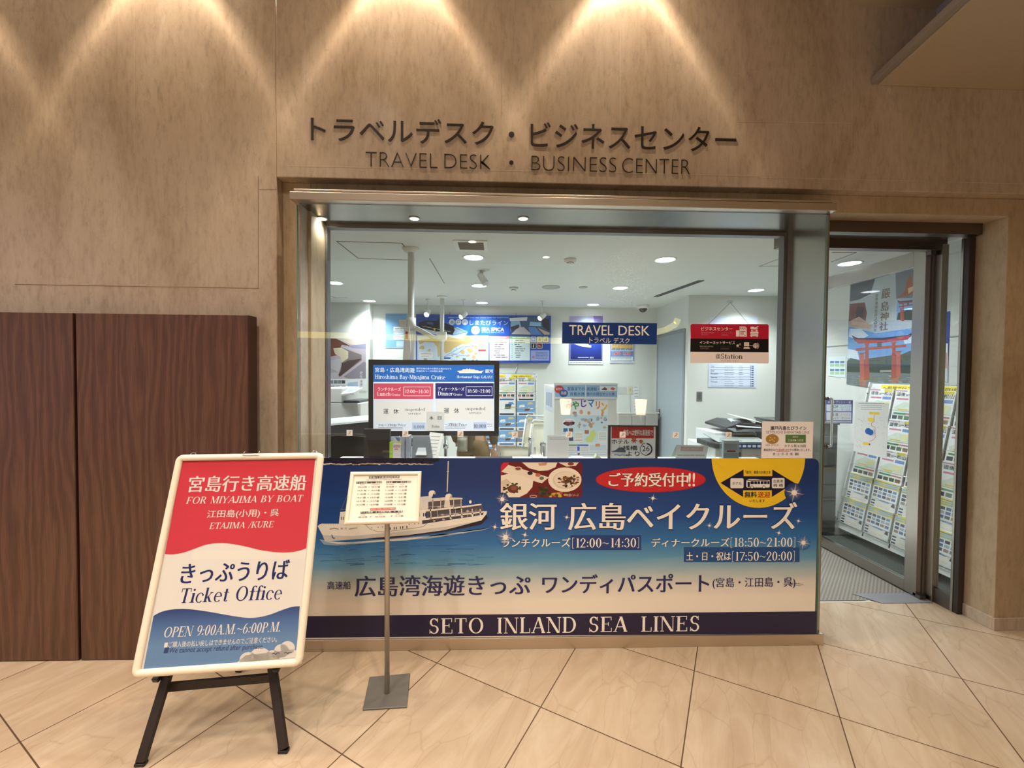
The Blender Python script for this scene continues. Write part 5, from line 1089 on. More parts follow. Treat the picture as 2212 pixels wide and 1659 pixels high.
q = Z3(1874, 620); a.text('i', q[0]-1.2, q[1]-3.6, q[0]+1.2, q[1]+3.8, (240, 240, 240), 4); q = Z3(1968, 622); a.line([(q[0]-3.4, q[1]+2), (q[0]+3.4, q[1]+2)], 1, (230, 210, 206), 4).line([(q[0]-3.4, q[1]-1), (q[0]+1, q[1]-1)], 1.4, (230, 210, 206), 4)
a.done('print', t)
for px in (972, 1115): MB().mat(STEEL_D).tube([at(px, 682, BY-.02), (at(px, 682, BY-.02).x, BY-.02, OFF_Z-.1)], .003, 6).build('hanging_wire', t)
MB().mat(GRAY).tube([at(1120, 784, BY-.008), at(1110, 810, BY-.006), at(1102, 832, BY-.006)], .004, 6).build('cable', t)

a = Art(facing(856, 714, Bk)); a.rough = .5
a.sheet(832, 676.5, 881, 752, (206, 214, 220), .004).rect(833, 677.4, 880, 751, (116, 164, 206), 1).rect(850, 706, 879, 716, (226, 230, 232), 2).rect(850, 718, 879, 722, (210, 216, 222), 2).rect(849, 724, 878, 733, (226, 230, 232), 2).rect(856, 737, 878, 749, (180, 206, 226), 2)
a.lines(853, 709, 876, 2, 3.4, 1.2, (60, 64, 74), 3, 2).lines(853, 726, 876, 2, 3.4, 1.2, (90, 100, 120), 3, 3).lines(838, 680, 876, 1, 3, 1.4, (90, 120, 150), 3, 4)
tag(a.done('wall_poster'), 'light blue poster with white boxes on the back wall left of the pole', 'poster')
Z4 = lambda x, y: (680+x*.2412, 600+y*.2412); p4 = lambda q: [Z4(*v) for v in q]
a = Art(facing(750, 780, CY-.004)); a.rough = .45
a.sheet(690, 729, 791, 844, (232, 232, 232), .003)
a.poly(p4([(40, 540), (458, 540), (458, 904), (40, 904)]), (188, 176, 186), 1).poly(p4([(40, 540), (190, 545), (312, 612), (240, 600), (215, 690), (40, 730)]), (116, 62, 44), 2).poly(p4([(190, 545), (458, 542), (458, 600), (330, 600)]), (222, 206, 192), 1.6).poly(p4([(300, 610), (458, 590), (458, 640), (330, 630)]), (150, 150, 180), 1.8).line(p4([(210, 560), (310, 612)]), 2.2, (90, 50, 40), 2.6)
a.poly(p4([(165, 630), (240, 625), (420, 690), (420, 740), (300, 830), (225, 885), (212, 870), (240, 780), (235, 720), (180, 680)]), (128, 116, 118), 2.4).poly(p4([(165, 632), (238, 626), (300, 660), (300, 720), (240, 760), (232, 715), (180, 680)]), (222, 206, 178), 2.8).poly(p4([(240, 770), (300, 740), (420, 725), (330, 800), (225, 888), (210, 870), (236, 830)]), (74, 54, 52), 2.9).poly(p4([(40, 760), (236, 720), (240, 790), (205, 890), (40, 900)]), (196, 190, 196), 2).poly(p4([(260, 886), (440, 750), (458, 760), (458, 900), (300, 904)]), (140, 132, 146), 2)
for k in range(9): a.line(p4([(60+k*16, 770+k*8), (130+k*10, 850)]), .5, (110, 104, 112), 2.5)
for s, y0, y1 in (('史', 836, 868), ('を', 872, 900)): p_ = Z4(402, y0); q_ = Z4(430, y1); a.text(s, p_[0], p_[1], q_[0], q_[1], (226, 222, 222), 4)
for s, y0, y1 in (('未', 915, 942), ('来', 944, 970), ('へ', 974, 992)): p_ = Z4(404, y0); q_ = Z4(430, y1); a.text(s, p_[0], p_[1], q_[0], q_[1], (110, 112, 118), 4)
for x in (132, 170, 205, 240): a.poly(p4([(x, 918), (x+32, 918), (x+32, 948), (x, 948)]), random.Random(x).choice([(70, 80, 100), (120, 130, 140), (60, 60, 70)]), 2)
a.poly(p4([(295, 940), (385, 930), (385, 975), (290, 978)]), (170, 196, 226), 2); a.lines(*Z4(140, 968), Z4(276, 0)[0], 2, 3, 1.4, (40, 60, 90), 2, 5)
tag(a.done('wall_poster'), 'poster of a dark museum ship hull on the white column at left', 'poster')
Z5 = lambda x, y: (1190+x*.11754, 670+y*.11754); p5 = lambda q: [Z5(*v) for v in q]
a = Art(facing(1266, 735, Bk)); a.rough = .3
a.sheet(1229.2, 682, 1302.6, 786.6, (232, 234, 238), .002)
def sea_mat():
    m, nt, N, K, b_ = nodes('night_sea_print'); tc = N('TexCoord'); sx = N('SeparateXYZ'); K(tc.outputs['Object'], sx.inputs[0]); mr = N('MapRange'); mr.inputs[1].default_value = -.33; mr.inputs[2].default_value = .36; K(sx.outputs[2], mr.inputs[0])
    r_ = N('ValToRGB'); ramp(r_, [(0, (26, 30, 92)), (.35, (36, 60, 146)), (.6, (60, 96, 180)), (.8, (150, 160, 206)), (1, (186, 180, 210))]); K(mr.outputs[0], r_.inputs[0]); K(r_.outputs[0], b_.inputs['Base Color']); b_.inputs['Roughness'].default_value = .3; return m
a.poly(p5([(340, 108), (955, 108), (945, 935), (338, 935)]), sea_mat(), 1).poly(p5([(780, 108), (955, 108), (955, 225), (800, 225)]), (130, 116, 176), 2).poly(p5([(560, 150), (660, 130), (700, 200), (560, 200)]), (176, 190, 206), 2)
a.poly(p5([(425, 615), (560, 625), (700, 640), (745, 650), (735, 688), (640, 680), (520, 655)]), (220, 228, 236), 3).poly(p5([(500, 615), (690, 622), (690, 640), (520, 632)]), (200, 212, 226), 3.3).poly(p5([(520, 660), (730, 692), (640, 694)]), (20, 30, 80), 3.5)
q = Z5(360, 912); a.frame(q[0], Z5(0, 230)[1], Z5(930, 0)[0], q[1], .6, (160, 170, 206), 3); a.lines(*Z5(500, 865), Z5(700, 0)[0], 1, 2, 1.2, (180, 190, 220), 3, 7); p_ = Z5(712, 858); q_ = Z5(784, 888); a.text('銀河', p_[0], p_[1], q_[0], q_[1], (230, 234, 240), 3); a.lines(*Z5(350, 958), Z5(930, 0)[0], 1, 2, 1.2, (120, 124, 134), 3, 8)
tag(a.done('wall_poster'), 'navy night cruise poster on the back wall behind the travel desk sign', 'poster')
a = Art(facing(1344, 745, Bk)); a.rough = .4
a.sheet(1317.4, 706, 1370, 784.4, (226, 232, 238), .002).rect(1318.2, 706.6, 1369.4, 779, (112, 146, 196), 1).rect(1320.6, 708, 1367.6, 753, (236, 206, 140), 1.5).rect(1319.6, 753.6, 1367.8, 758.4, (176, 200, 222), 1.5).rect(1320, 770.6, 1367.4, 778, (232, 236, 240), 2)
a.text('2,800', 1323, 760.2, 1339.4, 767.6, (206, 50, 56), 3, bold=.03, edge=(240, 240, 240), ew=.04).text('円', 1340, 761.6, 1344.4, 767, (206, 50, 56), 3).text('1,950', 1347, 760.2, 1362.4, 767.6, (206, 50, 56), 3, bold=.03, edge=(240, 240, 240), ew=.04).text('円', 1363, 761.6, 1367, 767, (206, 50, 56), 3)
a.lines(1322, 744, 1366, 4, 2.6, 1.2, (150, 100, 60), 3, 4).lines(1321, 755, 1366, 1, 2, 1.2, (60, 70, 100), 3, 5).lines(1322, 772, 1364, 2, 2.8, .8, (120, 120, 130), 3, 6).lines(1320, 781, 1366, 1, 2, .9, (130, 140, 160), 3, 7)
tag(a.done('wall_poster'), 'yellow and blue fare poster with red prices under the travel desk sign', 'poster')
Mk = MY-.004
a = Art(facing(1582, 760, Mk)); a.rough = .5
a.sheet(1531, 684, 1635, 837, (214, 224, 244), .002)
r2 = random.Random(5)
for k, (s, y) in enumerate((('Copy', 791.4), ('Scan', 800.8), ('Facsimile', 807), ('Internet', 815), ('Printout', 824.6))): a.text(s, 1535.6, y-2.2, 1535.6+len(s)*1.75, y+2, (110, 116, 136), 2)
for k in range(10):
    y = 790+k*4.75; a.lines(1565, y, 1565+r2.uniform(12, 22), 1, 2, .9, (140, 146, 166), 2, k).lines(1596, y, 1605, 1, 2, .9, (140, 146, 166), 2, k+20).text('¥', 1620, y-1, 1622.6, y+2.6, (60, 66, 120), 2).lines(1623.4, y, 1628, 1, 2, 2, (60, 66, 120), 2, k+40)
for y in (791.5, 796.3, 804, 812, 817.4, 832): a.line([(1534.6, y+2), (1628, y+2)], .5, (110, 116, 136), 2)
tag(a.done('price_list'), 'white printed price list on the wall under the hanging sign', 'notice')
a = Art(facing(1510, 856, Mk)); a.sheet(1505, 846, 1517, 866.6, (120, 122, 120), .01).rect(1506.6, 849, 1515.4, 863, (96, 98, 98), 1).line([(1508, 855.6), (1514, 855.6)], 1, (60, 60, 60), 2)
tag(a.done('wall_switch'), 'dark grey switch plate on the wall under the price list', 'switch')
# torii poster on the right wall, and the strips beside it
PXW = RX-.004
M = side_right(1915, 700, PXW); a = Art(M); a.rough = .3
z_b, z_t = -.56*1, .0
def sheet_side(a_, c4, col, th=.002):
    q = [a_.p(*v) for v in c4]; n = a_.b.mat(mat(col, .4)).add([(x, 0, z) for x, z in q]+[(x, th, z) for x, z in q]); f_ = [n, n+1, n+2, n+3]; a_.b.face(f_); a_.b.face([n+4+i for i in (3, 2, 1, 0)])
    for i in range(4): a_.b.face([n+i, n+4+i, n+4+(i+1) % 4, n+(i+1) % 4])
sheet_side(a, [(1829.5, 829), (1990, 858), (1996, 508), (1838.5, 586)][::1], (120, 160, 206))
Z6 = lambda x, y: (1770+x*.20494, 520+y*.20494); p6 = lambda q: [Z6(*v) for v in q]
a.poly(p6([(330, 330), (1120, 160), (1090, 840), (950, 930), (600, 980), (305, 900)]), (176, 186, 190), 1)
a.poly(p6([(330, 440), (590, 395), (540, 560), (420, 620), (322, 640)]), (66, 72, 82), 1.5); a.poly(p6([(320, 665), (480, 650), (500, 760), (480, 900), (306, 900)]), (112, 62, 50), 1.5); a.poly(p6([(400, 690), (470, 700), (460, 800), (380, 840)]), (60, 40, 40), 1.7)
a.poly(p6([(312, 850), (420, 800), (560, 900), (540, 930), (306, 905)]), (190, 160, 140), 1.8)
a.poly(p6([(800, 240), (1110, 165), (1090, 520), (1060, 600), (810, 610)]), (110, 118, 128), 1.6); a.poly(p6([(810, 608), (900, 540), (920, 440), (955, 350), (985, 430), (990, 500), (1050, 480), (1040, 540), (940, 575)]), (156, 78, 44), 2); a.poly(p6([(935, 500), (990, 480), (1010, 510), (940, 560)]), (214, 180, 140), 2.3)
a.poly(p6([(820, 640), (1085, 590), (1080, 840), (810, 830)]), (120, 166, 222), 1.7); a.poly(p6([(830, 760), (930, 730), (1010, 740), (1085, 700), (1080, 840), (815, 835)]), (54, 66, 60), 2)
VRM = (168, 74, 58)
def gate(b0, s_, L):
    """a plain vermilion gate: curved top beams, tie beam, pillars"""
    T = lambda q: [(b0[0]+x*s_[0]+y*s_[2], b0[1]+y*s_[1]+x*s_[3]) for x, y in q]
    a.poly(T([(0, .02), (.1, .085), (.5, .1), (.9, .065), (1, 0), (.94, .11), (.9, .135), (.5, .175), (.1, .165), (.06, .15)]), (66, 50, 56), L).poly(T([(.04, .1), (.5, .15), (.94, .07), (.9, .16), (.5, .205), (.1, .2)]), VRM, L+.3).poly(T([(.07, .29), (.87, .255), (.87, .31), (.07, .345)]), VRM, L+.3)
    a.poly(T([(.41, .19), (.48, .187), (.48, .28), (.41, .285)]), (92, 84, 70), L+.6)
    for x in (.20, .63): a.poly(T([(x+.02, .2), (x+.07, .2), (x+.075, .55), (x+.09, .93), (x-.0, .95), (x+.015, .55)]), (158, 74, 58), L+.4).poly(T([(x+.0, .2), (x+.09, .195), (x+.07, .24), (x+.02, .245)]), VRM, L+.5)
    for x in (.13, .71): a.poly(T([(x, .4), (x+.07, .4), (x+.075, .9), (x+.005, .92)]), (176, 90, 72), L+.35).poly(T([(x-.02, .39), (x+.1, .385), (x+.08, .405), (x-.0, .41)]), (110, 70, 66), L+.6)
gate(Z6(820, 620), (260*.20494, 250*.20494, 0, -6), 2.4)
# large gate over the water
a.poly(p6([(303, 905), (600, 975), (960, 925), (1090, 850), (1062, 1160), (300, 1250)]), (106, 152, 206), 1.6); a.poly(p6([(320, 930), (440, 930), (520, 1000), (420, 1050), (310, 1010)]), (206, 220, 236), 1.9); a.poly(p6([(300, 1140), (400, 1160), (420, 1250), (296, 1240)]), (214, 226, 238), 1.9); a.poly(p6([(880, 1000), (1070, 960), (1066, 1060), (900, 1090)]), (196, 214, 234), 1.9)
a.poly(p6([(292, 1270), (330, 1235), (430, 1265), (520, 1240), (740, 1210), (860, 1200), (960, 1160), (1066, 1140), (1060, 1400), (290, 1385)]), (70, 82, 70), 2.2); a.poly(p6([(290, 1320), (560, 1330), (1062, 1310), (1060, 1400), (290, 1385)]), (48, 62, 46), 2.5)
a.poly(p6([(288, 1385), (1060, 1402), (1052, 1640), (286, 1510)]), (106, 116, 114), 2.6); a.poly(p6([(640, 1365), (760, 1362), (760, 1385), (640, 1388)]), (150, 146, 140), 3)
r2 = random.Random(2)
for k in range(40):
    x = r2.uniform(300, 1000); y = r2.uniform(1420, 1500+(x-290)*.12); a.line([Z6(x, y), Z6(x+r2.uniform(30, 110), y+r2.uniform(2, 10))], r2.uniform(.5, 1.1), r2.choice([(150, 166, 186), (84, 96, 96), (176, 190, 206)]), 3)
gate(Z6(340, 985), (660*.20494, 520*.20494, 0, -6), 3.6)
for x in (450, 790): a.poly(p6([(x-30, 1440), (x+50, 1440), (x+40, 1540), (x-25, 1530)]), (160, 110, 92), 3.3)
GOLD = (110, 92, 62)
for s, x0, y0, x1, y1 in (('嚴', 655, 505, 750, 605), ('島', 650, 640, 735, 740), ('神', 640, 755, 732, 840), ('社', 632, 855, 725, 945)): p_, q_ = Z6(x0, y0), Z6(x1, y1); a.text(s, p_[0], p_[1], q_[0], q_[1], GOLD, 4, 'mincho', .02)
for i, s in enumerate('世界遺産登録20周年'): p_, q_ = Z6(592-i*2, 560+i*41), Z6(622-i*2, 592+i*41); a.text(s, p_[0], p_[1], q_[0], q_[1], (96, 84, 70), 4)
tag(a.done('wall_poster'), 'large poster of a vermilion shrine gate seen through the glass door', 'poster')
a = Art(side_right(1990, 760, PXW)); sheet_side(a, [(1990, 812), (2046, 826), (2052, 672), (1996, 686)], (40, 66, 156)); a.poly([(1992, 740), (2048, 742), (2047, 826), (1990, 812)], (222, 226, 232), 1); a.ell(1999, 722, 6, 9, (230, 236, 240), 1.5).poly([(1992, 756), (2046, 762), (2046, 796), (1991, 788)], (206, 160, 150), 1.5)
tag(a.done('wall_poster'), 'blue and white poster right of the shrine gate poster', 'poster')
a = Art(side_right(1806, 790, PXW)); sheet_side(a, [(1789, 812), (1826, 816), (1827, 769), (1790, 771)], (226, 236, 236))
for r_ in range(2):
    for c in range(3): x, y = 1793+c*11, 780+r_*17; a.rect(x, y, x+9, y+4.5, (90, 130, 176), 1).rect(x, y+6, x+9, y+12, (170, 206, 160), 1)
tag(a.done('wall_notice'), 'small notice with six blue and green pictures left of the shrine poster', 'notice')
# ================================================================ GLASS DOOR LEAF
LX = 2.92
q = Vector((LX, 2.745, 0))
t = thing('glass_door', q, 'steel framed glass door standing open into the office', 'door')
y0, y1 = 2.745, 3.665
MB().mat(STEEL).box((LX-.02, y0, .012), (LX+.02, y0+.085, 2.41)).build('hinge_stile', t, .002)
MB().mat(STEEL).box((LX-.02, y0+.085, 2.30), (LX+.02, y1, 2.41)).build('top_rail', t, .002)
MB().mat(STEEL).box((LX-.02, y0+.085, .012), (LX+.02, y1, .092)).build('bottom_rail', t, .002)
MB().mat(CHROME).box((LX-.018, y1-.02, .092), (LX+.018, y1, 2.30)).build('edge_stile', t, .002)
MB().mat(GLASS).box((LX-.005, y0+.085, .092), (LX+.005, y1-.02, 2.30)).build('glass_pane', t)
for sx in (-1, 1):
    X_h = LX+sx*.05; Y_h = y1-.075
    b = MB().mat(CHROME).tube([(LX+sx*.006, Y_h, 1.335), (X_h-sx*.012, Y_h, 1.335), (X_h-sx*.003, Y_h, 1.331), (X_h, Y_h, 1.318), (X_h, Y_h, .925), (X_h-sx*.003, Y_h, .911), (X_h-sx*.012, Y_h, .907), (LX+sx*.006, Y_h, .907)], .0105, 14); h = b.build('handle', t)
    for z in (1.335, .907): MB().mat(STEEL_D).tube([(LX+sx*.005, Y_h, z), (LX+sx*.012, Y_h, z)], .016, 14).build('mounting_collar', h)
MB().mat(STEEL_D).box((LX-.018, y0-.03, 2.36), (LX+.018, y0+.06, 2.40)).build('pivot', t); MB().mat(STEEL_D).box((LX-.02, y0-.03, .004), (LX+.02, y0+.02, .03)).build('pivot', t)
MB().mat(mat((70, 66, 62), .4)).box((2.958, 2.742, 2.1), (2.985, 2.80, 2.385)).build('closer', t)
M = side_right(1880, 930, LX-.007); a = Art(M); a.rough = .6
sheet_side(a, [(1843.5, 974), (1915, 991), (1919.5, 871), (1848, 867)], (236, 240, 238), .0008)
Z7 = lambda x, y: (1770+x*.1688, 820+y*.1688); p7 = lambda q: [Z7(*v) for v in q]
a.lines(*Z7(505, 300), Z7(830, 0)[0], 1, 2, 1.1, (110, 116, 124), 1, 3).lines(*Z7(535, 328), Z7(800, 0)[0], 3, 4.2, .8, (140, 146, 152), 1, 4)
YL = (250, 214, 60)
a.poly(p7([(640, 412), (768, 420), (766, 450), (638, 442)]), YL, 1).poly(p7([(620, 490), (690, 492), (690, 540), (655, 545), (620, 525)]), YL, 1).poly(p7([(560, 798), (628, 805), (626, 838), (556, 832)]), YL, 1)
a.line(p7([(700, 450), (700, 540), (665, 560), (668, 590), (712, 610), (716, 740), (690, 770), (640, 795)]), .7, (190, 90, 80), 1.5)
a.ell(*Z7(625, 660), 6.6, 7, (34, 100, 176), 1.5).ell(*Z7(655, 675), 6.6, 6.4, (34, 100, 176), 1.6).ring(*Z7(668, 675), 7.6, 8, 1, (150, 160, 180), 1.4, -80, 60, 14); a.ell(*Z7(642, 828), 1.8, 2, (170, 40, 50), 2, 12)
r2 = random.Random(9)
for k in range(34):
    x, y = r2.choice([r2.uniform(470, 590), r2.uniform(730, 840)]), r2.uniform(450, 880); a.line(p7([(x, y), (x+r2.uniform(-10, 60), y+r2.uniform(-12, 40))]), .35, (170, 178, 184), 1)
tag(a.done('route_notice'), 'white notice with a walking route map taped to the glass door', 'notice')

# ================================================================ BROCHURE RACKS
CW = {'white': (238, 240, 240)}
def flyer_art(kind, w, h, rnd):
    """one brochure, drawn in its own coordinates: 0..w across, 0..h up"""
    a = Art(Matrix.Identity(4)); a.rough = .35
    R = lambda x0, y0, x1, y1, c, L=1: a.loc([(x0*w, y0*h), (x1*w, y0*h), (x1*w, y1*h), (x0*w, y1*h)], c, L)
    P = lambda pts, c, L=1: a.loc([(x*w, y*h) for x, y in pts], c, L)
    T = lambda s, x0, y0, x1, y1, c, **k_: a.put(glyphs(s, k_.get('bold', 0)), (x0*w, y0*h, x1*w, y1*h, 0), c, 3)
    a.b.mat(mat((226, 228, 226), .5)).box((0, 0, 0), (w, .012, h))
    if kind == 'A':
        R(0, 0, 1, 1, (236, 238, 236)); R(.0, .93, .45, .97, (206, 150, 160), 1.5); R(.62, .9, .95, .985, (226, 206, 70), 1.5)
        T('道後', .06, .79, .40, .91, (44, 46, 60), bold=.01); T('温泉', .42, .80, .52, .86, (60, 60, 70)); T('―', .53, .84, .62, .855, (44, 46, 60)); T('松山', .64, .79, .97, .91, (44, 46, 60), bold=.01)
        R(.08, .68, .55, .73, (206, 130, 150), 1.5); R(.60, .66, .95, .75, (120, 150, 206), 1.5); P([(.05, .45), (.4, .62), (.95, .58), (.95, .36), (.5, .30), (.1, .34)], (214, 224, 206), 1.4); P([(.6, .55), (.9, .62), (.8, .38), (.62, .42)], (232, 226, 170), 1.6); R(.2, .37, .58, .41, (226, 200, 90), 1.8)
        R(.08, .24, .55, .29, (70, 140, 80), 1.6); R(.55, .25, .95, .29, (200, 110, 120), 1.6)
        for k in range(4): R(.05+.23*k, .09, .24+.23*k, .20, rnd.choice([(110, 80, 66), (60, 66, 80), (150, 120, 90), (90, 110, 90)]), 1.6)
        R(.05, .02, .95, .06, (206, 150, 150), 1.5)
    elif kind == 'B':
        R(0, 0, 1, 1, (232, 236, 238)); P([(0, .78), (1, .78), (1, 1), (0, 1)], (240, 222, 84), 1.3)
        for k in range(3): P([(.02, .80+.06*k), (.3, .825+.06*k), (.6, .80+.06*k), (.98, .83+.06*k), (.98, .86+.06*k), (.5, .84+.06*k), (.02, .85+.06*k)], (126, 176, 220), 1.6+.1*k)
        for r_ in range(3):
            for k in range(5): R(.05+.185*k, .66-.125*r_, .20+.185*k, .75-.125*r_, rnd.choice([(90, 110, 150), (70, 74, 90), (150, 130, 110), (110, 150, 180), (60, 60, 66), (170, 176, 186)]), 1.6)
        P([(.2, .02), (.8, .04), (.82, .34), (.5, .37), (.2, .33)], (236, 232, 222), 1.8); P([(.28, .30), (.5, .35), (.78, .33), (.7, .29)], (90, 150, 210), 2); R(.03, .04, .18, .09, (60, 60, 64), 1.8); R(.03, .14, .18, .19, (60, 60, 64), 1.8); R(.03, .24, .18, .29, (60, 60, 64), 1.8); P([(.82, .22), (.97, .2), (.95, .32), (.86, .33)], (66, 58, 60), 2)
        for k in range(7): P([(.3+.07*k, .08+.02*(k % 3)), (.36+.07*k, .14), (.355+.07*k, .15), (.295+.07*k, .09)], (206, 170, 160), 2.1)
    else:
        base = rnd.choice([(206, 216, 226), (226, 222, 214), (120, 160, 200), (150, 130, 116), (232, 232, 228)]); R(0, 0, 1, 1, base)
        R(0, .80, 1, 1, rnd.choice([(236, 236, 236), (226, 90, 90), (240, 214, 110), (236, 236, 236)]), 1.3); R(.1, .84, .9, .94, rnd.choice([(50, 54, 76), (190, 60, 60), (70, 110, 160)]), 1.6)
        for k in range(5): x, y = rnd.uniform(0, .6), rnd.uniform(.04, .6); P([(x, y), (x+rnd.uniform(.2, .4), y+rnd.uniform(-.02, .06)), (x+rnd.uniform(.25, .4), y+rnd.uniform(.1, .2)), (x+.03, y+.14)], rnd.choice([(60, 70, 96), (206, 186, 130), (96, 140, 190), (236, 236, 232), (110, 80, 66), (90, 120, 86)]), 1.5+.1*k)
        R(.05, .02, .95, .06, (236, 236, 236), 2.2)
    me = a.b; m_ = bpy.data.meshes.new('brochure'); m_.from_pydata(me.v, [], me.f)
    for x in me.mats: m_.materials.append(x)
    m_.polygons.foreach_set('material_index', me.m); m_.update(); return m_
def rack(M, W, H, cols, rows, lab, where, header, seed):
    """slanted brochure rack: back board, side panels, wire fronts; the brochures in it are things of their own"""
    t = thing('brochure_rack', M @ Vector((W/2, .05, -H)), lab, 'brochure rack')
    wp = mat((232, 234, 232), .4)
    MB().mat(wp).box((0, .014, -H), (W, .026, 0), M).build('back_board', t, .002)
    z0_ = (M @ Vector((0, 0, -H))).z
    for x in (0, W):
        pts = [M @ Vector((x, -.015, -H)), M @ Vector((x, -.015, .0)), M @ Vector((x, .03, .0))]; b_ = M @ Vector((x, .03, -H)); d = (M.to_3x3() @ Vector((0, 1, 0))); d.z = 0; d.normalize(); b2_ = Vector((b_.x, b_.y, 0))+d*.22; f_ = Vector((pts[0].x, pts[0].y, 0.0))
        off = M.to_3x3() @ Vector((-.012 if x == 0 else .012, 0, 0)); pp = [f_, pts[0], pts[1], pts[2], b2_]
        MB().mat(wp).prism(pp, off).build('side_panel', t, .002)
        for zz in (-.05, -.11, -H+.08): MB().mat(STEEL_D).tube([M @ Vector((x+(-.0 if x == 0 else .0), -.0165, zz)), M @ Vector((x, -.0145, zz))], .006, 8).build('screw', t)
    a = Art(M @ Matrix.Translation((0, .013, 0))); a.rough = .4; hh = .085
    a.loc([(0, -hh), (W, -hh), (W, 0), (0, 0)], (236, 238, 238), 1).loc([(.004, -.008), (W-.004, -.008), (W-.004, -.002), (.004, -.002)], (60, 90, 140), 2)
    nh = 2 if W > .6 else 1
    for i in range(nh):
        x0_ = .10+i*(W-.08)/nh; x1_ = x0_+(W-.08)/nh-.08
        a.loc([(x0_, -hh+.006), (x1_, -hh+.006), (x1_, -.016), (x0_, -.016)], (248, 226, 50), 2.5); a.put(glyphs(header[i % len(header)], .01), (x0_+.02, -hh+.018, x1_-.02, -.028, 0), (56, 50, 30), 4)
        a.loc([(x0_-.085, -.05), (x0_-.02, -.055), (x0_-.012, -.042), (x0_-.05, -.034), (x0_-.085, -.038)], (226, 232, 240), 2.4).loc([(x0_-.085, -.056), (x0_-.03, -.06), (x0_-.02, -.054), (x0_-.085, -.05)], (60, 80, 120), 2.5)
    a.done('header', t)
    rnd = random.Random(seed); cw = (W-.02)/cols; z = -hh-.004; protos = {}
    ordn = ['top', 'second', 'third', 'fourth', 'fifth', 'sixth', 'bottom']; cn = ['far left', 'second', 'third', 'far right'] if cols == 4 else ['left', 'middle', 'right']
    for r_, (kind, ph, desc) in enumerate(rows):
        fh = ph*1.12
        for c in range(cols):
            key = (kind, rnd.randrange(3) if kind == 'C' else 0, round(fh, 3))
            if key not in protos: protos[key] = flyer_art(kind, cw-.022, fh, random.Random(seed*7+len(protos)))
            o = bpy.data.objects.new('brochure', protos[key]); C.objects.link(o)
            Mo = M @ Matrix.Translation((.02+c*cw, .0-.0, z-ph)) @ Matrix.Rotation(R_(2.2), 4, 'X'); o.matrix_world = Mo
            rn = 'bottom' if r_ == len(rows)-1 else ordn[r_]
            tag(o, '%s, %s row, %s column of the %s' % (desc, rn, cn[c], where), 'brochure', 'brochures in the '+where)
        for k, zz in enumerate((z-ph+.004, z-ph*.62)):
            MB().mat(CHROME).tube([M @ Vector((-.01, -.022, zz)), M @ Vector((W+.01, -.022, zz))], .0022, 6).build('wire_front', t)
        z -= ph+.012
    for c in range(1, cols): MB().mat(BLACK).box((.01+c*cw-.004, .008, -H+.02), (.01+c*cw+.004, .013, -hh-.01), M).build('divider', t)
    return t
TL, BL = Vector((3.585, 3.87, 1.478)), Vector((3.28, 3.87, .075)); TR = Vector((3.585, 2.83, 1.478))
M = tilted(TL, TR, BL); rack(M, 1.04, (TL-BL).length, 4, [('A', .262, 'white ferry brochure'), ('A', .262, 'white ferry brochure'), ('A', .262, 'white ferry brochure'), ('B', .226, 'yellow headed picture brochure'), ('B', .226, 'yellow headed picture brochure')], 'slanted white brochure rack seen through the glass door', 'rack by the doorway', ['～船旅で行こう～', '瀬戸内の島々へ'], 3)
TL = at(1032, 806, 6.02); TR = at(1158, 808, 6.02); TR.z = TL.z; BL = Vector((TL.x, 5.78, .08))
M = tilted(TL, TR, BL); rack(M, (TR-TL).length, (TL-BL).length, 3, [('A', .28, 'white ferry brochure'), ('C', .20, 'sea picture brochure'), ('C', .20, 'mixed colour brochure'), ('C', .20, 'travel brochure'), ('C', .20, 'picture brochure'), ('C', .20, 'low shelf brochure')], 'tall brochure rack with a yellow header against the back wall', 'rack at the back wall', ['ご自由にお取りください'], 5)

# ================================================================ FURNITURE INSIDE
CT = .972
b_ = thing('service_counter', (.35, 2.71, 0), 'long white service counter behind the blue banner', 'counter')
MB().mat(mat((240, 242, 240), .3)).box((XL+.02, 2.635, CT-.03), (XR-.06, 2.785, CT)).build('worktop', b_, .003)
MB().mat(PAINT).box((XL+.05, 2.65, 0), (XR-.1, 2.77, CT-.03)).build('body', b_)
# display cabinet with the aquarium poster
DY = 3.4
x0, x1 = at(1196.6, 850, DY).x, at(1334.5, 850, DY).x; zt_c = at(1265, 828, DY).z
t = thing('display_cabinet', ((x0+x1)/2, DY+.4, 0), 'tall white cabinet carrying the aquarium ticket poster', 'cabinet')
MB().mat(mat((226, 228, 224), .5)).box((x0+.004, DY+.012, 0), (x1-.004, DY+.80, zt_c-.03)).build('body', t, .004)
a = Art(side_right(1180, 860, x0+.002)); sheet_side(a, [(1178, 882), (1194, 890), (1194, 842), (1178, 838)], (214, 222, 234), .001)
for k in range(3): a.poly([(1180+k*4.4, 846+k), (1183+k*4.4, 847+k), (1183+k*4.4, 876+k*2), (1180+k*4.4, 874+k*2)], (150, 160, 186), 1)
a.done('side_notice', t)
a = Art(facing(1265, 845, DY)); a.rough = .4
a.sheet(1196.6, 827.6, 1334.5, 861.5, (240, 242, 244), .01); LB = (156, 198, 238); NVY = (44, 60, 110)
a.rect(1199, 831.8, 1264.4, 857.8, LB, 1).rect(1266, 831.8, 1333, 857.8, LB, 1)
a.ell(1208, 841, 10, 8.4, (206, 66, 66), 2).ell(1217.4, 849.6, 9.4, 8.4, (50, 96, 180), 2.5).text('販売中', 1200.6, 837.6, 1214, 842.8, INW, 3, bold=.01).text('鳥居', 1211.4, 845.4, 1223.6, 852.4, INW, 3.5, bold=.01)
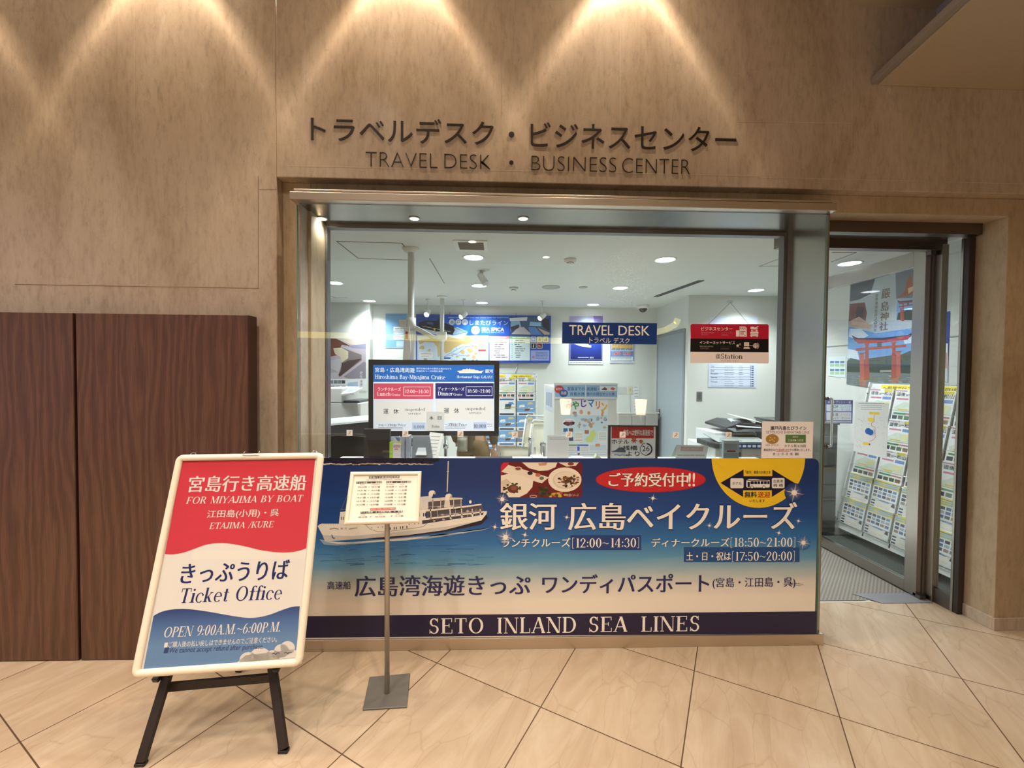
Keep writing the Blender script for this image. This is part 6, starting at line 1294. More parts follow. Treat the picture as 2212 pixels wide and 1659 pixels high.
a.text('宮島までの', 1225.7, 836, 1263, 844, NVY, 3, bold=.004).text('高速船・', 1267.4, 836.6, 1294, 844.4, NVY, 3, bold=.004).text('宮島水族', 1231, 847, 1263, 854.6, NVY, 3, bold=.004).text('館のお得なセット券', 1267.2, 847.4, 1327.6, 855, NVY, 3, bold=.004)
a.rect(1295.6, 833.6, 1332, 845, (236, 240, 242), 2).poly([(1299, 842), (1306, 836), (1312, 840), (1310, 843)], (110, 90, 96), 2.5).poly([(1318, 841), (1322, 836), (1329, 839), (1326, 843)], (206, 120, 110), 2.5)
a.done('header_board', t)
a = Art(facing(1265, 925, DY+.010)); a.rough = .4
a.sheet(1215.4, 862, 1313, 990, (240, 244, 248), .001).rect(1218, 860.6, 1262, 862.6, (206, 80, 80), 1)
for s, x0_, y0_, x1_, y1_, c in (('み', 1222, 866, 1235, 883, (226, 80, 110)), ('や', 1236, 867, 1251, 884, (60, 150, 70)), ('じ', 1255, 864, 1267, 879, (120, 80, 180)), ('マ', 1270, 864, 1283, 879, (40, 120, 200)), ('リ', 1287, 867, 1296, 883, (226, 120, 50)), ('ン', 1298, 870, 1312, 888, (236, 190, 60))): a.text(s, x0_, y0_, x1_, y1_, c, 2, bold=.04)
def sea2():
    m, nt, N, K, b3 = nodes('pale_sea_print'); tc = N('TexCoord'); sx = N('SeparateXYZ'); K(tc.outputs['Object'], sx.inputs[0]); mr = N('MapRange'); mr.inputs[1].default_value = -.12; mr.inputs[2].default_value = .12; K(sx.outputs[2], mr.inputs[0])
    r_ = N('ValToRGB'); ramp(r_, [(0, (110, 176, 222)), (1, (206, 230, 242))]); K(mr.outputs[0], r_.inputs[0]); K(r_.outputs[0], b3.inputs['Base Color']); return m
a.rect(1216, 897, 1312.4, 956, sea2(), 1)
r2 = random.Random(12)
for k in range(30): a.ell(r2.uniform(1240, 1308), r2.uniform(890, 924), r2.uniform(1.5, 5), r2.uniform(1.5, 5), r2.choice([(190, 150, 120), (170, 180, 206), (214, 170, 140), (180, 206, 200), (150, 110, 120)]), 1.5+k*.02, 14)
a.ell(1229, 912, 13, 8, (248, 244, 246), 2).ell(1224, 916, 7, 6, (248, 244, 246), 2).ell(1236, 915, 6, 5, (248, 244, 246), 2); a.lines(1221, 908, 1238, 4, 2.8, 1, (214, 120, 150), 3, 3)
for x, y, c in ((1217, 925, (60, 110, 170)), (1229, 925, (110, 90, 70)), (1217, 941, (90, 100, 90)), (1229, 944, (60, 70, 90)), (1263, 929, (190, 100, 80))): a.rect(x, y, x+9, y+8, c, 2)
a.rect(1241, 931, 1260, 955, (230, 240, 232), 2).rect(1292, 931, 1311, 955, (236, 238, 236), 2).poly([(1268, 954), (1264, 948), (1274, 940), (1276, 930), (1284, 928), (1288, 938), (1284, 948), (1278, 955)], (206, 220, 130), 2); a.lines(1243, 936, 1258, 6, 3, .7, (200, 120, 130), 3, 4).lines(1294, 935, 1309, 5, 3.8, .7, (120, 130, 160), 3, 5)
a.rect(1216, 956.5, 1312.4, 989.6, (226, 232, 240), 1.4).rect(1219, 960, 1246, 963.5, (110, 160, 110), 2).rect(1247, 960, 1271, 963.5, (60, 110, 190), 2).rect(1247, 964.5, 1252, 974, (50, 90, 180), 2).rect(1274, 961, 1310, 972.6, (206, 216, 232), 2).rect(1286, 958.6, 1296, 964.6, (226, 150, 100), 2.4).rect(1248, 979, 1252, 983, (40, 40, 46), 2)
a.lines(1220, 966, 1245, 3, 3, 1, (226, 150, 170), 3, 6).lines(1254, 966, 1271, 3, 3, 1, (226, 160, 180), 3, 7).lines(1220, 978, 1310, 2, 3.4, .8, (150, 150, 190), 3, 8)
a.done('poster', t)
# things standing on the counter
a = Art(facing(1205, 965, 2.70)); a.sheet(1182, 940, 1228.6, 990.6, (250, 252, 252), .003); a.lines(1187, 945.4, 1225, 2, 3, .7, (160, 170, 186), 1, 4)
o = a.done('counter_notice'); tag(o, 'small white notice card on the counter left of the aquarium poster', 'notice')
Y8 = 2.69; M = facing(1367, 955, Y8); a = Art(M); a.rough = .35
t = thing('framed_sign', (M.to_translation().x, Y8+.02, CT), 'framed red and white fast ferry sign with maple leaves on the counter', 'sign')
q0, q1, q2 = at(1314, 918.2, Y8), at(1421, 918.2, Y8), at(1367, 989.6, Y8)
zt8, zb8 = q0.z, CT+.001
for c0, c1 in (((q0.x, Y8-.006, zt8-.007), (q1.x, Y8+.012, zt8)), ((q0.x, Y8-.006, zb8), (q0.x+.014, Y8+.012, zt8-.007)), ((q1.x-.014, Y8-.006, zb8), (q1.x, Y8+.012, zt8-.007)), ((q0.x+.014, Y8-.006, zb8), (q1.x-.014, Y8+.012, zb8+.006))): MB().mat(mat((54, 46, 44), .4)).box(c0, c1).build('frame_side', t, .001)
a.sheet(1317.6, 919.6, 1417.4, 990, (240, 246, 244), .006); a.rect(1321.4, 921.2, 1412, 946.8, (196, 48, 40), 1)
a.text('宮島へは便利な高速船で', 1346.9, 927.9, 1410.5, 941, INW, 2, bold=.02, edge=(140, 30, 30), ew=.02)
a.text('ホテル', 1321.6, 949.4, 1358.5, 958.8, (40, 40, 46), 2, bold=.014).text('桟橋', 1344.7, 962.4, 1377, 972.6, (40, 40, 46), 2, bold=.014).text('より', 1352, 975, 1381.6, 985, (40, 40, 46), 2, bold=.014)
a.ring(1395.8, 970.4, 13.6, 13.6, 1.2, (40, 40, 46), 2, 100, 300, 20).ring(1395.8, 970.4, 13.6, 13.6, 3, (40, 40, 46), 2, -80, 86, 20).text('26', 1387.4, 963.2, 1402.8, 974.6, (40, 40, 46), 2).text('分', 1394, 976.6, 1397.8, 980.4, (60, 60, 66), 2)
for mx_, my_, r_ in ((1369.5, 950.6, 8), (1384.6, 953.6, 6.4)):
    a.poly([(mx_+r_*(1 if k % 2 == 0 else .45)*math.cos(R_(90+k*25.7)), my_-r_*(1 if k % 2 == 0 else .45)*math.sin(R_(90+k*25.7))) for k in range(14)], (206, 96, 66), 3)
a.poly([(1321, 975), (1330, 972), (1336, 967), (1344, 966), (1352, 974), (1350, 980), (1334, 982), (1324, 979)], (90, 100, 110), 2).poly([(1322, 976), (1350, 977), (1349, 981), (1330, 982.6)], (206, 212, 214), 2.4).line([(1337, 967), (1339, 962)], .7, (60, 60, 66), 2.2).line([(1326, 983), (1332, 982), (1338, 984), (1344, 982.4), (1352, 983.4)], 1.4, (110, 140, 196), 2.5)
a.done('print', t)
a = Art(facing(1494, 975, 2.68)); a.poly([(1459, 990.4), (1525, 990.4), (1530.4, 963), (1461.4, 960.6)], (236, 246, 240), 0)
a.poly([(1470, 974), (1518, 975), (1520, 966), (1471, 964)], (214, 190, 182), 1).lines(1474, 967.6, 1516, 1, 3, 3.4, (222, 214, 204), 2, 3).lines(1463, 982, 1522, 1, 3, 2.6, (190, 200, 196), 1, 4)
k_ = a.b; k_.mat(mat((214, 226, 220), .6)); q = [a.p(*v) for v in ((1459, 990.4), (1525, 990.4), (1530.4, 963), (1461.4, 960.6))]; n = k_.add([(q[3][0], .001, q[3][1]), (q[2][0], .001, q[2][1]), (q[1][0], .07, q[1][1]), (q[0][0], .07, q[0][1])]); k_.face([n, n+1, n+2, n+3])
tag(a.done('tent_card'), 'pale folded tent card with a faded pink band on the counter', 'notice')
# leaflet holder, card stand, pens, slanted leaflet tray
q = at(1582, 988, 2.69); t = thing('leaflet_holder', (q.x, 2.71, CT), 'clear acrylic leaflet holder on the counter before the copier', 'leaflet holder')
w2 = .062
MB().mat(ACRYL).box((q.x-w2, 2.69, CT), (q.x+w2, 2.693, CT+.11)).box((q.x-w2, 2.693, CT), (q.x-w2+.003, 2.74, CT+.13)).box((q.x+w2-.003, 2.693, CT), (q.x+w2, 2.74, CT+.13)).box((q.x-w2, 2.737, CT), (q.x+w2, 2.74, CT+.14)).build('holder', t)
a = Art(Matrix.Translation((q.x, 2.705, CT+.004))); a.rough = .4; a.b.mat(mat((214, 220, 216), .5)).box((-.052, 0, 0), (.052, .022, .122)); a.loc([(-.045, .06), (.045, .06), (.045, .10), (-.045, .10)], (190, 200, 196), 1).loc([(-.03, .045), (.03, .045), (.03, .056), (-.03, .056)], (196, 60, 60), 1.5).loc([(-.05, .005), (.05, .005), (.05, .038), (-.05, .038)], (176, 186, 184), 1)
tag(a.done('leaflet_stack'), 'grey leaflets with a red line in the clear acrylic holder', 'leaflet')
q = at(856, 988, 2.70); a = Art(facing(856, 966, 2.67)); a.rough = .4
a.sheet(848.6, 958, 865.4, 990.6, (240, 240, 238), .003).rect(850, 961, 864, 962.6, (150, 160, 170), 1).rect(849, 964.4, 865, 966, (196, 50, 70), 1).lines(852, 969, 862, 1, 2, 1.8, (206, 90, 110), 1, 3)
tag(a.done('card_stand'), 'narrow white card with a red stripe standing on the counter under the screen', 'notice')
a = Art(facing(845, 966, 2.70)); a.sheet(841.4, 955, 850, 990, (170, 206, 70), .012); tag(a.done('green_booklet'), 'lime green booklet standing behind the white card under the screen', 'booklet')
a = Art(facing(854, 955, 2.75)); a.sheet(841.6, 943.6, 868, 987, (176, 190, 210), .01); a.poly([(842, 944), (856, 944), (866, 952), (866, 962), (842, 958)], (206, 216, 226), 1).poly([(853, 944), (864, 946), (864, 954), (858, 952)], (110, 116, 170), 1.4).poly([(855, 956), (867, 952), (868, 962), (857, 964)], (226, 210, 110), 1.6); tag(a.done('leaflet_stack'), 'coloured leaflets standing behind the lime green booklet', 'leaflet')
q = at(908, 988, 2.66); t = thing('leaflet_tray', (q.x, 2.72, CT), 'slanted clear acrylic tray of dark leaflets on the counter under the screen', 'leaflet tray')
xa, xb = at(890, 966, 2.70).x, at(930, 966, 2.70).x
MB().mat(ACRYL).prism([(xa, 2.65, CT), (xb+.03, 2.65, CT), (xb-.01, 2.73, CT+.15), (xa-.01, 2.73, CT+.15)], (0, .003, .0)).build('front_sheet', t); MB().mat(mat((120, 124, 136), .5)).prism([(xa+.006, 2.66, CT+.001), (xb+.02, 2.66, CT+.001), (xb-.015, 2.738, CT+.142), (xa-.004, 2.738, CT+.142)], (0, .012, 0)).build('leaflets', t)
MB().mat(mat((206, 214, 224), .5)).prism([(xa+.03, 2.668, CT+.03), (xa+.10, 2.668, CT+.03), (xa+.09, 2.695, CT+.075), (xa+.04, 2.695, CT+.075)], (0, -.003, .001)).build('label', t)
a_ = Art(tilted(Vector((at(928, 945, 2.76).x, 2.775, CT+.165)), Vector((at(962, 945, 2.76).x+.0, 2.74, CT+.16)), Vector((at(929, 988, 2.70).x, 2.70, CT+.006))))
a_.b.mat(mat((236, 240, 240), .5)).box((0, 0, -.175), (.10, .004, 0))
for k in range(6): a_.loc([(.015, -.15+.024*k), (.08, -.146+.024*k), (.08, -.143+.024*k), (.015, -.147+.024*k)], (90, 96, 106), 1)
tag(a_.done('slanted_form'), 'white printed form leaning beside the slanted leaflet tray', 'notice')
t = thing('document_holder', (at(875, 966, 2.70).x, 2.72, CT), 'grey upright acrylic document holder behind the leaflets under the screen', 'document holder')
for px in (872, 881): q = at(px, 966, 2.70); MB().mat(mat((170, 178, 196), .3)).box((q.x-.010, 2.68, CT), (q.x+.010, 2.77, CT+.15)).build('divider', t, .002)
tag(MB().mat(mat((206, 214, 226), .4)).box((at(1150, 985, 2.7).x, 2.66, CT), (at(1172, 985, 2.7).x, 2.77, CT+.016)).build('paper_pad'), 'small white paper pad lying on the counter by the chrome posts', 'paper pad')
tag(MB().mat(mat((60, 56, 56), .4)).box((at(1026, 988, 2.70).x, 2.66, CT), (at(1107, 988, 2.70).x, 2.76, CT+.006)).build('counter_mat'), 'flat dark tray at the front of the counter below the brochure rack', 'tray')
tag(MB().mat(mat((238, 240, 240), .4)).box((at(1237, 988, 2.7).x, 2.66, CT), (at(1262, 988, 2.7).x, 2.77, CT+.008)).build('paper_sheet'), 'white paper stack on the counter before the aquarium poster', 'paper')
tag(MB().mat(mat((206, 214, 190), .6)).prism([(at(1282, 985, 2.7).x, 2.68, CT), (at(1302, 985, 2.7).x, 2.68, CT), (at(1288, 980, 2.7).x, 2.68, CT+.036)], (0, .05, 0)).build('tent_card'), 'tiny folded card on the counter beside the framed sign', 'notice')
# chrome queue posts
def post(px, pyt, Yd, r_, lab):
    p = at(px, pyt, Yd); t = thing('chrome_post', (p.x, p.y, 0), lab, 'post', 'chrome posts in the office')
    MB().mat(CHROME).tube([(p.x, p.y, .014), (p.x, p.y, p.z-r_*.6)], r_, 18).build('pole', t); MB().mat(CHROME).ball((p.x, p.y, p.z-r_*.6), r_*1.12, 16).build('ball_cap', t); MB().mat(STEEL_D).lathe([(.0001, .014), (.02, .014), (.075, .006), (.08, 0)], (p.x, p.y, 0), 28).build('base', t)
post(1147, 945, 3.75, .026, 'taller looking chrome post before the white folded chairs'); post(1173, 956, 3.30, .023, 'chrome post close to the small white notice card')
p = at(963, 930, 3.6); t = thing('chrome_post', (p.x, p.y, 0), 'thin chrome post with a collar under the right half of the screen', 'post', 'chrome posts in the office')
MB().mat(CHROME).tube([(p.x, p.y, .01), (p.x, p.y, 1.1)], .014, 14).build('pole', t); zc = at(963, 965, 3.6).z; MB().mat(CHROME).tube([(p.x, p.y, zc-.012), (p.x, p.y, zc+.03)], .022, 14).build('collar', t); MB().mat(STEEL_D).lathe([(.0001, .012), (.14, .006), (.15, 0)], (p.x, p.y, 0), 24).build('base', t)
# white padded chairs
CREAM = mat((226, 220, 200), .55)
def pad(b_, M_, w_, d_, h_, n=5):
    """soft rounded cushion"""
    V = []
    for i in range(n+1):
        for j in range(n+1):
            u, v = i/n*2-1, j/n*2-1; k = 1-.9*max(abs(u), abs(v))**6
            V.append((u*w_/2*(1-.04*v*v), d_/2*k, v*h_/2*(1-.05*u*u)))
    a1 = b_.add([M_ @ Vector(q) for q in V]); a2 = b_.add([M_ @ Vector((q[0], -q[1], q[2])) for q in V])
    for i in range(n):
        for j in range(n):
            b_.face([a1+i*(n+1)+j, a1+i*(n+1)+j+1, a1+(i+1)*(n+1)+j+1, a1+(i+1)*(n+1)+j], True); b_.face([a2+(i+1)*(n+1)+j, a2+(i+1)*(n+1)+j+1, a2+i*(n+1)+j+1, a2+i*(n+1)+j], True)
    rim = [i*(n+1) for i in range(n+1)]+[n*(n+1)+j for j in range(1, n+1)]+[i*(n+1)+n for i in range(n-1, -1, -1)]+[j for j in range(n-1, 0, -1)]
    for q, r_ in zip(rim, rim[1:]+rim[:1]): b_.face([a1+q, a2+q, a2+r_, a1+r_], True)
    return b_
def folded_chair(px, pyt, Yd, lean, lab):
    p = at(px, pyt, Yd); H_c = p.z; t = thing('folded_chair', (p.x-.1, p.y, 0), lab, 'chair', 'folded cream chairs leaning by the white cabinet')
    M_ = Matrix.Translation((p.x, p.y, H_c-.0)) @ Matrix.Rotation(R_(lean), 4, 'Y') @ Matrix.Rotation(R_(38), 4, 'Z')
    pad(MB().mat(CREAM), M_ @ Matrix.Translation((0, 0, -.19)), .40, .05, .36).build('back_pad', t); pad(MB().mat(CREAM), M_ @ Matrix.Translation((0, 0, -.57)), .40, .055, .38).build('seat_pad', t)
    for sx in (-.19, .19):
        l0 = M_ @ Vector((sx, .035, -.02)); l1 = M_ @ Vector((sx, .035, -.85)); k = l0.z/(l0.z-l1.z); l1 = l0+(l1-l0)*k; l1.z = .012
        MB().mat(GRAY).tube([l0, l1], .011, 10).build('leg', t)
    MB().mat(GRAY).tube([M_ @ Vector((-.19, .035, -.01)), M_ @ Vector((-.17, .035, .02)), M_ @ Vector((.17, .035, .02)), M_ @ Vector((.19, .035, -.01))], .011, 10).build('top_bar', t)
folded_chair(1166, 903, 4.95, 7, 'folded cream chair leaning second from the cabinet'); folded_chair(1180, 914, 4.68, 7, 'folded cream chair leaning closest to the cabinet')
p = at(1118, 966, 4.0); t = thing('cream_chair', (p.x, p.y, 0), 'cream padded chair seen just above the counter below the rack', 'chair')
pad(MB().mat(CREAM), Matrix.Translation((p.x, p.y, p.z-.12)) @ Matrix.Rotation(R_(-8), 4, 'X'), .37, .05, .25).build('backrest', t); pad(MB().mat(CREAM), Matrix.Translation((p.x, p.y+.24, .46)) @ Matrix.Rotation(R_(90), 4, 'X'), .40, .06, .42).build('seat', t)
for sx in (-.17, .17):
    MB().mat(GRAY).tube([(p.x+sx, p.y-.0, p.z-.06), (p.x+sx, p.y+.05, .44), (p.x+sx*1.05, p.y, .01)], .011, 10).build('leg', t); MB().mat(GRAY).tube([(p.x+sx, p.y+.40, .44), (p.x+sx*1.05, p.y+.43, .01)], .011, 10).build('leg', t)
# grey cupboards under the papers, papers and switch above
p0, p1 = at(1336, 893, 6.0), at(1421, 893, 6.0)
t = thing('grey_cupboard', ((p0.x+p1.x)/2, 6.1, 0), 'low grey wood grain cupboard at the back right of the white cabinet', 'cupboard')
GW = mat((168, 166, 158), .5, 0, .4, 0, 60, 0, .06); W_c = p1.x-p0.x
MB().mat(GW).box((p0.x, 6.0, 0), (p1.x, BY-.004, p0.z)).build('body', t, .003)
for i in range(3): MB().mat(GW).box((p0.x+W_c*i/3+.004, 5.982, .06), (p0.x+W_c*(i+1)/3-.004, 6.0, p0.z-.03)).build('door', t, .002)
def wallpaper(c, col, lab, extra=None, name='wall_notice'):
    a = Art(facing((c[0]+c[2])/2, (c[1]+c[3])/2, Bk)); a.sheet(*c, col, .003)
    if extra: a.lines(c[0]+1.5, c[1]+3, c[2]-1.5, extra, (c[3]-c[1]-5)/extra, 1, (130, 136, 140), 1, int(c[0]))
    tag(a.done(name), lab, 'notice')
wallpaper((1335, 836, 1353, 851), (196, 200, 196), 'grey pinned card on the back wall right of the aquarium header', None); wallpaper((1336, 853, 1361, 890), (216, 220, 214), 'plain pale sheet on the back wall above the grey cupboard', None); wallpaper((1369, 833, 1380, 893), (224, 228, 228), 'long narrow paper strip on the back wall beside the grey door', 8)
a = Art(facing(1361, 843, Bk)); a.sheet(1357, 834, 1366, 850, (214, 206, 176), .02).rect(1360, 839, 1363, 845, (190, 182, 150), 1); tag(a.done('intercom'), 'small cream wall switch box between the pinned card and paper strip', 'switch')
# grey inner door in the side wall
GD = mat((158, 168, 176), .5)
dz = 2.09; ya, yb = 5.32, 6.16
b = MB().mat(mat((140, 146, 150), .5)).box((SX-.012, ya-.05, 0), (SX, ya, dz+.05)).box((SX-.012, yb, 0), (SX, yb+.05, dz+.05)).box((SX-.012, ya, dz), (SX, yb, dz+.05)); dr = struct('door_2', b, .002, 'grey inner office door frame')
MB().mat(GD).box((SX-.008, ya, .01), (SX-.001, yb, dz)).build('door_leaf', dr)
MB().mat(CHROME).tube([(SX-.008, yb-.09, .98), (SX-.055, yb-.09, .98), (SX-.06, yb-.10, .98), (SX-.06, yb-.21, .98)], .010, 10).build('handle', dr); MB().mat(STEEL_D).box((SX-.012, yb-.115, .93), (SX-.008, yb-.065, 1.03)).build('handle_plate', dr)
# copier behind the pink notice
cx0, cx1 = 2.20, 2.74
CYf = 4.12; LG = mat((222, 226, 226), .4); DG = mat((52, 54, 56), .35)
t = thing('copier', ((cx0+cx1)/2, CYf+.3, 0), 'white office copier with a black operating panel behind the pink notice', 'copier')
MB().mat(LG).box((cx0, CYf, .05), (cx1, CYf+.62, .795)).build('body', t, .01)
for k in range(3): MB().mat(LG).box((cx0+.02, CYf-.012, .09+.17*k), (cx1-.02, CYf, .245+.17*k)).build('paper_drawer', t, .004)
MB().mat(mat((60, 64, 66), .3)).box((cx0+.19, CYf-.016, .62), (cx0+.26, CYf, .755)).build('card_slot', t, .003); MB().mat(mat((240, 220, 90), .5)).box((cx0+.18, CYf-.016, .565), (cx0+.28, CYf-.012, .605)).build('yellow_label', t)
MB().mat(DG).prism([(cx0-.05, CYf+.06, .80), (cx0-.03, CYf-.03, .80), (cx0+.02, CYf-.06, .80), (cx1, CYf-.06, .80), (cx1, CYf+.3, .80), (cx0-.05, CYf+.3, .80)], (0, 0, .055)).build('operating_panel', t, .012)
MB().mat(mat((150, 154, 150), .4)).prism([(cx0+.02, CYf-.03, .856), (cx1-.02, CYf-.03, .856), (cx1-.02, CYf+.25, .905), (cx0, CYf+.25, .905)], (0, 0, .006)).build('key_pad', t)
pn = Art(Matrix.Translation((cx0+.0, CYf-.0605, .803))); pn.loc([(.03, 0), (.46, 0), (.46, .05), (.03, .05)], (36, 60, 110), 1)
for k in range(8): pn.loc([(.05+.05*k, .012), (.085+.05*k, .012), (.085+.05*k, .036), (.05+.05*k, .036)], (206, 216, 226), 2)
pn.done('label_strip', t)
MB().mat(LG).box((cx0+.10, CYf+.2, .795), (cx1+.02, CYf+.62, .925)).build('scanner_bed', t, .006)
MB().mat(DG).prism([(cx0+.20, CYf+.16, .965), (cx0+.26, CYf+.10, .945), (cx1+.03, CYf+.10, .945), (cx1+.03, CYf+.16, 1.02), (cx0+.34, CYf+.16, 1.035), (cx0+.20, CYf+.16, .985)], (0, .46, .01)).build('lid', t, .008)
MB().mat(mat((190, 196, 196), .4)).prism([(cx0+.30, CYf+.12, .995), (cx1+.02, CYf+.12, .98), (cx1+.02, CYf+.4, 1.05), (cx0+.34, CYf+.4, 1.05)], (0, 0, .008)).build('document_tray', t, .003)
MB().mat(mat((244, 246, 246), .4)).prism([(cx0+.40, CYf+.20, 1.075), (cx1+.04, CYf+.16, 1.035), (cx1+.04, CYf+.5, 1.055), (cx0+.40, CYf+.5, 1.095)], (0, 0, .008)).build('paper_tray', t, .002)
for px_, py_ in ((cx0+.06, CYf+.06), (cx1-.06, CYf+.06), (cx0+.06, CYf+.56), (cx1-.06, CYf+.56)): MB().mat(DG).tube([(px_-.012, py_, .026), (px_+.012, py_, .026)], .025, 12).build('castor', t)
# dark cabinet with the printing sign
t = thing('grey_cabinet', (3.03, 4.1, 0), 'dark grey metal cabinet just inside the doorway', 'cabinet')
GC = mat((96, 98, 96), .45)
MB().mat(GC).box((2.80, 3.85, .03), (3.25, 4.42, 1.07)).build('body', t, .008)
for z_0, z_1 in ((.08, .36), (.38, .66), (.68, .96)): MB().mat(GC).box((2.82, 3.838, z_0), (3.23, 3.85, z_1)).build('drawer', t, .004)
MB().mat(mat((60, 62, 60), .4)).box((2.79, 3.84, 1.07), (3.26, 4.43, 1.085)).build('top', t, .003)
Y9 = 4.02; M = facing(1815, 892, Y9); a = Art(M); a.rough = .4
t = thing('printing_sign', M.to_translation(), 'blue and white printing service sign on the dark grey cabinet', 'sign')
a.sheet(1783, 864, 1842, 914.6, (48, 58, 136), .004)
a.text('ネットプリント一番', 1788, 866, 1838, 871.6, (226, 206, 226), 2, bold=.01).rect(1785, 873.6, 1839, 888.6, (226, 236, 246), 1).rect(1785, 890.4, 1839, 907.6, (232, 232, 240), 1).rect(1785, 909, 1839, 913, (196, 200, 214), 1)
a.text('PDF', 1795, 875.6, 1811, 881.6, (40, 44, 70), 2, bold=.01).text('プリント', 1795, 883.4, 1811, 887.4, (50, 54, 80), 2).text('コンテンツ', 1815, 876, 1837, 881.4, (60, 110, 200), 2).text('サービス', 1817, 883, 1836, 887.4, (60, 110, 200), 2).text('行 政', 1795, 892, 1811, 899, (40, 44, 70), 2, bold=.01).text('サービス', 1795, 901.4, 1811, 906, (50, 54, 80), 2).text('ノーソン', 1815, 892.6, 1837, 898.6, (226, 140, 80), 2).text('プリント', 1817, 901, 1836, 906, (120, 100, 160), 2)
a.done('panel', t)
q = at(1812, 916, Y9); MB().mat(LG).box((q.x-.15, Y9+.0045, 1.086), (q.x+.14, Y9+.06, 1.115)).build('foot', t, .003)
# left side: white machine, desk, black chair, monitors
p0, p1 = at(711, 850, 5.0), at(757, 850, 5.0)
x0 = p0.x-.12; x1 = at(779, 880, 5.0).x; zt2 = at(730, 838, 5.0).z
t = thing('white_printer', ((x0+x1)/2, 5.3, 0), 'white multifunction printer under the ship poster at left', 'printer')
MB().mat(PLASTIC).box((x0, 5.0, 0), (x1, 5.6, at(760, 871, 5.0).z)).build('body', t, .01)
MB().mat(PLASTIC).box((x0, 5.0, at(760, 871, 5.0).z+.002), (at(739, 850, 5.0).x, 5.6, zt2)).build('scanner_tower', t, .012)
MB().mat(mat((70, 72, 74), .4)).box((at(741, 870, 5.0).x, 5.02, at(760, 871, 5.0).z+.002), (x1-.02, 5.5, at(760, 866, 5.0).z)).build('output_tray', t, .004)
z6 = at(755, 852, 5.0).z; MB().mat(PLASTIC).prism([(at(738, 855, 5.0).x, 4.98, z6-.02), (at(768, 855, 5.0).x, 4.94, z6), (at(772, 855, 5.0).x, 5.2, z6+.05), (at(738, 855, 5.0).x, 5.2, z6+.03)], (0, 0, .03)).build('control_panel', t, .006); MB().mat(mat((150, 156, 160), .4)).prism([(at(744, 855, 5.0).x, 5.0, z6+.018), (at(764, 855, 5.0).x, 4.98, z6+.034), (at(768, 855, 5.0).x, 5.14, z6+.066), (at(746, 855, 5.0).x, 5.14, z6+.056)], (0, 0, .003)).build('key_pad', t)
t = thing('reception_desk', (-1.9, 4.1, 0), 'white topped reception desk with a black front behind the screen', 'desk')
d0, d1 = at(700, 917, 3.7), at(842, 902, 4.25)
dirv = Vector((d1.x-d0.x, d1.y-d0.y, 0)).normalized(); nrm = Vector((-dirv.y, dirv.x, 0)); zd = (d0.z+d1.z)/2
Pd = [Vector((d0.x, d0.y, 0))-dirv*.6, Vector((d1.x, d1.y, 0))]
MB().mat(mat((240, 240, 238), .3)).prism([Pd[0]+Vector((0, 0, zd-.02)), Pd[1]+Vector((0, 0, zd-.02)), Pd[1]+nrm*.4+Vector((0, 0, zd-.02)), Pd[0]+nrm*.4+Vector((0, 0, zd-.02))], (0, 0, .02)).build('top', t, .003)
MB().mat(mat((40, 34, 34), .3)).prism([Pd[0]+nrm*.03, Pd[1]+nrm*.03, Pd[1]+nrm*.1, Pd[0]+nrm*.1], (0, 0, zd-.021)).build('front_panel', t); MB().mat(mat((40, 34, 34), .3)).prism([Pd[0]+nrm*.1, Pd[0]+nrm*.36, Pd[0]+nrm*.36+dirv*.04, Pd[0]+nrm*.1+dirv*.04], (0, 0, zd-.021)).build('side_panel', t)
p = at(748, 940, 2.98); t = thing('office_chair', (p.x, 3.1, 0), 'black office chair close behind the left end of the shop glass', 'chair')
LEA = mat((26, 24, 26), .35)
pad(MB().mat(LEA), Matrix.Translation((p.x, 3.0, p.z-.28)) @ Matrix.Rotation(R_(6), 4, 'X'), .40, .09, .56, 6).build('backrest', t); pad(MB().mat(LEA), Matrix.Translation((p.x, 3.30, .50)) @ Matrix.Rotation(R_(90), 4, 'X'), .46, .1, .46).build('seat', t)
MB().mat(BLACK).tube([(p.x, 3.30, .08), (p.x, 3.30, .46)], .03, 12).build('gas_lift', t)
for k in range(5):
    a_ = R_(72*k+18); e = Vector((p.x+.26*math.cos(a_), 3.30+.26*math.sin(a_), .06)); MB().mat(BLACK).bar((p.x, 3.30, .10), e, .05, .03).build('base_arm', t); MB().mat(BLACK).tube([e+Vector((-.012, 0, -.033)), e+Vector((.012, 0, -.033))], .026, 10).build('castor', t)
def monitor(px0, px1, pyt, Yd, lab):
    xa, xb = at(px0, pyt, Yd).x, at(px1, pyt, Yd).x; zt_m = at(px0, pyt, Yd).z; xm = (xa+xb)/2
    t = thing('computer_monitor', (xm, Yd, CT), lab, 'monitor'); MP_ = mat((44, 36, 32), .4)
    MB().mat(MP_).box((xa, Yd, CT+.006+.0), (xb, Yd+.03, zt_m)).mat(BLACK).box((xa+.02, Yd+.03, CT+.03), (xb-.02, Yd+.034, zt_m-.02)).build('panel', t, .006); MB().mat(MP_).box((xm-.05, Yd-.04, CT), (xm+.05, Yd+.07, CT+.006)).build('foot', t)
monitor(785, 842, 927, 2.70, 'dark brown back of a computer monitor on the counter left of the lime booklet')
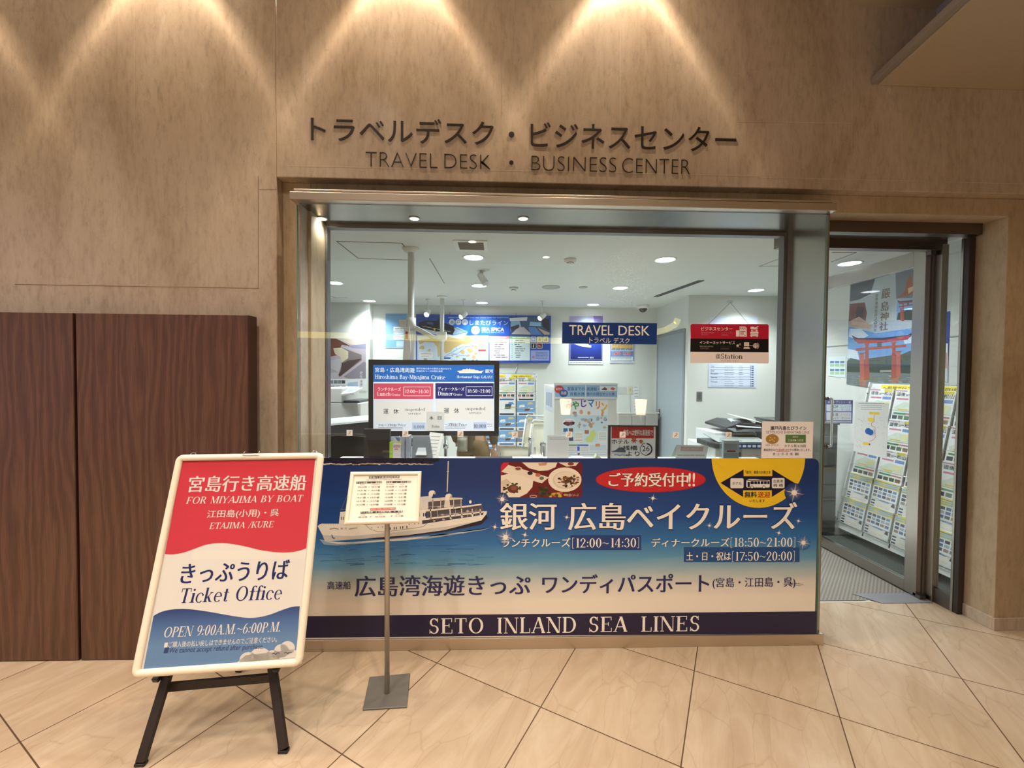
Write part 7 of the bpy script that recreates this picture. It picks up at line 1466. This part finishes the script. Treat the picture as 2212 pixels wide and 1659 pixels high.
# ================================================================ PEOPLE (mostly hidden behind the screen)
SKIN = mat((226, 180, 150), .5); HAIR = mat((26, 22, 24), .4)
def skinned(name, pts, edges, m, parent, sub=2, root=0):
    """one continuous body surface grown around a skeleton: pts = (x, y, z, rx, ry)"""
    me = bpy.data.meshes.new(name); o = bpy.data.objects.new(name, me); C.objects.link(o)
    o.parent = parent; inv = WM[parent.name].inverted(); WM[o.name] = WM[parent.name].copy()
    me.from_pydata([tuple(inv @ Vector(p[:3])) for p in pts], edges, [])
    s = o.modifiers.new('skin', 'SKIN'); s.use_smooth_shade = True
    if not me.skin_vertices: me.skin_vertices.new() if hasattr(me.skin_vertices, 'new') else None
    sv = me.skin_vertices[0].data
    for i, p in enumerate(pts): sv[i].radius = (p[3], p[4] if len(p) > 4 else p[3]); sv[i].use_root = (i == root)
    o.modifiers.new('smooth', 'SUBSURF').levels = sub; o.modifiers['smooth'].render_levels = sub
    me.materials.append(m); return o
def hand(par, w, d, side, m):
    """palm, four fingers and a thumb hanging from wrist w along d"""
    d = d.normalized(); s = d.cross(Vector((0, 1, 0)) if abs(d.y) < .8 else Vector((1, 0, 0))).normalized()*side; f = s.cross(d).normalized()
    pts = [(*(w), .022, .016), (*(w+d*.045), .03, .014), (*(w+d*.085), .034, .013)]; e = [(0, 1), (1, 2)]
    for k, L in enumerate((.062, .072, .067, .052)):
        b0 = w+d*.085+s*(.027-.018*k); i = len(pts); pts += [(*(b0+d*.012), .009, .009), (*(b0+d*(.012+L*.5)+f*.006), .0085, .0085), (*(b0+d*(.012+L*.95)+f*.02), .007, .007)]; e += [(2, i), (i, i+1), (i+1, i+2)]
    i = len(pts); b0 = w+d*.03+s*.026; pts += [(*b0, .011, .011), (*(b0+d*.03+s*.02), .01, .01), (*(b0+d*.055+s*.025+f*.008), .008, .008)]; e += [(1, i), (i, i+1), (i+1, i+2)]
    return pts, e
def head(par, c, fwd, hair_long):
    """head with face: nose, eyes, mouth, ears, and hair as a separate child"""
    f = Vector(fwd).normalized(); s = Vector((-f.y, f.x, 0)); M_ = Matrix(((s.x, -f.x, 0, c.x), (s.y, -f.y, 0, c.y), (s.z, -f.z, 1, c.z), (0, 0, 0, 1)))
    b = MB().mat(SKIN); n = 20; m_ = 14; base = len(b.v); V = []
    for i in range(m_+1):
        ph = math.pi*i/m_
        for k in range(n):
            th = 2*math.pi*k/n; x = .072*math.sin(ph)*math.cos(th); y = .093*math.sin(ph)*math.sin(th); z = -.115*math.cos(ph)
            if z < 0: x *= 1+z*2.6; y = y*(1+z*1.5)-(-z)*.12*(1 if y < 0 else .2)
            fr_ = max(0, -math.sin(th))*math.sin(ph)
            if fr_ > .9 and abs(x) < .02 and -.055 < z < .0: y -= .018*(1-abs(x)/.02)
            V.append(M_ @ Vector((x, y, z)))
    q = b.add(V)
    for i in range(m_):
        for k in range(n): b.face([q+i*n+k, q+i*n+(k+1) % n, q+(i+1)*n+(k+1) % n, q+(i+1)*n+k], True)
    hd = b.build('head', par)
    for sx in (-.03, .03):
        MB().mat(mat((244, 240, 236), .3)).ball(M_ @ Vector((sx, -.083, .004)), .011, 10, (1, 1, .7)).mat(HAIR).ball(M_ @ Vector((sx, -.092, .004)), .005, 8).build('eye', hd); MB().mat(SKIN).ball(M_ @ Vector((sx*2.4, .005, -.01)), .026, 10, (.35, .7, 1.1)).build('ear', hd)
    MB().mat(mat((176, 96, 86), .5)).ball(M_ @ Vector((0, -.088, -.058)), .02, 12, (1.0, .4, .26)).build('mouth', hd); MB().mat(SKIN).ball(M_ @ Vector((0, -.1, -.022)), .013, 10, (.8, 1, 1.3)).build('nose', hd)
    hb = MB().mat(HAIR).lathe_m([(max(1e-4, math.sin(math.pi*i/12)), -math.cos(math.pi*i/12)) for i in range(4, 13)], c+Vector((0, 0, .012)), 20, (.083, .102, .118))
    hb.v = [tuple(Vector(v)+(-f*.012)) for v in hb.v]
    if hair_long:
        for k in range(9):
            a_ = math.pi*(k/8)-math.pi/2; d_ = s*math.sin(a_)*.072-f*math.cos(a_)*.085; hb.tube([c+d_*1.02+Vector((0, 0, .06)), c+d_*1.12+Vector((0, 0, -.06)), c+d_*1.22+Vector((0, 0, -.20)), c+d_*1.15+Vector((0, 0, -hair_long))], [.034, .036, .034, .012], 8)
    hb.build('hair', hd)
def person(base, lab, top, low, face, seat=None, hair=0, H=1.6, arms=None, shoe=(40, 36, 34)):
    k = H/1.7; t = thing('person', base, lab, 'person'); B = Vector(base); f = Vector(face).normalized(); s = Vector((-f.y, f.x, 0))
    hz = .92*k if seat is None else seat+.09
    P = lambda a_, b_, z: B+s*a_*k+f*b_*k+Vector((0, 0, z))
    pel = P(0, 0, hz); T = [(*pel, .13*k, .10*k), (*P(0, .0, hz+.17*k), .115*k, .085*k), (*P(0, .0, hz+.34*k), .135*k, .095*k), (*P(0, -.01, hz+.47*k), .10*k, .07*k), (*P(0, .0, hz+.55*k), .05*k, .05*k), (*P(0, .015, hz+.62*k), .05*k, .05*k)]
    E2 = [(0, 1), (1, 2), (2, 3), (3, 4), (4, 5)]; tw = [[*P(0, 0, hz-.10*k), .145*k, .11*k]]+[list(q) for q in T[:4]]; te = [(0, 1), (1, 2), (2, 3), (3, 4)]; lw, le = [list(T[0]), [*P(0, 0, hz+.1*k), .118*k, .09*k]], [(0, 1)]
    for sx in (-1, 1):
        hp = P(sx*.085, 0, hz-.04*k)
        if seat is None: kn, an, to = P(sx*.095, .02, .48*k), P(sx*.10, -.01, .08*k), P(sx*.12, .14, .035)
        else: kn, an, to = P(sx*.11, .42, hz-.02), P(sx*.12, .40, .09*k), P(sx*.13, .55, .035)
        i = len(T); T += [(*hp, .085*k, .085*k), (*((hp+kn)/2), .075*k, .075*k), (*kn, .055*k, .055*k), (*((kn+an)/2-f*.012), .05*k, .05*k), (*an, .036*k, .036*k), (*to, .034*k, .028*k)]; E2 += [(0, i), (i, i+1), (i+1, i+2), (i+2, i+3), (i+3, i+4), (i+4, i+5)]
        j = len(lw); lw += [[*hp, .098*k, .098*k], [*((hp+kn)/2), .088*k, .088*k], [*kn, .072*k, .072*k], [*((kn+an)/2), .07*k, .07*k], [*(an+Vector((0, 0, .01))), .06*k, .06*k]]; le += [(0, j), (j, j+1), (j+1, j+2), (j+2, j+3), (j+3, j+4)]
        sh = P(sx*.17, -.01, hz+.45*k); el, wr = (P(sx*.22, -.03, hz+.20*k), P(sx*.20, .06, hz-.03*k)) if arms is None else (P(sx*.23, .04, hz+.22*k), P(sx*.16, .30, hz+.20*k))
        i = len(T); T += [(*sh, .055*k, .055*k), (*el, .04*k, .04*k), (*wr, .026*k, .022*k)]; E2 += [(3, i), (i, i+1), (i+1, i+2)]
        hp_, he = hand(None, wr, wr-el, sx, SKIN); i0 = len(T); T += hp_; E2 += [(i+2, i0)]+[(a_+i0, b_+i0) for a_, b_ in he]
        j = len(tw); tw += [[*sh, .068*k, .066*k], [*((sh+el)/2), .06*k, .06*k], [*el, .055*k, .055*k], [*(el+(wr-el)*.86), .044*k, .044*k]]; te += [(4, j), (j, j+1), (j+1, j+2), (j+2, j+3)]
    skinned('body', T, E2, SKIN, t)
    for q in tw[:5]: q[3] *= 1.12; q[4] *= 1.16
    skinned('top', tw, te, mat(top, .8, 0, .3, .2, 60), t); lw[0][3] *= 1.04; lw[0][4] *= 1.1; skinned('trousers', lw, le, mat(low, .8, 0, .3, .2, 60), t)
    head(t, P(0, .03, hz+.735*k), f, hair)
    for sx in (-1, 1):
        a_ = P(sx*.10, .03, 0) if seat is None else P(sx*.12, .45, 0); b = MB().mat(mat(shoe, .5)); b.ball(a_+Vector((0, 0, .035)), .1, 12, (.5+abs(f.x)*.6, .5+abs(f.y)*.6, .36)); b.build('shoe', t)
    return t
KH = (150, 126, 92)
p = at(1028, 950, 3.95); person((p.x-.02, 3.95, 0), 'person in khaki clothes standing behind the right end of the screen', (120, 104, 80), KH, (.3, 1, 0), None, 0, 1.58)
q = at(999, 942, 3.72); t = thing('shoulder_bag', (q.x, 3.72, .9), 'cream fabric shoulder bag hanging at the khaki hip', 'bag')
BGm = mat((226, 220, 200), .8, 0, .3, .3, 120)
x0, x1 = at(988, 960, 3.70).x, at(1010, 960, 3.70).x; zt_b, zb_b = at(999, 938, 3.70).z, at(999, 976, 3.70).z
pad(MB().mat(BGm), Matrix.Translation(((x0+x1)/2, 3.70, (zt_b+zb_b)/2)), x1-x0, .05, zt_b-zb_b).build('pouch', t)
MB().mat(BGm).tube([(x0+.015, 3.71, zt_b-.01), (x0+.03, 3.76, zt_b+.25), (x0+.12, 3.84, 1.37), ], .008, 8).build('strap', t)
p = at(806, 900, 4.15); person((p.x+.02, 4.62, 0), 'person in black with long dark hair seated behind the reception desk', (34, 36, 44), (30, 30, 36), (.75, -.6, 0), .47, .34, 1.62, arms=1)
t = thing('desk_stool', (p.x+.02, 4.62, 0), 'black stool under the seated person behind the desk', 'stool')
MB().mat(LEA).lathe([(.0001, .33), (.15, .33), (.16, .35), (.15, .385), (.0001, .39)], (p.x+.02, 4.62, 0), 24).build('seat', t); MB().mat(BLACK).tube([(p.x+.02, 4.62, .03), (p.x+.02, 4.62, .33)], .025, 12).build('column', t); MB().mat(BLACK).lathe([(.0001, .03), (.2, .015), (.21, 0)], (p.x+.02, 4.62, 0), 24).build('base', t)

# ================================================================ THE HALL BEHIND THE VIEWER (seen as reflections)
for i, (x, y) in enumerate([(2.2, -3.1), (-.53, -3.45), (1.0, -4.4)]):
    t = thing('hall_downlight', (x, y, HALL_Z), 'round hall ceiling downlight mirrored in the shop glass, %s one behind the viewer' % ['right', 'left', 'farthest'][i], 'ceiling light', 'hall downlights behind the viewer')
    MB().mat(STEEL).lathe([(.075, -.001), (.076, -.006), (.092, -.008), (.094, 0)], (x, y, HALL_Z), 24, False).build('ring', t); MB().mat(emit((255, 236, 206), 26)).lathe([(.0001, -.002), (.075, -.002), (.075, -.001)], (x, y, HALL_Z), 24).build('lens', t)
for x, nm in ((1.01, 'left'), (2.16, 'right')):
    t = thing('floor_lamp', (x, -1.66, 0), 'lit floor lamp with a cream shade mirrored in the glass, %s one' % nm, 'lamp', 'floor lamps behind the viewer')
    MB().mat(STEEL_D).lathe([(.0001, .03), (.13, .02), (.14, 0)], (x, -1.66, 0), 24).build('base', t); MB().mat(STEEL_D).tube([(x, -1.66, .02), (x, -1.66, 1.0)], .012, 10).build('pole', t); MB().mat(emit((255, 232, 190), 9)).lathe([(.068, .93), (.088, 1.16)], (x, -1.66, 0), 24, False).lathe([(.0001, .935), (.068, .935)], (x, -1.66, 0), 24, False).build('lamp_shade', t)
# wall wash lamps as fittings in the hall ceiling
for x in WASH_X:
    t = thing('wall_washer', (x, WALL_Y-.2, HALL_Z), 'recessed ceiling wall washer above the marble, %s' % {0: 'first from left', 1: 'second from left', 2: 'third from left', 3: 'fourth from left'}[WASH_X.index(x)], 'ceiling light', 'wall washers above the marble')
    MB().mat(STEEL).lathe([(.05, -.001), (.051, -.006), (.065, -.007), (.067, 0)], (x, WALL_Y-.2, HALL_Z), 24, False).build('ring', t)

t = thing('cove_light', (-1.2, -4.45, 2.34), 'pale yellow band of light mirrored across the shop glass', 'ceiling light')
YB_ = mat((236, 226, 160), .5); CVL = emit((255, 240, 150), 2.6)
for k_, pts in enumerate(([(-4.3, 2.34), (-1.5, 2.30), (1.74, 2.26)], [(2.85, 2.38), (3.3, 2.44), (3.65, 2.53), (3.88, 2.66), (3.92, 2.78)])):
    b = MB().mat(CVL)
    for (xa, za), (xb, zb) in zip(pts, pts[1:]): b.bar((xa, -4.45, za), (xb, -4.45, zb), .05, .13, (0, 0, 1))
    b.build('light_band', t)
    for xx, zz in (pts[0], pts[-1]): MB().mat(STEEL_D).tube([(xx, -4.45, zz), (xx, -4.45, HALL_Z)], .006, 6).build('hanging_rod', t)
